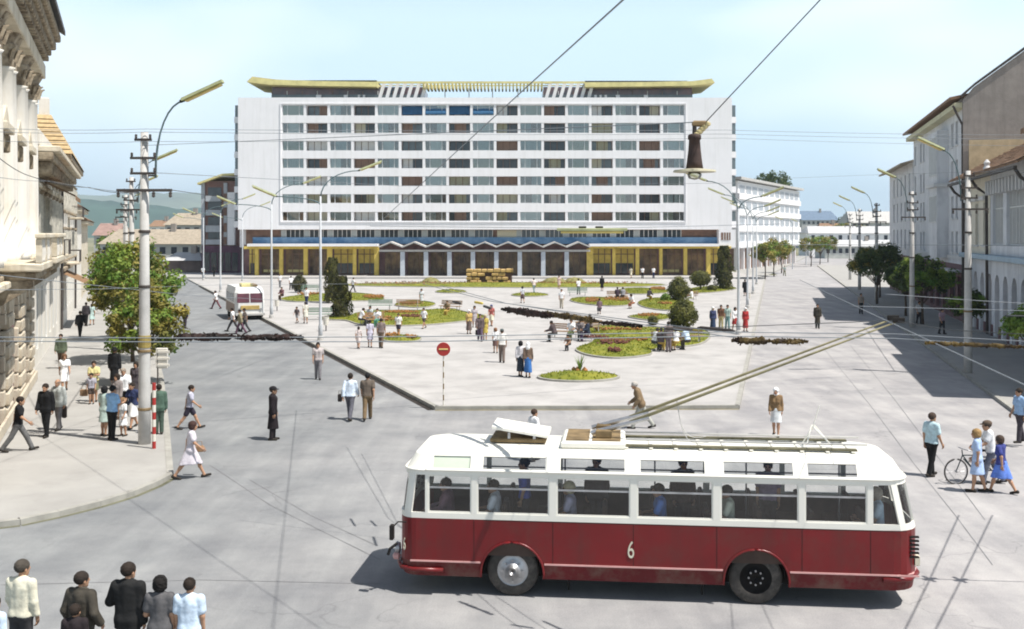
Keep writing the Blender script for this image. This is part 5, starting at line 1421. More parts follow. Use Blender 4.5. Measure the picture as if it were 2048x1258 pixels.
for s_ in (-1, 1):
    x0, x1 = sorted((s_ * .04, s_ * 1.02))
    MB().add([(x0, .005, 1.42), (x1, .005, 1.42), (x1, .135, 2.16), (x0, .135, 2.16), (x0, -.035, 1.42), (x1, -.035, 1.42), (x1, .10, 2.16), (x0, .10, 2.16)], [(4, 5, 6, 7), (0, 3, 2, 1), (0, 1, 5, 4), (1, 2, 6, 5), (2, 3, 7, 6), (3, 0, 4, 7)]).build('windscreen', mat('van_glass', (0.10, 0.03, 0.04), .1, .3, 1, spec=.6), van)
    MB().lathe([(.03, 0), (.12, .02), (.11, .06)], 14).build('headlight', m_steel, van, (s_ * .85, -.02, .85), (math.pi / 2, 0, 0))
    for y in (1.3, 4.9):
        MB().tube([(s_ * (VW / 2 - .12) - .12, y, .42), (s_ * (VW / 2 - .12) + .12, y, .42)], .42, 18).build('wheel', m_tyre, van)
    for k in range(5): MB().box(min(s_ * VW / 2, s_ * (VW / 2 + .02)), max(s_ * VW / 2, s_ * (VW / 2 + .02)), .9 + k * 1.08, 1.8 + k * 1.08, 1.45, 2.12).build('window', m_hglass, van)
    MB().box(min(s_ * VW / 2, s_ * (VW / 2 + .015)), max(s_ * VW / 2, s_ * (VW / 2 + .015)), .4, VL - .1, .5, 1.3).build('side_panel', m_vb, van)
MB().bevbox(-.75, .75, -.08, -.022, .85, 1.18, .02).build('grille', mat('van_grille_ochre', (0.42, 0.30, 0.10), .6, .3, 3), van)
MB().bevbox(-1.15, 1.15, -.16, -.022, .36, .56, .03).build('bumper', m_canopy, van)
MB().box(-.9, .9, .4, VL - .3, .2, .44).build('underbody', m_dark, van)
MB().bevbox(-.55, .35, .9, 2.4, 2.66, 2.92, .05).build('roof_box', m_roofy, van)
MB().bevbox(-.1, .75, 1.0, 3.0, 2.655, 2.85, .05).build('roof_load', m_roofbrown, van)
# ------------------------------------------------------------------ street lamps, poles, wires, signs
m_conc = mat('concrete_pole', (0.47, 0.46, 0.44), 0.85, 0.12, 1.5, 0.2, 10, dirt=((0.36, 0.33, 0.29), 1.2, 0.5, 0.52))
m_lpost = mat('lamp_post_paint', (0.46, 0.48, 0.50), 0.6, 0.1, 2)
m_arm = mat('lamp_arm_teal', (0.10, 0.15, 0.16), 0.6, 0.2, 3)
m_lhead = mat('lamp_head_olive', (0.34, 0.36, 0.20), 0.6, 0.2, 3)
m_ldiff = mat('lamp_diffuser_ochre', (0.62, 0.48, 0.16), 0.4, 0.15, 3)
m_wire = mat('wire_dark', (0.05, 0.055, 0.06), 0.7, 0.1, 3)
m_wireg = mat('wire_grey', (0.22, 0.24, 0.26), 0.7, 0.1, 3)
m_signr = mat('sign_red', (0.36, 0.035, 0.03), 0.5, 0.06, 4)
m_signw = mat('sign_white', (0.66, 0.63, 0.56), 0.5, 0.05, 4)
m_signy = mat('sign_bar_cream', (0.72, 0.58, 0.22), 0.5, 0.05, 4)

def lamp_arm(parent, base, reach, rise, direction, head=1.55, r=.035):
    """curved arm from base going up and out along direction, carrying a long fluorescent head"""
    d = Vector((math.cos(direction), math.sin(direction), 0))
    pts = []
    for k in range(9):
        t = k / 8
        pts.append(Vector(base) + d * reach * (1 - math.cos(t * math.pi / 2)) + Vector((0, 0, rise * math.sin(t * math.pi / 2) ** .9)))
    a = MB().tube(pts, [r * 1.25] * 3 + [r] * 6, 8).build('arm', m_arm, parent, smooth=True)
    e = pts[-1]; ax_ = (d + Vector((0, 0, .42))).normalized(); sd = Vector((-d.y, d.x, 0)); up = ax_.cross(sd) * -1
    if up.z < 0: up = -up
    def blk(u0, u1, w0, z0, z1, taper=.8):
        v = []
        for (u, wz) in ((u0, 1), (u1, taper)):
            for (s_, z) in ((-w0 * wz, z0), (w0 * wz, z0), (w0 * .7 * wz, z1), (-w0 * .7 * wz, z1)):
                v.append(e + ax_ * u + sd * s_ + up * z)
        return MB().add(v, [(0, 1, 2, 3), (7, 6, 5, 4), (0, 4, 5, 1), (1, 5, 6, 2), (2, 6, 7, 3), (3, 7, 4, 0)])
    hd = blk(-.05, head, .13, .02, .12, .9).build('lamp_head', m_lhead, a)
    blk(.05, head - .08, .105, -.045, .017, .9).build('diffuser', m_ldiff, hd)
    blk(-.14, -.052, .06, .0, .09, 1).build('ballast_cap', m_dark, hd)
    return a

def double_lamp(label, X, Y, height, dr, up_r, up_l, z0=PZ, rr=2.6, rl=2.9, bin_=False):
    o = empty('street_lamp', (X, Y, z0), 0, label, 'street lamp', 'double-armed lamps of the square')
    MB().lathe([(.14, 0), (.14, .9), (.10, 1.0), (.085, height * .5), (.06, height)], 12).build('post', m_lpost, o, smooth=True)
    MB().lathe([(.20, 0), (.20, .25), (.15, .3)], 12).build('base_collar', m_conc, o)
    lamp_arm(o, (0, 0, height - .2), rr, up_r, dr)
    lamp_arm(o, (0, 0, height - .6), rl, up_l, dr + math.pi)
    return o
def at_x(px, Y): return (px - 1024) / F_PX * Y
lampsL = [(641, 67.7, 'tall two-armed lamp post standing between the conifer and the crossing walker'), (543, 85.5, 'two-armed lamp post beside the small white bus'), (441, 123.5, 'two-armed lamp post halfway down the left edge of the square'), (485, 153, 'two-armed lamp post in front of the left end of the hotel'), (407, 156, 'farthest two-armed lamp post before the brown wing')]
for px, Y, lab in lampsL:
    double_lamp(lab, at_x(px, Y), Y, 9.3, math.radians(20), 1.9, .55)
lampsR = [(1477, 71.7, 'nearest two-armed lamp post along the right street kerb'), (1495, 97, 'second two-armed lamp post along the right street kerb'), (1506, 120, 'third two-armed lamp post along the right street kerb'), (1513, 143, 'fourth two-armed lamp post along the right street kerb')]
for px, Y, lab in lampsR:
    double_lamp(lab, at_x(px, Y), Y, 8.6, math.radians(-14), 1.0, 2.5, rl=2.2, rr=1.6)
for px, Y, lab in ((1585, 205, 'thin lamp post in front of the white block far along the right street'), (1612, 235, 'thin lamp post past the end of the white block')):
    o = empty('street_lamp', (at_x(px, Y), Y, .1), 0, lab, 'street lamp')
    MB().lathe([(.12, 0), (.10, 4), (.06, 9)], 8).build('post', m_lpost, o); lamp_arm(o, (0, 0, 8.8), 2, .9, math.pi)

def concrete_pole(label, X, Y, h, lamp_dir, second=False, rise=2.2, z0=.13):
    o = empty('utility_pole', (X, Y, z0), 0, label, 'pole')
    MB().lathe([(.20, 0), (.19, 1.5), (.165, 5), (.12, h)], 16).build('shaft', m_conc, o, smooth=True)
    for z in (1.1, 3.0) if Y < 45 else (3.0,): MB().lathe([(.205, z), (.215, z + .02), (.215, z + .07), (.205, z + .09)], 16).build('clamp_band', m_roofbrown, o)
    for z in (5.1, 6.9): MB().lathe([(.17, z), (.19, z + .02), (.19, z + .08), (.17, z + .1)], 16).build('clamp_band', m_pipe, o)
    if Y < 45: MB().lathe([(.198, 3.15), (.203, 3.2), (.2, 3.5), (.195, 3.55)], 16).build('ochre_band', mat('dull_ochre', (0.30, 0.23, 0.07), .8, .25, 4), o)
    for z, w in ((h - .25, .28), (h - .85, .42), (h - 1.35, .42)):
        MB().box(-w, w, -.16, -.10, z - .04, z + .04).build('crossarm', m_pipe, o)
        for s_ in (-1, 1): MB().lathe([(.02, 0), (.05, .03), (.035, .08), (.05, .11), (.02, .14)], 8, (s_ * (w - .05), -.13, z + .04)).build('insulator', m_pipe, o)
    ca = MB().box(-.85, .95, -.20, -.12, h - 1.95, h - 1.86).build('crossarm', m_pipe, o)
    for xx in (-.8, .35, .9): MB().lathe([(.02, 0), (.06, -.04), (.045, -.1), (.06, -.15), (.02, -.19)], 8, (xx, -.16, h - 1.95)).build('insulator', m_pipe, ca)
    d = Vector((math.cos(lamp_dir), math.sin(lamp_dir), 0))
    a = lamp_arm(o, (d.x * .38, d.y * .38, h - 1.5), 1.0, 2.5, lamp_dir, head=1.45, r=.03)
    MB().tube([(0, 0, h - .85), (d.x * .4, d.y * .4, h - .85)], .03, 6).build('arm_bracket', m_pipe, o)
    MB().tube([(0, 0, h - 1.42), (d.x * .4, d.y * .4, h - 1.42)], .03, 6).build('arm_bracket', m_pipe, o)
    return o
LPO = [(289, 34.4, 'nearest round concrete pole with curved lamp beside the bus stop group'), (263, 61.6, 'second concrete pole rising from the left street tree'), (252, 89, 'third concrete pole down the left street'), (249, 118, 'fourth small concrete pole far down the left street')]
for px, Y, lab in LPO: concrete_pole(lab, at_x(px, Y), Y, 10.2, math.radians(-8 if Y < 40 else 0))
RPO = [(1936, 52, 'concrete pole on the shaded right pavement before the arcade house'), (1824, 77, 'concrete pole before the tall gabled house'), (1753, 106, 'slim pole at the dark tree on the right street'), (1719, 130, 'farthest slim pole on the right street'), (1700, 158, 'last tiny pole at the bend of the right street')]
for px, Y, lab in RPO: concrete_pole(lab, at_x(px, Y), Y, 10.0, math.pi + .15)

# red and white striped post and the no-entry sign
def striped(o, h, r, n, first=True):
    for k in range(n):
        MB().lathe([(r, h * k / n), (r, h * (k + 1) / n)], 12).build('stripe', m_signr if (k % 2 == 0) == first else m_signw, o)
sp = G(887, 812, PZ)
sg = empty('road_sign', (sp.x, sp.y, PZ), 0, 'round red no-entry sign on a striped post at the tip of the square', 'road sign')
for k in range(9): MB().lathe([(.028, 2.02 * k / 9), (.028, 2.02 * (k + 1) / 9)], 10).build('stripe', m_signw if k % 2 == 0 else m_roofbrown, sg)
dsc = MB(); n = 36
vv = []
for (rr, y) in ((.265, 0), (.275, -.01), (.265, -.025)):
    vv += [(rr * math.cos(2 * math.pi * j / n), -.03 + y, 2.27 + rr * math.sin(2 * math.pi * j / n)) for j in range(n)]
dsc.add(vv, [(i * n + j, (i + 1) * n + j, (i + 1) * n + (j + 1) % n, i * n + (j + 1) % n) for i in range(2) for j in range(n)] + [tuple(range(n)), tuple(reversed(range(2 * n, 3 * n)))])
dd = dsc.build('disc', m_signr, sg)
MB().bevbox(-.18, .18, -.068, -.056, 2.245, 2.30, .004).build('white_bar', m_signy, dd)

bp_ = G(308, 897, .13)
bs = empty('striped_post', (bp_.x, bp_.y, .13), 0, 'red and white banded post close beside the nearest concrete pole', 'post')
for k in range(9): MB().lathe([(.06, 2.1 * k / 9), (.06, 2.1 * (k + 1) / 9)], 12).build('stripe', m_signr if k % 2 == 0 else m_signw, bs)
st = G(330, 868, .13)
so = empty('stop_sign_board', (st.x - .25, st.y, .13), 0, 'white boxed stop board on a thin post right of the concrete pole', 'sign')
MB().lathe([(.025, 0), (.025, 2.9)], 8).build('post', m_pipe, so)
bd_ = MB().bevbox(-.05, .32, -.02, .10, 2.25, 2.95, .02).build('board', m_signw, so)
for k in range(3): MB().bevbox(.0, .42, -.045, -.022, 2.32 + k * .23, 2.41 + k * .23, .01).build('plate', m_signw, bd_)

# suspended lamp hanging from the diagonal wire
LY = 14.2
lp = P(1389, 342, LY)
hl = empty('hanging_lamp', (lp.x, lp.y, lp.z), 0, 'dark bell-shaped lamp hanging on a wire in front of the white end wall', 'hanging lamp')
u = LY / F_PX
MB().lathe([(.12 * 1, .02), (.105, .12), (.085, .28), (.075, .42), (.09, .43), (.09, .48), (.06, .50)], 18).build('housing', mat('lamp_iron', (0.055, 0.035, 0.03), .7, .3, 6), hl, smooth=True)
MB().lathe([(.29, -.015), (.28, .01), (.16, .025), (.12, .03)], 24).build('reflector', mat('enamel_reflector', (0.45, 0.42, 0.30), .5, .15, 4), hl)
MB().lathe([(.01, -.12), (.08, -.10), (.10, -.05), (.08, -.016)], 14).build('bulb_glass', glass_mat('lamp_glass', (.9, .9, .8), .2), hl, smooth=True)
MB().tube([(0, 0, .5), (0, 0, .62), (.05, 0, .66)], .03, 8).build('hanger', m_pipe, hl)
ins = mat('insulator_cream', (0.50, 0.42, 0.22), .4, .3, 6)
for k in range(5): MB().lathe([(.02, 0), (.05, .02), (.05, .05), (.02, .07)], 10, (.03 + .035 * k, .0, .46 + .035 * k)).build('insulator', ins, hl)
MB().bevbox(-.03, .16, -.04, .04, .60, .68, .02).build('clevis', m_roofbrown, hl)

def wire(label, pts, r=.01, m=None, sag=0.0, cat='wire', name='overhead_wire'):
    out = []
    for a, c in zip(pts, pts[1:]):
        n = 12
        for k in range(n + (1 if c is pts[-1] else 0)):
            t = k / n; p = a.lerp(c, t); p.z -= sag * 4 * t * (1 - t); out.append(p)
    o = MB().tube(out, r, 6).build(name, m or m_wire, smooth=True)
    return tag(o, label, cat)
top = Vector((lp.x + .15, lp.y, lp.z + .66))
wire('wire from the hanging lamp up to the top right of the sky', [top, P(1640, 0, 12.2), P(1790, -150, 11.2)], .007)
wire('thin level wire holding the hanging lamp from the left pole', [Vector((lp.x, lp.y, lp.z + .66)), Vector((at_x(289, 34.4), 34.4, 9.9))], .008, m_wireg)
wire('thick diagonal cable from the top of the sky down across the hotel front', [P(1290, -40, 9.5), P(1060, 168, 16), P(762, 442, 40)], .010, m_wireg)
pL = Vector((at_x(289, 34.4), 34.3, 10.1)); pR = Vector((at_x(1936, 52), 52, 9.8))
wire('upper one of the long level wires crossing the sky from pole to pole', [P(-20, 256, 33), P(289, 258, 34.2), P(1450, 260, 44), P(2070, 270, 50)], .009, m_wireg, .05)
wire('middle one of the long level wires crossing the sky', [P(-20, 263, 33), P(289, 264, 34.2), P(1450, 268, 44), P(2070, 278, 50)], .009, m_wireg, .05)
wire('lowest of the long level wires crossing the sky', [P(-20, 281, 33), P(289, 283, 34.2), P(1450, 276, 44), P(2070, 292, 50)], .008, m_wireg, .05)
wire('wire slanting from the nearest pole across the hotel facade', [Vector((at_x(289, 34.4) + .4, 34.3, 9.0)), P(800, 372, 70), P(1480, 366, 72)], .012, m_wireg)
wire('wire sagging from the palace front to the first concrete pole', [P(-20, 300, 30), P(60, 352, 40), P(180, 375, 48), P(285, 385, 34.3)], .014, m_wire, .1)
wire('second wire below it fixed to the palace front', [P(-20, 352, 30), P(100, 362, 45), P(285, 388, 34.3)], .010, m_wireg, .05)
wire('cable from the first pole to the brown wing', [P(288, 385, 34.3), P(330, 378, 50), P(480, 400, 175)], .02, m_wire)
wire('faint wire crossing from the white block to the right row of poles', [P(1560, 357, 60), P(1740, 350, 62), P(2070, 340, 55)], .008, m_wireg)
wire('level wire tied between poles before the arcade house', [P(1560, 489, 78), P(1824, 490, 77), P(1936, 490, 52), P(2070, 492, 50)], .02, m_wireg)
wire('wire between tree tops and pole on the shaded pavement', [P(1770, 588, 30), P(1936, 600, 30), P(2070, 608, 30)], .009, m_wireg)
wire('level wire in front of the shaded pavement trees', [P(1700, 612, 25), P(2070, 622, 24)], .008, m_wireg)
wire('level wire across the rusticated ground floor on the left', [P(-20, 580, 28), P(200, 578, 40), P(420, 570, 60), P(900, 566, 90)], .010, m_wireg)
wire('slack wire over the left road toward the lamp posts', [P(-20, 548, 26), P(370, 590, 40), P(640, 605, 67)], .010, m_wireg)

# trolley contact wires above the bus with their fittings
cz = 5.42
def CW(px, py): return G(px, py, cz)
cwa = [CW(-60, 674), CW(345, 676), CW(850, 673), CW(1440, 664), CW(1790, 668), CW(2110, 686)]
cwb = [CW(-60, 682), CW(345, 684), CW(850, 683), CW(1440, 672), CW(1790, 677), CW(2110, 697)]
wire('rear one of the two level trolley wires above the bus', cwa, .008, m_wireg)
wire('front one of the two level trolley wires above the bus', cwb, .008, m_wireg)
cc = [CW(845, 568), CW(985, 603), CW(1280, 643), CW(1478, 668)]
wire('trolley wire curving in from the far plaza to the level pair', cc, .008, m_wireg)
cd = [CW(880, 571), CW(1010, 606), CW(1290, 650), CW(1478, 676)]
wire('second trolley wire curving in beside the first', cd, .008, m_wireg)
wr1 = [P(1786, 641, 20.4), CW(1900, 660), CW(2110, 672)]
wire('trolley wire running right from the tips of the trolley poles', [P(1300, 660, 20.6)] + wr1, .008, m_wire)
wire('outer wire above the right street running to the lower right corner', [CW(1600, 560), CW(1770, 640), CW(2060, 775)], .008, m_wireg)
m_gar = leaf_mat('dry_garland', (0.035, 0.022, 0.015), (0.20, 0.14, 0.05), 6)
def garland(label, a, c, r, dens=90, m=None):
    b = MB(); L = (c - a).length; d = (c - a).normalized()
    for _ in range(int(L * dens * 1.6)):
        t = random.random(); k = .8 + .3 * math.sin(t * 9 + a.x) * math.sin(t * 23); rr = .85 * r * k * min(1, 6 * t + .2, 6 * (1 - t) + .2)
        ang = R(0, 6.28); q = a.lerp(c, t) + Vector((R(-.03, .03), math.cos(ang) * rr * R(0, 1), math.sin(ang) * rr * R(0, 1)))
        s_ = R(.012, .032); e1 = Vector((R(-1, 1), R(-1, 1), R(-1, 1))).normalized() * s_; e2 = Vector((R(-1, 1), R(-1, 1), R(-1, 1))).normalized() * s_
        b.add([q - e1, q + e2, q + e1, q - e2], [(0, 1, 2, 3)])
    ks = [i / 22 for i in range(23)]
    b.tube([a.lerp(c, k) + Vector((0, 0, R(-.2, .2) * r)) for k in ks], [r * R(.45, .8) * min(1, 5 * k + .15, 5 * (1 - k) + .15) for k in ks], 7)
    return tag(b.build('wire_garland', m or m_gar), label, 'garland', 'garlands on the trolley wires')
def seg(line, t0, t1):
    return line[0].lerp(line[1], t0), line[0].lerp(line[1], t1)
dk = leaf_mat('dark_garland', (0.02, 0.014, 0.012), (0.06, 0.035, 0.03), 6)
garland('long dark lumpy bundle on the wire in front of the small white bus', CW(350, 675), CW(470, 673), .085, 420, dk)
garland('dark bundle on the wire ending near the walking man left of the square', CW(470, 675), CW(604, 674), .07, 330, dk)
garland('dark thick bundle on the slanting wire before the flower beds', CW(1005, 618), CW(1105, 632), .10, 420, dk)
garland('brown bundle continuing the slanting wire toward the benches', CW(1085, 626), CW(1195, 642), .08, 380)
garland('thin dark bundle on the slanting wire above the large lawn', CW(1200, 645), CW(1285, 652), .05, 300, dk)
garland('ragged brown bundle on the level wire beside the lamp post foot', CW(1465, 680), CW(1540, 683), .075, 420)
garland('ragged brown bundle on the level wire left of the trolley poles', CW(1540, 683), CW(1612, 683), .06, 380)
garland('pale ragged bundle on the wire against the shaded pavement', CW(1850, 686), CW(2048, 694), .04, 220)
for i, (a, c, lab) in enumerate((((905, 603), (922, 607), 'small dark insulator on the far slanting wire'), ((949, 604), (966, 607), 'ochre insulator beside the far slanting wire'), ((967, 612), (982, 617), 'dark insulator where the slanting wire nears the garland'), ((1395, 655), (1470, 662), 'long black rod insulator right of the ball shrub'), ((1330, 657), (1385, 659), 'black rod insulator over the benches'))):
    a3, c3 = CW(*a), CW(*c)
    o = MB().tube([a3, a3.lerp(c3, .1), a3.lerp(c3, .9), c3], [.01, .03, .03, .01], 8).build('wire_insulator', m_ochre if i == 1 else m_pipe)
    tag(o, lab, 'insulator')
# crossing fittings over the right foreground whose shadows lie on the road
def cross_fit(px, py, lab):
    g_ = G(px, py); top_ = g_ + sun_vec * (cz / sun_vec.z)
    o = empty('wire_crossing', top_, .3, lab, 'wire fitting')
    MB().bevbox(-.16, .16, -.05, .05, -.02, .03, .01).build('frog_plate', m_pipe, o)
    MB().bevbox(-.04, .04, -.2, .2, .031, .06, .01).build('frog_plate', m_pipe, o)
    return top_
f1 = cross_fit(1860, 1158, 'left wire crossing plate above the right foreground'); f2 = cross_fit(1922, 1160, 'right wire crossing plate above the right foreground')
def shadow_line(pts, lab, r=.016):
    wire(lab, [G(*p) + sun_vec * (cz / sun_vec.z) for p in pts], r, m_wire)
shadow_line([(1700, 1150), (1860, 1158), (1922, 1160), (2200, 1168)], 'cross wire joining the two crossing plates')
shadow_line([(1985, 1030), (1922, 1160), (1850, 1300)], 'wire through the right crossing plate toward the camera')
shadow_line([(1918, 1030), (1860, 1158), (1790, 1300)], 'wire through the left crossing plate toward the camera')
# long fluorescent trough on a wire before the hotel's first floor
ty = 22.0
a3, c3 = P(1114, 463, ty), P(1254, 461, ty)
o = empty('suspended_luminaire', tuple((a3 + c3) / 2), 0, 'long yellow-green lamp trough hung on a wire before the hotel first floor', 'lamp')
L = (c3 - a3).length
MB().bevbox(-L / 2, L / 2, -.09, .09, .0, .06, .01).build('trough', m_lhead, o)
MB().bevbox(-L / 2 + .08, L / 2 - .08, -.07, .07, -.05, -.002, .01).build('diffuser', m_ldiff, o)
for s_ in (-.2, .15): MB().bevbox(s_ - .08, s_ + .08, -.05, .05, .061, .10, .01).build('clamp', m_dark, o)
wire('thin wire carrying the long lamp trough', [P(740, 452, 24), P(1185, 457, ty), P(1560, 448, 24)], .007, m_wireg)

# litter bins, benches
def bin_(px, py, lab):
    g_ = G(px, py, PZ); o = empty('litter_bin', (g_.x, g_.y, PZ), 0, lab, 'bin', 'white litter bins')
    MB().lathe([(.04, 0), (.04, .45)], 8).build('foot', m_pipe, o)
    MB().lathe([(.17, .42), (.22, .98), (.23, 1.0), (.20, 1.0), (.16, .5)], 14).build('bucket', m_signw, o)
bin_(652, 662, 'white litter bin beside the tall lamp post'); bin_(554, 622, 'white litter bin just right of the small white bus'); bin_(1497, 606, 'white litter bin between the right lamp posts')
m_slat = mat('bench_slat', (0.28, 0.17, 0.09), .7, .2, 4); m_slatg = mat('bench_slat_green', (0.16, 0.24, 0.18), .7, .2, 4)
def bench(px, py, rz_, lab, m=m_slat, L=2.2):
    g_ = G(px, py, PZ); o = empty('park_bench', (g_.x, g_.y, PZ), rz_, lab, 'bench')
    for k in range(4): MB().bevbox(-L / 2, L / 2, -.22 + k * .12, -.12 + k * .12, .42, .46, .008).build('seat_slat', m, o)
    for k in range(3): MB().bevbox(-L / 2, L / 2, .27 + k * .03, .30 + k * .03, .58 + k * .13, .67 + k * .13, .008).build('back_slat', m, o)
    for x in (-L / 2 + .25, L / 2 - .25):
        MB().tube([(x, -.2, 0), (x, -.2, .41), (x, .24, .41), (x, .36, .95)], .03, 6).build('leg', m_canopy, o)
        MB().tube([(x, .24, .41), (x, .3, 0)], .03, 6).build('leg', m_canopy, o)
    return o
bench(1130, 676, math.radians(-25), 'bench with a seated group left of the large lawn')
bench(1172, 668, math.radians(-150), 'bench close to the lawn edge behind the seated men')
bench(1340, 694, math.radians(150), 'bench crowded with people right of the large lawn')
bench(1372, 684, math.radians(160), 'second bench behind the crowded one')
bench(745, 650, math.radians(30), 'bench at the conifer lawn with seated figures')
bench(760, 620, 0, 'empty green bench facing the conifer lawn', m_slatg)
bench(816, 620, 0, 'empty brown bench before the narrow flower bed', m_slat)
bench(900, 622, math.radians(-30), 'bench at the far tip of the conifer lawn', m_slat)
bench(635, 639, 0, 'pale green bench just left of the conifer', m_slatg)
bench(1235, 600, 0, 'dark bench behind the flower-covered oval lawn', m_slat)
bench(1155, 592, 0, 'small far bench left of the oval lawn', m_slatg)
bench(1375, 600, math.radians(200), 'bench by the egg-shaped bush', m_slat)
bench(620, 586, 0, 'far bench by the dark round bush', m_slatg)

# rough stone relief block before the hotel
sb = G(979, 568, .14)
ro = empty('stone_monument', (sb.x, sb.y, .14), 0, 'rough ochre stone block wall standing before the hotel entrance', 'monument')
m_mon = mat('ochre_rubble', (0.50, 0.34, 0.14), .95, .3, 1.5, .5, 6)
MB().box(-3.1, 3.1, .1, 1.0, 0, 2.0).build('core', mat('dark_rubble_core', (0.10, 0.06, 0.05), .95, .2, 2), ro)
for r_ in range(4):
    x = -3.2
    while x < 3.1:
        w = R(.5, 1.1); x2 = min(x + w, 3.25)
        if random.random() < .82:
            MB().bevbox(x + .03, x2 - .03, -.12 - R(0, .22), 1.05, r_ * .53 + R(0, .04), r_ * .53 + .5 + R(-.06, .04), .09).build('stone', m_mon, ro)
        x = x2
for px, w, lab in ((860, 3.0, 'low ochre mound in the border left of the stone block'), (1110, 4.2, 'low domed planted mound right of the stone block'), (1150, 3.6, 'second domed planted mound right of the stone block')):
    g_ = G(px, 568, .14)
    o = MB().lathe([(w / 2, 0), (w * .42, .35), (w * .25, .75), (.05, .95)], 14, (0, 0, 0)).build('planted_mound', leaf_mat('mound_plants', (.18, .17, .05), (.36, .33, .14), 2), None, (g_.x, g_.y + 1.5, .1))
    tag(o, lab, 'mound')
# ------------------------------------------------------------------ trees, shrubs
m_bark = mat('tree_bark', (0.10, 0.075, 0.055), .95, .3, 4, .4, 20)
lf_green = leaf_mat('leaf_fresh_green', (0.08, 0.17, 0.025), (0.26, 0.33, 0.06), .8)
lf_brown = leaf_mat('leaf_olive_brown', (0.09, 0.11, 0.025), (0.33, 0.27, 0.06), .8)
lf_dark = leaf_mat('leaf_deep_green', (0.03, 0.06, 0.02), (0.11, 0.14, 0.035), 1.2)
lf_conif = leaf_mat('conifer_needles', (0.030, 0.038, 0.02), (0.13, 0.12, 0.05), 1.6)
lf_topi = leaf_mat('clipped_leaves', (0.06, 0.07, 0.025), (0.19, 0.19, 0.05), 1.4)
def leaf_cloud(centres, radii, per, size, seed=0, up=.5):
    g_ = np.random.default_rng(seed)
    C = np.repeat(np.asarray(centres, float), per, axis=0); Rr = np.repeat(np.asarray(radii, float), per)
    n = len(C)
    d = g_.standard_normal((n, 3)); d /= np.linalg.norm(d, axis=1, keepdims=True)
    rad = Rr * g_.random(n) ** .45
    Pp = C + d * rad[:, None] * np.array([1, 1, .8])
    nrm = d + np.array([0, 0, up]) + g_.standard_normal((n, 3)) * .5; nrm /= np.linalg.norm(nrm, axis=1, keepdims=True)
    t = np.cross(nrm, g_.standard_normal((n, 3))); t /= np.linalg.norm(t, axis=1, keepdims=True); b = np.cross(nrm, t)
    s = size * (.6 + .8 * g_.random(n))[:, None]
    V = np.stack([Pp - t * s, Pp - b * s * .55, Pp + t * s, Pp + b * s * .55], 1).reshape(-1, 3)
    Fc = np.arange(n * 4).reshape(-1, 4)
    return V, Fc
def crown_clumps(c, rx, ry, rz_, k, cr, seed, shell=.55, low=-.7):
    g_ = np.random.default_rng(seed); out = []; rad = []
    while len(out) < k:
        p = g_.standard_normal(3); p /= np.linalg.norm(p)
        if p[2] < low: continue
        r = shell + (1 - shell) * g_.random()
        out.append((c[0] + p[0] * rx * r, c[1] + p[1] * ry * r, c[2] + p[2] * rz_ * r)); rad.append(cr * (.65 + .7 * g_.random()))
    return out, rad
def tree(label, X, Y, z0, th, cz_, rx, rz_, mats, k=46, per=90, leaf=.11, cr=.55, seed=0, cat='tree', group=None, tr=.12, ry=None):
    o = empty('street_tree', (X, Y, z0), 0, label, cat, group)
    g_ = random.Random(seed)
    cen, rad = crown_clumps((0, 0, cz_), rx, ry or rx, rz_, k, cr, seed)
    tb = MB().tube([(0, 0, -.05), (g_.uniform(-.08, .08), 0, th * .5), (g_.uniform(-.12, .12), g_.uniform(-.1, .1), th), (0, 0, cz_)], [tr, tr * .8, tr * .7, tr * .3], 8)
    for q in g_.sample(range(k), min(9, k)):
        e = Vector(cen[q]); s_ = Vector((0, 0, th * g_.uniform(.75, 1.05)))
        tb.tube([s_, s_.lerp(e, .5) + Vector((0, 0, .15)), e], [tr * .45, tr * .3, tr * .12], 5)
    tb.build('trunk', m_bark, o, smooth=True)
    nm = len(mats) if isinstance(mats, (list, tuple)) else 1
    V, Fc = leaf_cloud(cen, rad, per, leaf, seed)
    mi = np.repeat(np.arange(len(cen)) % nm, per) if nm > 1 else None
    link('crown', np_mesh('crown', V, Fc, mats, mi, False), o)
    return o
# left street trees
a_ = G(286, 790, .13)
tree('broad street tree with olive crown right behind the concrete pole', -16.9, 48.5, .13, 1.0, 2.55, 1.75, 1.75, [lf_brown, lf_green, lf_brown], 64, 105, .10, .46, 3, group='trees of the left street')
tree('taller bright green tree behind it on the left pavement', -20.4, 56.5, .13, 2.0, 4.2, 2.3, 2.2, [lf_green, lf_green, lf_brown], 80, 110, .11, .6, 4, group='trees of the left street')
tree('green tree farther down the left pavement half hidden', -25.2, 68, .13, 2.1, 4.3, 2.2, 1.8, [lf_green, lf_brown], 60, 90, .13, .6, 5, group='trees of the left street')
# right street trees
tree('bright leaved young tree at the right edge over the shaded pavement', 23.4, 47.0, .13, 1.7, 2.85, 1.15, .75, [lf_green, lf_green], 34, 80, .10, .4, 6, group='trees of the right street', tr=.07)
tree('dark tree with a sunlit top behind the second right pole', 31.3, 80, .13, 2.0, 3.6, 2.3, 1.5, [lf_dark, lf_green, lf_green], 70, 80, .12, .5, 7, group='trees of the right street')  # sunlit leaves painted as lighter green clumps among the dark ones
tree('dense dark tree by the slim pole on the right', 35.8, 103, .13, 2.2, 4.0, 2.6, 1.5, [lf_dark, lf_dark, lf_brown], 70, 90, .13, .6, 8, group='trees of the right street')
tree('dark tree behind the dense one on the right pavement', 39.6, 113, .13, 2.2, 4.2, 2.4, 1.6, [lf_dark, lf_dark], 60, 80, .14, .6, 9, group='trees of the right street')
tree('small dark tree between pole and shopfronts on the right', 33.0, 88, .13, 1.9, 3.2, 1.9, 1.2, [lf_dark], 44, 80, .12, .5, 10, group='trees of the right street')
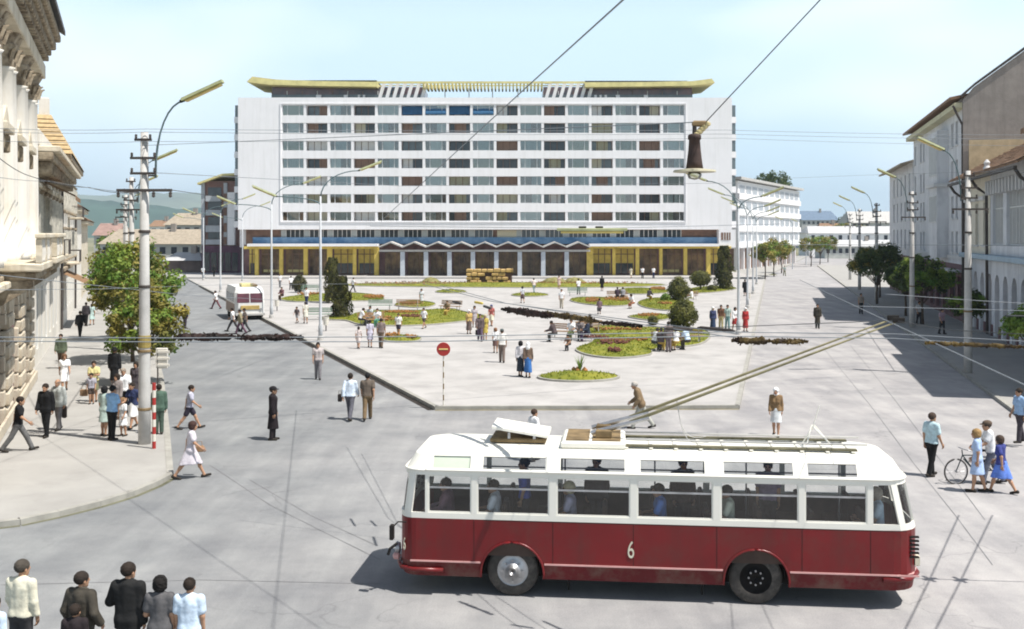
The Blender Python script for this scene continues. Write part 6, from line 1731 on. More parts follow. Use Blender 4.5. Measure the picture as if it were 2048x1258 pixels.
tree('young tree with thin trunk before the arcade', 27.0, 62, .13, 1.6, 2.7, 1.1, .8, [lf_dark, lf_dark, lf_green], 30, 70, .11, .4, 11, group='trees of the right street', tr=.06)
# far street trees in front of the white block
for i, (px, Y, rx_, cz_, lab) in enumerate(((1530, 160, 1.9, 4.0, 'leftmost round tree before the white block'), (1548, 172, 2.2, 4.4, 'full round tree before the middle of the white block'), (1563, 186, 1.9, 4.2, 'tree right of the full round one before the white block'), (1622, 225, 2.4, 4.6, 'round tree past the end of the white block'), (1640, 240, 2.5, 4.8, 'bright tree beside the bend of the right street'), (1656, 258, 2.3, 4.6, 'last street tree at the bend'))):
    tree(lab, at_x(px, Y), Y, .1, 2.2, cz_, rx_, 1.7, [lf_green, lf_brown, lf_brown], 40, 60, .17, .65, 20 + i, group='far trees of the right street')
# distant garden trees
for i, (px, Y, rx_, cz_, lab) in enumerate(((1545, 262, 5.0, 19.5, 'dark trees top showing above the white block roof'), (1655, 345, 4, 6.5, 'garden tree behind the far white hall'), (1690, 350, 4.5, 7.5, 'tall garden tree above the far white hall'), (1725, 360, 4.5, 7.0, 'broad garden tree near the slope house'), (1700, 420, 5, 12, 'dark tree on the right skyline'), (225, 215, 3, 4.2, 'far tree among old roofs on the left'), (310, 300, 4, 6, 'far garden tree before the small white house'))):
    tree(lab, at_x(px, Y), Y, 0, max(2, cz_ - 3), cz_, rx_, 3.0, [lf_green, lf_brown] if i not in (0, 4) else [lf_dark], 40, 50, .3, 1.1, 40 + i, group='distant trees')
# conifers and clipped shrubs of the square
def shrub(name, label, px, py, w, h, shape, mats, n=2600, leaf=.07, seed=0, stem=0.0):
    g0 = G(px, py, PZ); o = empty(name, (g0.x, g0.y, PZ), 0, label, 'shrub')
    g_ = np.random.default_rng(seed)
    d = g_.standard_normal((n, 3)); d /= np.linalg.norm(d, axis=1, keepdims=True)
    if shape == 'ball':
        Pp = d * np.array([w / 2, w / 2, h / 2]) * (.80 + .26 * g_.random((n, 1)) ** 1.6); Pp[:, 2] += h / 2 + stem
    elif shape == 'egg':
        k = 1 - .35 * np.clip(d[:, 2], 0, 1)
        Pp = np.stack([d[:, 0] * w / 2 * k, d[:, 1] * w / 2 * k, d[:, 2] * h / 2], 1) * (.80 + .26 * g_.random((n, 1)) ** 1.6); Pp[:, 2] += h / 2 + stem
    else:     # column: layered conifer with ragged outline
        z = g_.random(n) ** .85; a = g_.random(n) * 6.28; lay = .62 + .30 * np.abs(np.sin(z * 11 + np.sin(a * 2 + seed) * 1.3)) + .22 * np.sin(a * 3 + z * 7 + seed); rr = w / 2 * np.clip(1.05 - z, .06, 1) ** .30 * lay * np.sqrt(g_.random(n) * .45 + .55); Pp = np.stack([rr * np.cos(a), rr * np.sin(a), z * h + .1], 1); d = np.stack([np.cos(a), np.sin(a), -.3 + 0 * a], 1)
    nrm = d + g_.standard_normal((n, 3)) * .45; nrm /= np.linalg.norm(nrm, axis=1, keepdims=True)
    t = np.cross(nrm, g_.standard_normal((n, 3))); t /= np.linalg.norm(t, axis=1, keepdims=True); b = np.cross(nrm, t)
    s = leaf * (.6 + .8 * g_.random(n))[:, None]
    V = np.stack([Pp - t * s, Pp - b * s * .6, Pp + t * s, Pp + b * s * .6], 1).reshape(-1, 3)
    link('foliage', np_mesh('foliage', V, np.arange(n * 4).reshape(-1, 4), mats, (np.arange(n) // 40 % len(mats)) if isinstance(mats, list) else None, False), o)
    core = MB().lathe([(.02, .1 * h)] + [(w / 2 * .78 * math.sin(math.pi * (k + .5) / 8) if shape != 'column' else w / 2 * .6 * (1 - k / 9), h * (.1 + .8 * (k + .5) / 8)) for k in range(8)] + [(.02, .92 * h)], 12, (0, 0, stem))
    core.build('inner_branches', mat('shrub_inside', (0.035, 0.03, 0.02), .95, .2, 3), o)
    if stem: MB().tube([(0, 0, 0), (0, 0, stem + h * .3)], .08, 8).build('stem', m_bark, o)
    return o
shrub('ball_shrub', 'largest clipped ball shrub, dark at its left, behind the crowded benches', 1366, 657, 2.25, 2.15, 'egg', lf_topi, 3400, .075, 1)
shrub('ball_shrub', 'egg-shaped clipped shrub in the middle of the right lawns', 1357, 604, 2.35, 2.6, 'egg', lf_topi, 3000, .085, 2)
shrub('ball_shrub', 'clipped ball on a short stem near the tall conifer', 1401, 582, 2.6, 1.9, 'ball', lf_topi, 2600, .09, 3, stem=.55)
shrub('column_conifer', 'tall column conifer at the right end of the hotel terrace', 1448, 580, 2.6, 5.3, 'column', [lf_conif, lf_topi], 4200, .12, 4)
shrub('column_conifer', 'dark ragged conifer on the long lawn left of the middle', 683, 636, 2.0, 3.3, 'column', [lf_conif, lf_topi, lf_conif], 5200, .085, 5)
shrub('column_conifer', 'upright brownish conifer directly behind the dark ragged one', 664, 606, 2.0, 4.4, 'column', [lf_topi, lf_conif], 3600, .10, 6)
shrub('round_bush', 'small dark round bush at the far left lawn', 599, 585, 1.8, 2.1, 'egg', lf_conif, 1800, .09, 7)
shrub('round_bush', 'little green dome bush left of the largest ball shrub', 1306, 650, .85, .7, 'ball', lf_topi, 700, .06, 8)
shrub('round_bush', 'little ochre dome bush before the largest ball shrub', 1351, 655, .85, .6, 'ball', lf_topi, 700, .06, 9)
shrub('round_bush', 'low green dome left of the egg-shaped shrub', 1331, 605, 1.0, .9, 'ball', lf_green, 700, .08, 10)
shrub('round_bush', 'low brown bush right of the clipped ball', 1424, 583, 1.2, .8, 'ball', lf_topi, 700, .09, 11)
# spiky plant of the round bed
g0 = G(1160, 752, PZ)
o = empty('spiky_plant', (g0.x, g0.y, PZ + .2), 0, 'spiky upright plant in the middle of the round bed', 'plant')
for k in range(22):
    a = k * 2.4; h = R(.5, 1.0); q = R(.1, .5); c_, s_ = math.cos(a), math.sin(a)
    MB().add([(-s_ * .035, c_ * .035, 0), (s_ * .035, -c_ * .035, 0), (c_ * q * .4 + s_ * .025, s_ * q * .4 - c_ * .025, h * .6), (c_ * q, s_ * q, h), (c_ * q * .4 - s_ * .025, s_ * q * .4 + c_ * .025, h * .6)], [(0, 1, 2, 4), (4, 2, 3)]).build('leaf', lf_green, o)
for k in range(7): MB().lathe([(.02, -.1), (.12, 0), (.02, .12)], 6, (R(-.3, .3), R(-.3, .3), .1)).build('flower', m_flower, o)
# ------------------------------------------------------------------ people
def surf_net(Fd, org, h):
    ins = Fd < 0
    nx, ny, nz = Fd.shape
    acc = np.zeros((nx - 1, ny - 1, nz - 1, 3), np.float32); cnt = np.zeros((nx - 1, ny - 1, nz - 1), np.float32)
    dims = (nx, ny, nz); crosses = []
    for a in range(3):
        s0 = [slice(None)] * 3; s1 = [slice(None)] * 3; s0[a] = slice(0, -1); s1[a] = slice(1, None)
        f0, f1 = Fd[tuple(s0)], Fd[tuple(s1)]
        cr = ins[tuple(s0)] != ins[tuple(s1)]; crosses.append(cr)
        t = np.where(cr, f0 / np.where(cr, f0 - f1, 1), 0).astype(np.float32)
        o1, o2 = [k for k in range(3) if k != a]
        for b in (0, 1):
            for c in (0, 1):
                sl = [slice(None)] * 3
                sl[o1] = slice(b, dims[o1] - 1 + b); sl[o2] = slice(c, dims[o2] - 1 + c)
                cc = cr[tuple(sl)].astype(np.float32); tt = t[tuple(sl)]
                cnt += cc; acc[..., a] += tt * cc; acc[..., o1] += b * cc; acc[..., o2] += c * cc
    act = cnt > 0
    idx = -np.ones(act.shape, np.int64); ijk = np.argwhere(act); idx[act] = np.arange(len(ijk))
    V = (ijk + acc[act] / cnt[act][:, None]) * h + np.asarray(org)
    faces = []
    for a in range(3):
        o1, o2 = [(1, 2), (2, 0), (0, 1)][a]
        e = np.argwhere(crosses[a])
        e = e[(e[:, o1] > 0) & (e[:, o1] < dims[o1] - 1) & (e[:, o2] > 0) & (e[:, o2] < dims[o2] - 1)]
        if not len(e): continue
        u = np.zeros(3, int); w = np.zeros(3, int); u[o1] = 1; w[o2] = 1
        q = np.stack([idx[tuple((e - u - w).T)], idx[tuple((e - w).T)], idx[tuple(e.T)], idx[tuple((e - u).T)]], 1)
        fl = ins[tuple(e.T)]
        q[~fl] = q[~fl][:, ::-1]
        faces.append(q)
    return V, (np.concatenate(faces) if faces else np.zeros((0, 4), int))

def caps_field(grid, caps, k=.03):
    X, Y, Z = grid; D_ = None
    for (a, b, ra, rb) in caps:
        a = np.asarray(a, np.float32); b = np.asarray(b, np.float32); ab = b - a; L2 = float(ab @ ab) + 1e-9
        px, py, pz = X - a[0], Y - a[1], Z - a[2]
        t = np.clip((px * ab[0] + py * ab[1] + pz * ab[2]) / L2, 0, 1)
        d = np.sqrt((px - t * ab[0]) ** 2 + (py - t * ab[1]) ** 2 + (pz - t * ab[2]) ** 2) - (ra + t * (rb - ra))
        if D_ is None: D_ = d
        else:
            hh = np.clip(.5 + .5 * (D_ - d) / k, 0, 1); D_ = D_ + (d - D_) * hh - k * hh * (1 - hh)
    return D_
def make_grid(caps, h, pad=.05):
    pts = np.array([c[0] for c in caps] + [c[1] for c in caps]); rr = max(max(c[2], c[3]) for c in caps) + pad
    lo, hi = pts.min(0) - rr, pts.max(0) + rr
    ax_ = [np.arange(lo[i], hi[i] + h, h, dtype=np.float32) for i in range(3)]
    return np.meshgrid(*ax_, indexing='ij', sparse=True), lo
def net_caps(caps, h, cuts=(), k=.03):
    grid, lo = make_grid(caps, h)
    Fd = caps_field(grid, caps, k)
    for (n_, d) in cuts: Fd = np.maximum(Fd, n_[0] * grid[0] + n_[1] * grid[1] + n_[2] * grid[2] - d)
    Fd = np.broadcast_to(Fd, np.broadcast_shapes(Fd.shape, (grid[0].size, grid[1].size, grid[2].size))).astype(np.float32)
    return surf_net(Fd, lo, h)

def rx_(v, a): c, s = math.cos(a), math.sin(a); return np.array([v[0], v[1] * c - v[2] * s, v[1] * s + v[2] * c])
RAD = math.radians
POSES = {   # thighL, kneeL, thighR, kneeR, armL(pitch, abduct, elbow), armR, lean   (degrees, forward positive)
    'stand': (2, 3, -2, 3, (2, 7, 12), (-2, 7, 12), 0),
    'stand2': (-3, 4, 6, 10, (8, 9, 25), (0, 8, 15), 2),
    'walk': (24, 8, -20, 14, (-20, 8, 18), (22, 8, 25), 4),
    'walk2': (-18, 16, 22, 6, (20, 8, 25), (-18, 8, 18), 4),
    'stride': (30, 6, -26, 10, (-24, 10, 20), (26, 10, 30), 5),
    'slow': (10, 5, -9, 8, (-8, 7, 14), (10, 7, 18), 2),
    'hold': (2, 3, -2, 3, (22, 8, 75), (20, 8, 80), 2),
    'hands_pockets': (3, 4, -3, 4, (-8, 16, 42), (-8, 16, 42), 0),
    'behind': (2, 4, -2, 4, (-22, 6, 38), (-22, 6, 38), -2),
    'push': (20, 10, -16, 16, (38, 10, 30), (30, 10, 35), 8),
    'stoop': (26, 10, -22, 14, (10, 6, 40), (22, 6, 50), 20),
    'sit': (84, 86, 82, 84, (25, 10, 60), (25, 10, 60), 4),
    'sit_lean': (84, 92, 80, 78, (45, 10, 50), (42, 10, 55), 22),
    'arm_in_arm': (2, 3, -2, 3, (4, 12, 60), (0, 7, 12), 0),
    'arm_left': (2, 3, -2, 3, (10, 24, 70), (-4, 7, 15), 0),
}
def skeleton(pose, sex='m'):
    tl, kl, tr_, kr, aL, aR, lean = POSES[pose]
    sw = .185 if sex == 'm' else .165; hw = .085 if sex == 'm' else .09
    J = {}
    hip = np.array([0, 0, .93])
    def up(p): return hip + rx_(np.asarray(p, float) - hip, -RAD(lean))
    for s, t_, k_ in ((-1, tl, kl), (1, tr_, kr)):
        h0 = hip + np.array([s * hw, 0, -.02])
        kn = h0 + rx_((0, 0, -.43), RAD(t_)); an = kn + rx_((0, 0, -.41), RAD(t_ - k_))
        fa = RAD(max(-35, min(20, (t_ - k_) * .45)))
        toe = an + rx_((s * .02, .17, -.055), fa); heel = an + rx_((0, -.055, -.045), fa)
        J[s] = dict(hip=h0, knee=kn, ankle=an, toe=toe, heel=heel)
    for s, (pt, ab, el) in ((-1, aL), (1, aR)):
        sh = np.array([s * sw, -.01, 1.42])
        def dirv(p_, ab_): v = rx_((0, 0, -1), RAD(p_)); c, sn = math.cos(RAD(ab_)) , math.sin(RAD(ab_)); return np.array([s * sn, v[1] * c, v[2] * c])
        e = sh + dirv(pt, ab) * .29
        d2 = dirv(pt + el, ab * .3 - (el * .22 if el > 50 else 0))
        w = e + d2 * .25
        J[s].update(sh=up(sh), el=up(e), wr=up(w), hd=up(w + d2 * .01) - up(w))
        J[s]['hdir'] = (up(w + d2) - up(w))
    J['hip'] = hip; J['up'] = up; J['lean'] = lean
    low = min(min(J[s]['toe'][2] - .028, J[s]['heel'][2] - .032) for s in (-1, 1))
    J['dz'] = -low
    return J
def body_caps(J, sex, f=0.0):
    up = J['up']; c = {}
    m_ = sex == 'm'
    bw = .092 if m_ else .078; ch_ = .106 if m_ else .092
    t = []
    for s in (-1, 1):
        t.append((up((s * (.07 if m_ else .08), .0, .93)), up((s * (.075 if m_ else .055), .005, 1.12)), .105 + f, bw + f))
        t.append((up((s * (.075 if m_ else .055), .005, 1.12)), up((s * .085, .01, 1.33)), bw + f, ch_ + f))
        t.append((up((s * .035, -.012, 1.465)), J[s]['sh'] + np.array([-s * .02, 0, -.03]), .050 + f * .8, .056 + f))
    t.append((up((0, -.004, 1.0)), up((0, -.016, 1.40)), .096 + f, .094 + f))
    if not m_: t += [(up((-.07, .07, 1.27)), up((-.065, .08, 1.25)), .05 + f, .05 + f), (up((.07, .07, 1.27)), up((.065, .08, 1.25)), .05 + f, .05 + f)]
    c['torso'] = t
    c['neck'] = [(up((0, -.01, 1.42)), up((0, .015, 1.56)), .062 + f, .052 + f)]
    c['pelvis'] = [(np.array([-.07, 0, .92]), np.array([.07, 0, .92]), .115 + f, .115 + f)]
    for s in (-1, 1):
        j = J[s]
        c['uarm', s] = [(j['sh'], j['el'], .055 + f, .042 + f)]
        c['farm', s] = [(j['el'], j['wr'], .042 + f, .028 + f)]
        c['thigh', s] = [(j['hip'], j['knee'], .092 + f, .058 + f)]
        c['shin', s] = [(j['knee'], j['knee'] * .65 + j['ankle'] * .35 + np.array([0, -.012, 0]), .056 + f, .056 + f), (j['knee'] * .65 + j['ankle'] * .35 + np.array([0, -.012, 0]), j['ankle'], .055 + f, .036 + f)]
        c['foot', s] = [(j['heel'], j['toe'], .036 + f, .030 + f), (j['ankle'], j['heel'], .034 + f, .034 + f)]
    return c
# --- head, hair and hat shapes, built once in head space (chin-to-crown about 0.23, looking along +y)
HEAD = {}
def ellip(g, c, r): return (np.sqrt(((g[0] - c[0]) / r[0]) ** 2 + ((g[1] - c[1]) / r[1]) ** 2 + ((g[2] - c[2]) / r[2]) ** 2) - 1) * min(r)
def smin(a, b, k): h = np.clip(.5 + .5 * (a - b) / k, 0, 1); return a + (b - a) * h - k * h * (1 - h)
def head_grid(h):
    ax_ = [np.arange(-.26, .26, h, dtype=np.float32), np.arange(-.26, .26, h, dtype=np.float32), np.arange(-.34, .26, h, dtype=np.float32)]
    return np.meshgrid(*ax_, indexing='ij', sparse=True)
def head_piece(kind, h):
    key = (kind, h)
    if key in HEAD: return HEAD[key]
    g = head_grid(h); lo = (-.26, -.26, -.34)
    sk = ellip(g, (0, -.012, .035), (.078, .098, .09))
    if kind == 'head':
        d = smin(sk, ellip(g, (0, .022, -.045), (.056, .066, .075)), .04)
        d = smin(d, ellip(g, (0, .098, -.012), (.013, .022, .026)), .014)      # nose
        d = smin(d, ellip(g, (0, .083, -.052), (.024, .012, .010)), .01)       # lips
        d = smin(d, ellip(g, (0, .070, -.088), (.022, .018, .016)), .02)       # chin
        d = smin(d, ellip(g, (0, .080, .030), (.05, .014, .010)), .012)        # brow
        for s in (-1, 1):
            d = smin(d, ellip(g, (s * .080, -.005, -.005), (.012, .02, .032)), .008)
            d = np.maximum(d, -ellip(g, (s * .031, .096, .006), (.017, .016, .010)))
        V, Fc = surf_net(d.astype(np.float32), lo, h)
        cen = V[Fc].mean(1); mi = np.zeros(len(Fc), int)
        for s in (-1, 1): mi[(np.abs(cen[:, 0] - s * .031) < .015) & (np.abs(cen[:, 2] - .006) < .010) & (cen[:, 1] > .06)] = 1
        mi[(np.abs(cen[:, 0]) < .024) & (np.abs(cen[:, 2] + .052) < .009) & (cen[:, 1] > .07)] = 2
        HEAD[key] = (V, Fc, mi); return HEAD[key]
    fuzz = (.0045 * np.sin(70 * g[0] + 3 * np.sin(40 * g[2])) * np.sin(62 * g[1] + 20 * g[2]) * np.sin(48 * g[2] + 1)).astype(np.float32)
    big = ellip(g, (0, -.018, .044), (.092, .111, .100)) + fuzz
    face = ellip(g, (0, .11, -.045), (.075, .095, .10))
    if kind == 'short': d = np.maximum(np.maximum(big, -face), -(g[2] + .030 - .38 * g[1]))
    elif kind == 'bald': d = np.maximum(np.maximum(big, -face), np.maximum(g[2] - .055, -(g[2] + .04)))
    elif kind == 'bob':
        d = smin(ellip(g, (0, -.022, .045), (.105, .118, .105)), ellip(g, (0, -.035, -.03), (.102, .09, .075)), .04) + fuzz * 1.6; d = np.maximum(d, -face)
    elif kind == 'bun':
        d = smin(np.maximum(big, -face), ellip(g, (0, -.13, .03), (.045, .045, .045)), .02); d = np.maximum(d, -(g[2] + .05 + .25 * (g[1] + .02)))
    elif kind == 'scarf':
        d = smin(ellip(g, (0, -.015, .042), (.098, .116, .104)), ellip(g, (0, -.01, -.10), (.075, .075, .05)), .04)
        d = smin(d, ellip(g, (0, -.10, -.12), (.10, .05, .12)), .05)
        d = np.maximum(d, -ellip(g, (0, .12, -.02), (.062, .075, .085)))
    elif kind == 'hat':
        d = np.maximum(ellip(g, (0, -.012, .075), (.096, .116, .10)), -(g[2] - .045)); br = np.maximum(ellip(g, (0, -.012, .055), (.155, .175, .10)), np.abs(g[2] - .055) - .008); d = np.minimum(d, br)
    elif kind == 'cap':
        d = np.maximum(ellip(g, (0, -.02, .065), (.098, .118, .085)), -(g[2] - .045)); br = np.maximum(ellip(g, (0, .08, .05), (.085, .09, .10)), np.abs(g[2] - .05) - .009); d = np.minimum(d, br)
    V, Fc = surf_net(d.astype(np.float32), lo, h)
    HEAD[key] = (V, Fc, None); return HEAD[key]
# --- hand: palm, four curled fingers and a thumb, pointing along -z, palm towards the body
def hand_mesh():
    b = MB()
    b.tube([(0, 0, 0), (0, .002, -.03), (0, .004, -.085)], [.026, .036, .038], 8)
    b.v = [(x * .5, y, z) if True else 0 for x, y, z in b.v]
    for k, (y, L) in enumerate(((-.029, .062), (-.010, .074), (.010, .078), (.028, .070))):
        p0 = Vector((0, y, -.08)); p1 = p0 + Vector((-.010, y * .1, -L * .48)); p2 = p1 + Vector((-.024, 0, -L * .34)); p3 = p2 + Vector((-.022, 0, -L * .12))
        b.tube([p0, p1, p2, p3], [.0098, .0092, .0082, .006], 5)
    b.tube([(0, .028, -.025), (-.012, .052, -.05), (-.022, .058, -.078), (-.03, .056, -.098)], [.014, .012, .010, .007], 5)
    return np.array(b.v), b.f
HAND_V, HAND_F = hand_mesh()
def tri_quads(fs):
    out = []
    for f in fs:
        if len(f) == 4: out.append(f)
        elif len(f) == 3: out.append((f[0], f[1], f[2], f[2]))
        else:
            for k in range(1, len(f) - 1, 2): out.append((f[0], f[k], f[min(k + 1, len(f) - 1)], f[min(k + 2, len(f) - 1)]))
    return out
def poly_mesh(name, V, polys, mats, mi=None):
    me = bpy.data.meshes.new(name); me.from_pydata([tuple(p) for p in V], [], [tuple(f) for f in polys])
    for m in mats: me.materials.append(m)
    if mi is not None: me.polygons.foreach_set('material_index', mi)
    me.polygons.foreach_set('use_smooth', [True] * len(me.polygons)); me.update()
    return me

m_skin = mat('skin', (0.42, 0.24, 0.15), .6, .06, 8); m_eye = mat('eye_dark', (0.03, 0.02, 0.02), .4, .1, 8); m_lip = mat('lips', (0.32, 0.11, 0.09), .6, .1, 8)
CLO = {}
def cloth(c):
    k = 'cloth_%02x%02x%02x' % tuple(int(v * 255) for v in c)
    return mat(k, c, .85, .18, 9, .55, 7, bdist=.03)
BODYC = {}
def skin_body(pose, sex, h, voxel):
    key = (pose, sex, voxel)
    if key in BODYC: return BODYC[key]
    J = skeleton(pose, sex); cp = body_caps(J, sex)
    caps = cp['torso'] + cp['neck'] + cp['pelvis']
    for s in (-1, 1): caps = caps + cp['uarm', s] + cp['farm', s] + cp['thigh', s] + cp['shin', s] + cp['foot', s]
    V, Fc = net_caps(caps, voxel)
    BODYC[key] = (J, V, Fc); return BODYC[key]
GARM = {}
def garment(kind, pose, sex, voxel):
    key = (kind, pose, sex, voxel)
    if key in GARM: return GARM[key]
    J = skeleton(pose, sex); seated = pose.startswith('sit'); up = J['up']
    f = .020 if kind not in ('jacket', 'coat') else .032
    cp = body_caps(J, sex, f); cuts = []
    ln = RAD(J['lean']); nz_ = np.array([0, math.sin(ln), math.cos(ln)])
    def above(z): p = up((0, 0, z)); return (tuple(nz_), float(nz_ @ p))          # keep below z
    def below(z): p = up((0, 0, z)); return (tuple(-nz_), float(-nz_ @ p))        # keep above z
    caps = []
    if kind in ('shirt', 'blouse', 'jacket', 'coat', 'dress', 'sleeveless'):
        caps += cp['torso'] + cp['pelvis']
        for s in (-1, 1):
            j = J[s]
            if kind in ('shirt', 'dress'): caps.append((j['sh'], j['sh'] * .35 + j['el'] * .65, .062 + f, .058 + f))
            elif kind == 'sleeveless': pass
            else:
                caps += cp['uarm', s]; caps.append((j['el'], j['el'] * .08 + j['wr'] * .92, .046 + f, .038 + f))
        cuts.append(above(1.535))
    if kind == 'shirt' or kind == 'sleeveless' or kind == 'blouse': cuts.append(below(.90 if not seated else .93))
    if kind == 'jacket': cuts.append(below(.80 if not seated else .90)); caps += [(np.array([-.07, 0, .93]), np.array([-.075, -.0, .80]), .125, .135), (np.array([.07, 0, .93]), np.array([.075, 0, .80]), .125, .135)] if not seated else []
    if kind in ('dress', 'skirt', 'coat', 'longskirt'):
        zh = {'dress': .50, 'skirt': .50, 'coat': .36, 'longskirt': .26}[kind]
        kn = (J[-1]['knee'] + J[1]['knee']) / 2
        if seated:
            for s in (-1, 1): caps.append((J[s]['hip'], J[s]['knee'] + np.array([0, .02, -.02]), .125, .095)); 
            caps.append((J[-1]['knee'], J[1]['knee'], .09, .09))
            caps += [(J[s]['knee'], J[s]['knee'] * .5 + J[s]['ankle'] * .5, .09, .085) for s in (-1, 1)]
        else:
            w = .20 if kind != 'coat' else .19
            for s in (-1, 1):
                e = J[s]['knee'] + (J[s]['ankle'] - J[s]['knee']) * (.75 if zh < .45 else .2)
                caps.append((np.array([s * .05, 0, 1.0]), np.array([e[0] * .9, e[1] * .85, min(e[2], zh)]), .105, w * .72))
            caps.append((np.array([0, 0, 1.0]), np.array([0, kn[1] * .6, zh]), .12, w))
            cuts.append(((0, 0, -1), -zh))
        if kind in ('skirt', 'longskirt'): cuts.append(above(1.03)); caps += cp['pelvis']
    if kind in ('trousers', 'shorts'):
        caps += cp['pelvis']
        for s in (-1, 1):
            j = J[s]
            if kind == 'trousers':
                caps += [(j['hip'], j['knee'], .105, .078), (j['knee'], j['ankle'] + np.array([0, 0, .0]), .080, .070)]
            else: caps.append((j['hip'], j['hip'] * .35 + j['knee'] * .65, .110, .100))
        caps += [(up((-.07, 0, .95)), up((.07, 0, 1.0)), .112, .10)]
        cuts.append(above(1.02))
    V, Fc = net_caps(caps, voxel, cuts, .022)
    GARM[key] = (V, Fc); return GARM[key]
def shoes(pose, sex, voxel):
    key = ('shoes', pose, sex, voxel)
    if key in GARM: return GARM[key]
    J = skeleton(pose, sex); out = []
    for s in (-1, 1):
        j = J[s]; out.append(net_caps([(j['heel'], j['toe'], .045, .040), (j['heel'] + (j['ankle'] - j['heel']) * .4, j['heel'], .043, .045)], min(voxel, .02)))
    GARM[key] = out; return out

MESHC = {}
def person(label, px=None, py=None, h=1.72, yaw=0, pose='stand', sex='m', hair='short', hairc=(.022, .015, .011), top='shirt', topc=(.7, .7, .7), bot='trousers', botc=(.08, .08, .09), shoec=(.03, .025, .02), at=None, z=0.0, turn=0, group=None, res=None, headc=None):
    """one figure: continuous skin body with head and hands joined on, clothes, hair and shoes as its parts"""
    p = Vector(at) if at is not None else G(px, py, z)
    Y = p.y
    vox = res or (.017 if Y < 26 else .021 if Y < 50 else .028 if Y < 80 else .038)
    hv = .011 if Y < 26 else .014 if Y < 60 else .022
    s = h / 1.72; child = h < 1.45
    o = empty('person', p, RAD(yaw), label, 'person', group); o.scale = (s, s, s)
    J, V, Fc = skin_body(pose, sex, h, vox)
    dz = np.array([0, 0, J['dz']]) if not pose.startswith('sit') else np.array([0, 0, J['dz']])
    key = ('body', pose, sex, vox, hv, turn, child)
    hc = J['up']((0, .02, 1.615)); tz = Matrix.Rotation(RAD(turn), 3, 'Z') @ Matrix.Rotation(RAD(-J['lean'] * .5), 3, 'X')
    tz = np.array(tz) * (1.09 if not child else 1.24)
    if key not in MESHC:
        HVt, HF, hmi = head_piece('head', hv)
        vs = [V + dz, HVt @ tz.T + hc + dz]; polys = [tuple(f) for f in Fc] + [tuple(int(i) + len(V) for i in f) for f in HF]
        mi = [0] * len(Fc) + list(map(int, hmi)); k = len(V) + len(HVt)
        for sd in (-1, 1):
            d = Vector(J[sd]['hdir']).normalized(); hvv = HAND_V.copy()
            if sd < 0: hvv = hvv * np.array([-1, 1, 1])
            q = Vector((0, 0, -1)).rotation_difference(d).to_matrix()
            hv3 = (hvv * 1.05) @ np.array(q).T + J[sd]['wr'] + dz
            fs = HAND_F if sd > 0 else [tuple(reversed(f)) for f in HAND_F]
            vs.append(hv3); polys += [tuple(i + k for i in f) for f in fs]; mi += [0] * len(fs); k += len(hv3)
        MESHC[key] = poly_mesh('body', np.concatenate(vs), polys, [m_skin, m_eye, m_lip], mi)
    link('body', MESHC[key], o)
    def part(name, Vp, Fp, m, off=True):
        kk = (name, id(Vp), m.name, turn, child)
        if kk not in MESHC: MESHC[kk] = np_mesh(name, Vp + (dz if off else 0), Fp, m)
        link(name, MESHC[kk], o)
    if top:
        Vp, Fp = garment(top, pose, sex, vox); part({'sleeveless': 'top'}.get(top, top), Vp, Fp, cloth(topc))
    if bot:
        Vp, Fp = garment(bot, pose, sex, vox); part({'longskirt': 'skirt'}.get(bot, bot), Vp, Fp, cloth(botc))
    for Vp, Fp in shoes(pose, sex, vox): part('shoe', Vp, Fp, cloth(shoec))
    if hair:
        def hp(kind, name, colr):
            Vp, Fp, _ = head_piece(kind, hv); kk = (name, kind, hv, colr, pose, turn, child, sex)
            if kk not in MESHC: MESHC[kk] = np_mesh(name, Vp @ tz.T + hc + dz, Fp, cloth(colr))
            link(name, MESHC[kk], o)
        if hair in ('hat', 'cap'): hp('short', 'hair', (.05, .035, .025)); hp(hair, hair, hairc)
        elif hair == 'scarf': hp('scarf', 'headscarf', hairc)
        else: hp(hair, 'hair', hairc)
    return o

BLK = (.008, .008, .009); WHT = (.76, .76, .76); GRY = (.22, .22, .23); DGR = (.045, .045, .048); BRN = (.09, .058, .038); NAVY = (.025, .035, .09); BLUE = (.22, .38, .62); LBL = (.55, .66, .78); CRM = (.62, .58, .44); OCH = (.40, .28, .07); RED = (.34, .03, .03); MAUVE = (.50, .46, .54); OLV = (.16, .16, .09); DKB = (.03, .05, .16); KHK = (.28, .24, .15); GRN = (.40, .50, .46)
SW = .13
# foreground group, seen from behind at the lower left
def FG(px, ptop, h): ptop += 9; Y = (CAMH - h) * F_PX / (ptop - HOR); return Vector(((px - 1024) / F_PX * Y, Y, 0))
fgp = 'onlookers standing at the lower left'
person('man in a loose cream shirt, leftmost of the foreground onlookers', at=FG(42, 1119, 1.76), h=1.76, yaw=-12, pose='stand2', top='blouse', topc=(.66, .63, .50), botc=DGR, hairc=(.06, .05, .04), turn=-20, group=fgp)
person('balding man in a dark grey-brown jacket among the foreground onlookers', at=FG(163, 1142, 1.68), h=1.68, yaw=-15, pose='hands_pockets', top='jacket', topc=(.06, .052, .04), botc=DGR, hair='short', hairc=(.025, .018, .014), turn=-25, group=fgp)
person('small boy with a white collar in front of the man in the brown jacket', at=FG(150, 1207, 1.28), h=1.28, yaw=5, pose='stand', top='jacket', topc=(.022, .016, .018), botc=DGR, turn=-10, group=fgp)
person('tall man in a black suit arm in arm with the woman in grey', at=FG(257, 1124, 1.80), h=1.80, yaw=-6, pose='arm_left', top='jacket', topc=(.014, .014, .014), botc=BLK, turn=-22, group=fgp)
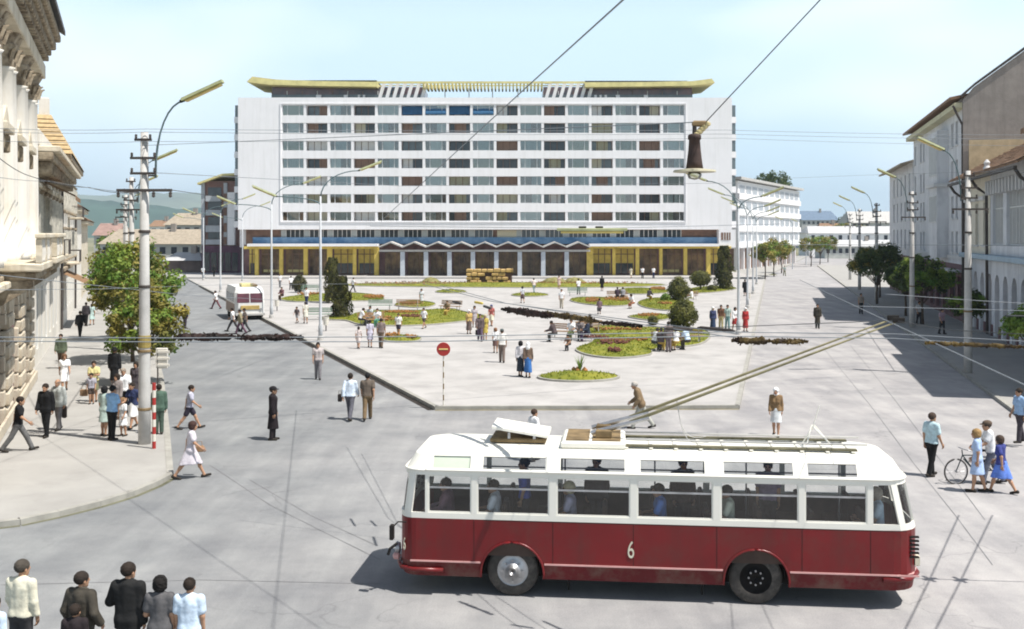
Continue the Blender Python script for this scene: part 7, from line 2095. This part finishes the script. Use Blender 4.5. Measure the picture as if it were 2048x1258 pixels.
person('woman in a grey dress with dark bobbed hair beside the suited man', at=FG(320, 1150, 1.63), h=1.63, yaw=4, pose='arm_in_arm', sex='f', hair='bob', top='dress', topc=(.10, .097, .10), bot=None, hairc=(.010, .008, .007), group=fgp)
person('youth in a pale blue tee shirt, rightmost of the foreground onlookers', at=FG(379, 1154, 1.60), h=1.60, yaw=0, pose='stand', top='shirt', topc=LBL, botc=DGR, hairc=(.02, .012, .009), turn=-5, group=fgp)
person('man cut by the left image edge in a pale blue coat', at=FG(-12, 1190, 1.45), h=1.45, yaw=-20, pose='stand', top='jacket', topc=LBL, botc=GRY, group=fgp)
# left pavement
person('man in a black tee shirt and grey trousers striding along the left edge', 36, 903, 1.76, -72, 'stride', topc=BLK, botc=(.12, .12, .12), z=SW)
person('man in a black suit walking towards the camera on the left pavement', 92, 874, 1.76, 172, 'slow', top='jacket', topc=BLK, botc=BLK, z=SW)
person('balding man in a pale grey jacket with a bag behind the black suit', 117, 860, 1.74, 165, 'slow', top='jacket', topc=(.40, .42, .40), botc=(.17, .16, .16), hair='bald', hairc=(.25, .2, .16), z=SW)
person('woman in a white dress walking close to the stone wall', 129, 782, 1.62, 205, 'walk2', sex='f', hair='bob', top='dress', topc=WHT, bot=None, hairc=(.12, .06, .03), z=SW)
person('man in a dark green jacket by the rusticated wall', 122, 737, 1.72, 190, 'slow', top='jacket', topc=(.09, .11, .07), botc=BRN, z=SW)
person('man in a black suit far back on the left pavement', 160, 674, 1.74, 10, 'walk', top='jacket', topc=BLK, botc=BLK, z=SW)
person('man in a dark coat beside the far black suit', 172, 652, 1.72, 5, 'slow', top='jacket', topc=(.04, .035, .04), botc=BLK, z=SW)
person('small figure in pale green passing the far men', 184, 650, 1.6, 15, 'walk2', sex='f', hair='bob', top='dress', topc=(.42, .55, .52), bot=None, z=SW)
person('woman in a yellow blouse behind the child with a basket', 188, 803, 1.62, 195, 'hold', sex='f', hair='bun', top='shirt', topc=(.58, .52, .25), bot='skirt', botc=OLV, z=SW)
person('child in a grey top in front of the yellow blouse', 183, 808, 1.2, 190, 'stand2', top='shirt', topc=(.36, .35, .40), bot='shorts', botc=(.08, .06, .05), z=SW)
person('figure in a long black robe under the street tree', 229, 778, 1.78, 0, 'stand', top='coat', topc=BLK, bot=None, hair='hat', hairc=BLK, z=SW)
person('man in a white shirt stooping beside the street tree', 247, 830, 1.72, 195, 'stand2', top='shirt', topc=WHT, botc=BLK, hairc=(.3, .25, .2), z=SW)
person('woman in a grey-brown coat behind the blue shirt', 234, 838, 1.62, 160, 'stand', sex='f', hair='bob', top='jacket', topc=(.24, .21, .20), bot='skirt', botc=BRN, z=SW)
person('man in a bright blue shirt and black trousers at the bus stop', 224, 880, 1.76, -28, 'hold', top='shirt', topc=(.25, .45, .72), botc=BLK, hairc=BLK, z=SW)
person('woman in a pale green dress half hidden left of the blue shirt', 209, 872, 1.64, -20, 'stand', sex='f', hair='bob', top='dress', topc=GRN, bot=None, hairc=BLK, z=SW)
person('girl in a white dress standing before the concrete pole', 246, 872, 1.25, 150, 'stand2', sex='f', hair='bob', top='dress', topc=WHT, bot=None, hairc=(.2, .12, .06), z=SW)
person('woman with navy blouse and white skirt beside the concrete pole', 266, 856, 1.62, 165, 'walk', sex='f', hair='short', top='shirt', topc=NAVY, bot='skirt', botc=WHT, z=SW)
person('woman in a dark dress behind the pole in the tree shade', 272, 806, 1.62, 180, 'stand', sex='f', hair='bob', top='dress', topc=(.06, .05, .055), bot=None, z=SW)
person('person in dark green hidden behind the striped post', 318, 868, 1.66, 20, 'stand', top='jacket', topc=(.07, .12, .09), botc=(.06, .09, .07), z=SW)
person('boy in a grey shirt and dark shorts striding on the road', 379, 858, 1.60, -75, 'stride', topc=(.42, .42, .50), bot='shorts', botc=(.03, .025, .04))
person('woman in a pale mauve dress with handbag stepping off the corner', 381, 957, 1.66, -78, 'stride', sex='f', hair='bob', top='dress', topc=(.58, .54, .58), bot=None, hairc=(.05, .025, .02))
person('man in a long black coat and cap alone on the left road', 546, 880, 1.76, -82, 'stand', top='coat', topc=(.012, .008, .010), bot='trousers', botc=(.02, .016, .016), hair='cap', hairc=(.012, .010, .012))
person('man in dark clothes standing on the road beyond the tree', 370, 657, 1.74, -30, 'stand', top='jacket', topc=(.03, .03, .06), botc=(.05, .04, .05))
person('man in a white shirt and dark red trousers walking behind the small bus', 432, 618, 1.74, 75, 'stride', topc=WHT, botc=(.14, .05, .06))
person('man in a white shirt crossing before the small white bus', 466, 663, 1.72, 88, 'stride', topc=WHT, botc=DGR)
person('man in a khaki jacket beside the white shirt before the small bus', 481, 668, 1.72, 92, 'walk', top='jacket', topc=KHK, botc=(.12, .06, .09))
person('man in a dark waistcoat crossing before the small bus', 490, 664, 1.7, 95, 'walk2', top='shirt', topc=(.10, .08, .07), botc=DGR)
person('man in a light patterned shirt and grey trousers below the lamp post', 636, 759, 1.74, 190, 'slow', topc=(.46, .41, .40), botc=(.20, .19, .20))
person('man in a white and blue shirt walking away with a bag', 700, 840, 1.76, -6, 'walk', top='blouse', topc=(.60, .68, .78), botc=(.10, .10, .12))
person('man in a brown shirt walking away beside the white and blue shirt', 735, 840, 1.76, 4, 'walk2', topc=(.12, .095, .075), botc=(.16, .11, .06), hairc=BLK)
person('child in a pale dress with the walking family', 717, 697, 1.3, 0, 'walk', sex='f', hair='short', top='dress', topc=(.55, .48, .46), bot=None, z=PZ)
person('woman in a lilac dress with the walking family', 740, 695, 1.62, 5, 'slow', sex='f', hair='short', top='dress', topc=(.52, .50, .60), bot=None, z=PZ)
person('man in a brown shirt with the walking family', 762, 696, 1.74, -5, 'slow', topc=(.20, .16, .15), botc=(.14, .10, .07), z=PZ)
person('small child with dark top near the pale green bench', 594, 646, 1.25, 160, 'walk', topc=(.10, .08, .08), bot='shorts', botc=GRY, z=PZ)
person('woman in a long cream dress near the pale green bench', 611, 647, 1.62, 20, 'slow', sex='f', hair='bun', top='dress', topc=(.62, .60, .52), bot=None, z=PZ)
person('man in a white shirt and navy trousers left of the lamp post', 613, 612, 1.74, 170, 'slow', topc=WHT, botc=NAVY, z=PZ)
person('far man in a white shirt left of the dark round bush', 582, 580, 1.72, 20, 'walk', topc=WHT, botc=BLK, z=PZ)
person('far man in a white shirt right of the conifers', 706, 584, 1.72, -60, 'walk', topc=WHT, botc=DGR, z=PZ)
person('tiny figure in a white shirt before the hotel left end', 560, 575, 1.7, 180, 'slow', topc=WHT, botc=GRY, z=PZ)
person('boy in a white shirt and dark shorts beside the small flower bed', 797, 673, 1.5, 170, 'slow', topc=WHT, bot='shorts', botc=(.06, .05, .08), z=PZ)
person('boy in a white shirt walking right of the long lawn', 848, 657, 1.5, 150, 'walk', topc=WHT, bot='shorts', botc=(.07, .05, .05), z=PZ)
person('woman in pale clothes by the narrow flower bed', 843, 612, 1.6, 180, 'slow', sex='f', hair='bob', top='dress', topc=(.58, .6, .62), bot=None, z=PZ)
person('woman in a white blouse and long ochre skirt in the middle of the square', 938, 668, 1.62, 200, 'stand', sex='f', hair='scarf', hairc=WHT, top='shirt', topc=(.48, .34, .12), bot='longskirt', botc=(.12, .09, .08), z=PZ)
person('slim girl in grey just behind the ochre skirt', 949, 655, 1.55, 190, 'slow', sex='f', hair='bob', top='dress', topc=(.42, .38, .40), bot=None, z=PZ)
person('man in a dark jacket with a case in the middle of the square', 960, 682, 1.74, 185, 'walk', top='jacket', topc=(.12, .09, .09), botc=(.10, .07, .11), z=PZ)
person('woman in an ochre dress beside the man with the case', 970, 681, 1.64, 178, 'slow', sex='f', hair='bob', hairc=(.4, .36, .25), top='dress', topc=(.46, .36, .08), bot=None, z=PZ)
person('woman with red and blue clothes behind the ochre dress', 983, 652, 1.6, 170, 'walk', sex='f', hair='scarf', hairc=DKB, top='shirt', topc=(.4, .12, .1), bot='skirt', botc=CRM, z=PZ)
person('girl in a short brown skirt behind the man in braces', 991, 706, 1.4, 5, 'slow', sex='f', hair='bob', hairc=(.2, .1, .05), top='shirt', topc=WHT, bot='skirt', botc=(.14, .08, .07), z=PZ)
person('man in a white shirt and wide brown trousers walking away', 1004, 725, 1.74, 0, 'slow', topc=(.70, .68, .64), botc=(.17, .13, .11), hair='cap', hairc=(.08, .10, .10), z=PZ)
person('woman in a dark full skirt with white shawl, left of the walking pair', 1041, 753, 1.66, -15, 'slow', sex='f', hair='bob', hairc=BLK, top='blouse', topc=(.68, .66, .68), bot='longskirt', botc=(.025, .035, .05), z=PZ)
person('woman in a blue skirt and white headscarf, right of the walking pair', 1056, 755, 1.64, -5, 'slow', sex='f', hair='scarf', hairc=WHT, top='blouse', topc=(.16, .11, .08), bot='longskirt', botc=(.04, .14, .38), z=PZ)
person('far walker with a dark skirt on the thin oval bed', 1045, 606, 1.66, 10, 'walk', sex='f', hair='bob', top='shirt', topc=(.5, .52, .55), bot='skirt', botc=(.09, .06, .06), z=PZ)
person('far man in pale shirt and teal trousers before the stone block', 1068, 586, 1.74, 20, 'walk2', topc=(.70, .60, .56), botc=(.20, .26, .26), z=PZ)
person('man in a white shirt walking alone beyond the garland', 1123, 617, 1.74, 180, 'slow', topc=WHT, botc=(.44, .40, .32), z=PZ)
person('far man in a white shirt before the planted mounds', 1157, 589, 1.74, 15, 'slow', topc=WHT, botc=(.12, .12, .12), z=PZ)
person('far figure all in black before the terrace', 1204, 582, 1.74, 0, 'stand', top='coat', topc=BLK, bot=None, hair='hat', hairc=BLK, z=PZ)
person('far figure in pale clothes by the border', 1118, 578, 1.66, 180, 'slow', sex='f', hair='bob', top='dress', topc=(.55, .42, .36), bot=None, z=PZ)
person('far person in white on the hotel terrace', 1285, 557, 1.7, 180, 'slow', topc=WHT, botc=BLK, z=.34)
person('another far person in white on the hotel terrace', 1307, 557, 1.7, 180, 'stand', topc=WHT, botc=NAVY, z=.34)
person('far person in cream at the shop windows', 1262, 556, 1.66, 150, 'walk', sex='f', hair='bob', top='dress', topc=CRM, bot=None, z=.34)
# seated people
def sitter(label, px, py, yaw, **kw):
    kw.setdefault('pose', 'sit'); return person(label, px, py, kw.pop('h', 1.7), yaw, z=PZ, **kw)
sitter('man in a dark jacket seated alone at the left end of the bench group', 1110, 684, 60, top='jacket', topc=(.08, .06, .06), botc=(.07, .07, .06), pose='sit_lean')
sitter('person in white seated on the left bench', 1143, 681, 160, topc=WHT, botc=(.10, .12, .05))
sitter('man in grey seated on the left bench', 1160, 680, 175, top='jacket', topc=(.16, .14, .14), botc=DGR)
sitter('man in dark navy seated with his back to the lawn', 1176, 683, 100, top='jacket', topc=(.03, .04, .07), botc=(.07, .04, .09))
sitter('person in a brown coat seated behind the navy one', 1181, 668, 120, top='jacket', topc=(.18, .15, .15), botc=BRN)
sitter('child crouched low before the left bench', 1138, 701, 150, h=1.2, topc=(.20, .12, .08), botc=DGR, pose='sit_lean')
sitter('woman in dark clothes seated alone beyond the slanting garland', 1199, 629, 0, sex='f', hair='bun', top='blouse', topc=(.18, .12, .14), bot='skirt', botc=(.09, .08, .09))
sitter('woman in white and red seated on the lawn edge', 1266, 617, 130, sex='f', hair='bob', top='shirt', topc=WHT, bot='skirt', botc=(.3, .12, .06), pose='sit_lean')
sitter('man in a white shirt leaning on the crowded bench, leftmost', 1308, 702, -60, topc=WHT, botc=(.07, .07, .08), pose='sit_lean')
sitter('man in brown seated second on the crowded bench', 1322, 703, -20, top='jacket', topc=(.11, .085, .09), botc=OCH)
sitter('woman in white seated fourth on the crowded bench', 1352, 702, 15, sex='f', hair='bob', top='shirt', topc=WHT, bot='skirt', botc=OCH)
sitter('person in light blue at the right end of the crowded bench', 1376, 700, 40, topc=(.50, .62, .78), botc=(.06, .05, .04), pose='sit_lean')
person('standing man in a grey-brown suit behind the crowded bench', 1337, 704, 1.72, 5, 'stand', top='jacket', topc=(.16, .13, .13), botc=(.15, .12, .13), z=PZ)
sitter('person in white seated by the egg-shaped bush', 1384, 606, 60, topc=WHT, botc=CRM)
sitter('dark figure seated on the far dark bench', 1235, 601, 0, topc=(.07, .05, .07), top='jacket', botc=DGR)
sitter('second dark figure on the far dark bench', 1246, 601, 10, topc=(.30, .30, .34), top='jacket', botc=BRN)
sitter('man in dark clothes seated on the green lawn', 1297, 603, -40, top='jacket', topc=(.06, .05, .06), botc=OCH, pose='sit_lean')
sitter('person in white seated on the conifer lawn bench, leaning', 720, 652, -70, topc=WHT, botc=DGR, pose='sit_lean')
sitter('person with dark hair seated at the conifer lawn bench', 741, 648, 150, topc=(.45, .5, .5), botc=GRY)
sitter('man in white and green standing low by the bench', 755, 654, 170, topc=WHT, botc=(.07, .22, .14))
sitter('person seated at the far tip of the conifer lawn', 895, 634, 160, topc=(.22, .16, .10), botc=OCH)
sitter('dark figure seated near the far left lawn', 564, 601, 160, topc=(.14, .07, .08), top='jacket', botc=BRN)
# right side
person('woman in a long dark blue dress and white headscarf by the lamp post', 1426, 662, 1.66, 185, 'stand', sex='f', hair='scarf', hairc=WHT, top='blouse', topc=(.04, .05, .12), bot='longskirt', botc=(.03, .05, .10), z=PZ)
person('man in a brown shirt and khaki trousers of the roadside group', 1442, 658, 1.7, 175, 'slow', topc=(.14, .07, .04), botc=(.46, .40, .20), z=PZ)
person('man in teal trousers of the roadside group', 1455, 658, 1.7, 180, 'slow', topc=(.32, .42, .38), botc=(.16, .30, .30), z=PZ)
person('woman in a short red skirt with the roadside group', 1470, 662, 1.64, 200, 'slow', sex='f', hair='bob', top='blouse', topc=WHT, bot='skirt', botc=RED, z=PZ)
person('woman in a long red dress and white headscarf right of the lamp post', 1491, 663, 1.64, 190, 'stand', sex='f', hair='scarf', hairc=WHT, top='blouse', topc=RED, bot='longskirt', botc=RED, z=PZ)
person('man in a long dark coat alone on the right street', 1635, 657, 1.76, 170, 'stand', top='coat', topc=(.045, .04, .03), bot='trousers', botc=(.03, .04, .035))
person('man in a brown jacket stooping along before the bus', 1283, 857, 1.74, 82, 'stoop', top='jacket', topc=(.20, .14, .08), botc=(.36, .36, .32), hair='short', hairc=(.45, .42, .38))
person('boy in a white top just behind the bus roof', at=FG(1067, 812, 1.56), h=1.56, yaw=-60, pose='slow', topc=WHT, botc=DGR, hairc=(.05, .03, .02))
person('woman in a white headscarf, brown waistcoat and white skirt on the right street', 1552, 872, 1.64, 160, 'slow', sex='f', hair='scarf', hairc=WHT, top='blouse', topc=(.22, .14, .07), bot='skirt', botc=(.66, .68, .68))
person('man in a pale teal shirt and black trousers looking at the bicycle', 1863, 952, 1.78, -65, 'slow', topc=(.48, .64, .68), botc=BLK, hairc=(.06, .04, .03))
person('man in a white shirt pushing the bicycle', 1982, 968, 1.76, 80, 'push', topc=WHT, botc=(.14, .15, .19), hair='cap', hairc=(.10, .07, .05))
person('woman in a blue flowered dress beside the bicycle', 1955, 984, 1.66, 60, 'slow', sex='f', hair='bob', hairc=(.30, .19, .08), top='dress', topc=(.40, .52, .74), bot=None)
person('girl in a navy top and bright blue skirt behind the bicycle', 2003, 986, 1.55, 40, 'walk', sex='f', hair='bob', hairc=(.06, .04, .03), top='shirt', topc=(.04, .05, .20), bot='skirt', botc=(.12, .22, .62))
person('person in a blue shirt at the right edge in the shade', 2040, 885, 1.74, 100, 'slow', topc=(.28, .42, .62), botc=(.06, .05, .06), z=SW)
person('pedestrian in a pinkish top in the deep shade of the right pavement', 1884, 668, 1.7, 200, 'slow', topc=(.36, .26, .30), botc=DGR, z=SW)
person('pedestrian in a white top in the shade beside him', 1838, 648, 1.7, 190, 'slow', topc=(.60, .60, .60), botc=DGR, z=SW)
person('person by the dark tree trunk on the right kerb', 1722, 628, 1.72, 180, 'stand', topc=(.30, .26, .22), botc=BLK, z=SW)
person('far pedestrian in black between the right lamp posts', 1490, 592, 1.78, 0, 'stand', top='coat', topc=BLK, bot=None, hair='short', z=PZ)
person('tiny pedestrian on the pavement by the far street trees', 1569, 552, 1.72, 180, 'walk', topc=(.30, .36, .34), botc=OLV, z=0)
person('tiny dark pedestrian before the brown wing shops', 428, 553, 1.8, 0, 'slow', top='jacket', topc=BLK, botc=BLK, z=.34)
person('tiny pale pedestrian before the brown wing shops', 406, 556, 1.7, 0, 'slow', topc=WHT, botc=BLK, z=.34)
# passengers inside the trolleybus
busM = bus.matrix_basis.copy()
def passenger(label, px, yl, yaw, topc, hairc=(.04, .03, .02), sex='m', hair='short', standing=False, top='shirt', zoff=0):
    p = busM @ Vector((bx(px), yl, .845 if standing else .845 - .05 + zoff))
    person(label, at=p, h=1.66 if not standing else 1.6, yaw=math.degrees(bang) + yaw, pose='stand' if standing else 'sit', sex=sex, hair=hair, hairc=hairc, top=top, topc=topc, botc=DGR, res=.03, group='passengers of the trolleybus')
passenger('driver behind the front side window of the trolleybus', 885, .55, 90, (.20, .12, .15), top='jacket')
passenger('passenger in white by the second bus window, left', 985, .5, 90, (.68, .72, .78))
passenger('passenger in blue by the second bus window', 1040, .95, 90, (.06, .10, .40), standing=True)
passenger('passenger with fair hair at the third bus window', 1140, .5, 90, (.45, .44, .58), (.5, .45, .30), 'f', 'bob')
passenger('standing passenger in dark clothes behind the third bus window', 1190, 1.3, 160, (.05, .04, .04), standing=True, top='jacket')
passenger('passenger in a blue and white shirt at the fourth bus window', 1322, .5, 90, (.10, .22, .58))
passenger('standing passenger behind the fourth bus window', 1370, 1.3, 200, (.09, .06, .05), standing=True, top='jacket')
passenger('passenger in a pale green shirt at the fifth bus window', 1458, .5, 90, (.66, .70, .58))
passenger('standing passenger in mauve behind the fifth bus window', 1545, 1.25, 170, (.22, .17, .26), standing=True)
passenger('passenger in pale blue at the curved rear bus window', 1752, .62, 90, (.46, .58, .68), (.35, .3, .25), 'f', 'bob')

# ------------------------------------------------------------------ bags and the bicycle
m_bag = mat('bag_leather', (0.03, 0.022, 0.02), .5, .2, 5)
def bag(label, px, py, hgt, w=.32, h=.24, z=0, m=None, rz_=0):
    p = G(px, py, z); o = empty('handbag', (p.x, p.y, z + hgt), rz_, label, 'bag')
    MB().bevbox(-w / 2, w / 2, -.05, .05, 0, h, .03).build('bag_body', m or m_bag, o)
    MB().tube([(-w * .3, 0, h), (-w * .25, 0, h + .12), (w * .25, 0, h + .12), (w * .3, 0, h)], .01, 6).build('handle', m or m_bag, o)
bag('black briefcase carried by the man in the pale grey jacket', 129, 860, .42, .14, .42, SW)
bag('brown basket carried by the child in the grey top', 168, 806, .28, .30, .28, SW, mat('wicker', (0.22, 0.14, 0.08), .8, .3, 12))
bag('brown handbag held by the woman stepping off the corner', 399, 952, .70, .26, .18, 0, m_slat)
bag('dark bag hanging from the hand of the man in white and blue', 680, 836, .62, .16, .30)
bag('dark case in the hand of the man in the middle of the square', 956, 681, .35, .34, .34, PZ)
bk = G(1912, 968); bk2 = G(2006, 964)
ang = math.atan2(bk2.y - bk.y, bk2.x - bk.x)
bike = empty('bicycle', (bk.x, bk.y, 0), ang, 'black bicycle pushed across the right street', 'bicycle')
m_bkf = mat('bicycle_black', (0.025, 0.04, 0.045), .4, .2, 5)
WB_ = 1.08; r = .35
for x in (0, WB_):
    pts = [(x + r * math.cos(a), 0, r + r * math.sin(a)) for a in np.linspace(0, 2 * math.pi, 33)]
    w = MB().tube(pts, .02, 6, cap=False).build('wheel', m_tyre, bike, smooth=True)
    MB().tube([(x + (r - .025) * math.cos(a), 0, r + (r - .025) * math.sin(a)) for a in np.linspace(0, 2 * math.pi, 33)], .010, 5, cap=False).build('rim', m_steel, w)
    sp_ = MB()
    for k in range(16):
        a = k * math.pi / 8; sp_.tube([(x, .02 * (-1) ** k, r), (x + (r - .03) * math.cos(a), 0, r + (r - .03) * math.sin(a))], .0022, 4)
    tag(sp_.build('spokes', m_steel, w), kind='stuff')
    MB().tube([(x, -.05, r), (x, .05, r)], .025, 8).build('hub', m_steel, w)
fm = MB()
hd_, st_, bb, rh = (.20, 0, .80), (.72, 0, .78), (.60, 0, .30), (WB_, 0, r)
for a, b in ((hd_, st_), (hd_, bb), ((.23, 0, .70), bb), (st_, bb), (bb, rh), (st_, rh)): fm.tube([a, b], .017, 8)
fm.build('frame', m_bkf, bike)
MB().tube([(0, 0, r), (.12, 0, .62), (.20, 0, .80), (.18, 0, .95)], .016, 8).build('fork', m_bkf, bike)
MB().tube([(.36, -.28, .93), (.22, -.24, .98), (.18, 0, .98), (.22, .24, .98), (.36, .28, .93)], .013, 8).build('handlebar', m_steel, bike)
MB().tube([st_, (.75, 0, .88)], .014, 8).build('seat_post', m_steel, bike)
MB().lathe([(.02, 0), (.11, .02), (.10, .06), (.02, .08)], 12, (.78, 0, .88)).build('saddle', m_bag, bike)
MB().lathe([(.09, 0), (.09, .012)], 16).build('chainring', m_steel, bike, (.60, -.05, .30), (math.pi / 2, 0, 0))
MB().tube([(.60, -.08, .30), (.68, -.08, .18)], .01, 6).build('pedal_crank', m_steel, bike)
MB().box(.80, 1.20, -.08, .08, .72, .735).build('luggage_rack', m_steel, bike)
# ------------------------------------------------------------------ summer haze in the valley air
hz = MB().box(-2600, 2600, -60, 5600, -2.0, 240).build('haze', None)
hz.data.materials.clear()
mh = bpy.data.materials.new('haze_air'); mh.use_nodes = True
mh.node_tree.nodes.clear()
ho = mh.node_tree.nodes.new('ShaderNodeOutputMaterial'); hv_ = mh.node_tree.nodes.new('ShaderNodeVolumePrincipled')
hv_.inputs['Color'].default_value = (0.70, 0.86, 1.0, 1); hv_.inputs['Density'].default_value = 0.00019; hv_.inputs['Anisotropy'].default_value = 0.2
mh.node_tree.links.new(hv_.outputs[0], ho.inputs['Volume'])
hz.data.materials.append(mh)
tag(hz, kind='stuff')
sc.cycles.volume_bounces = 0
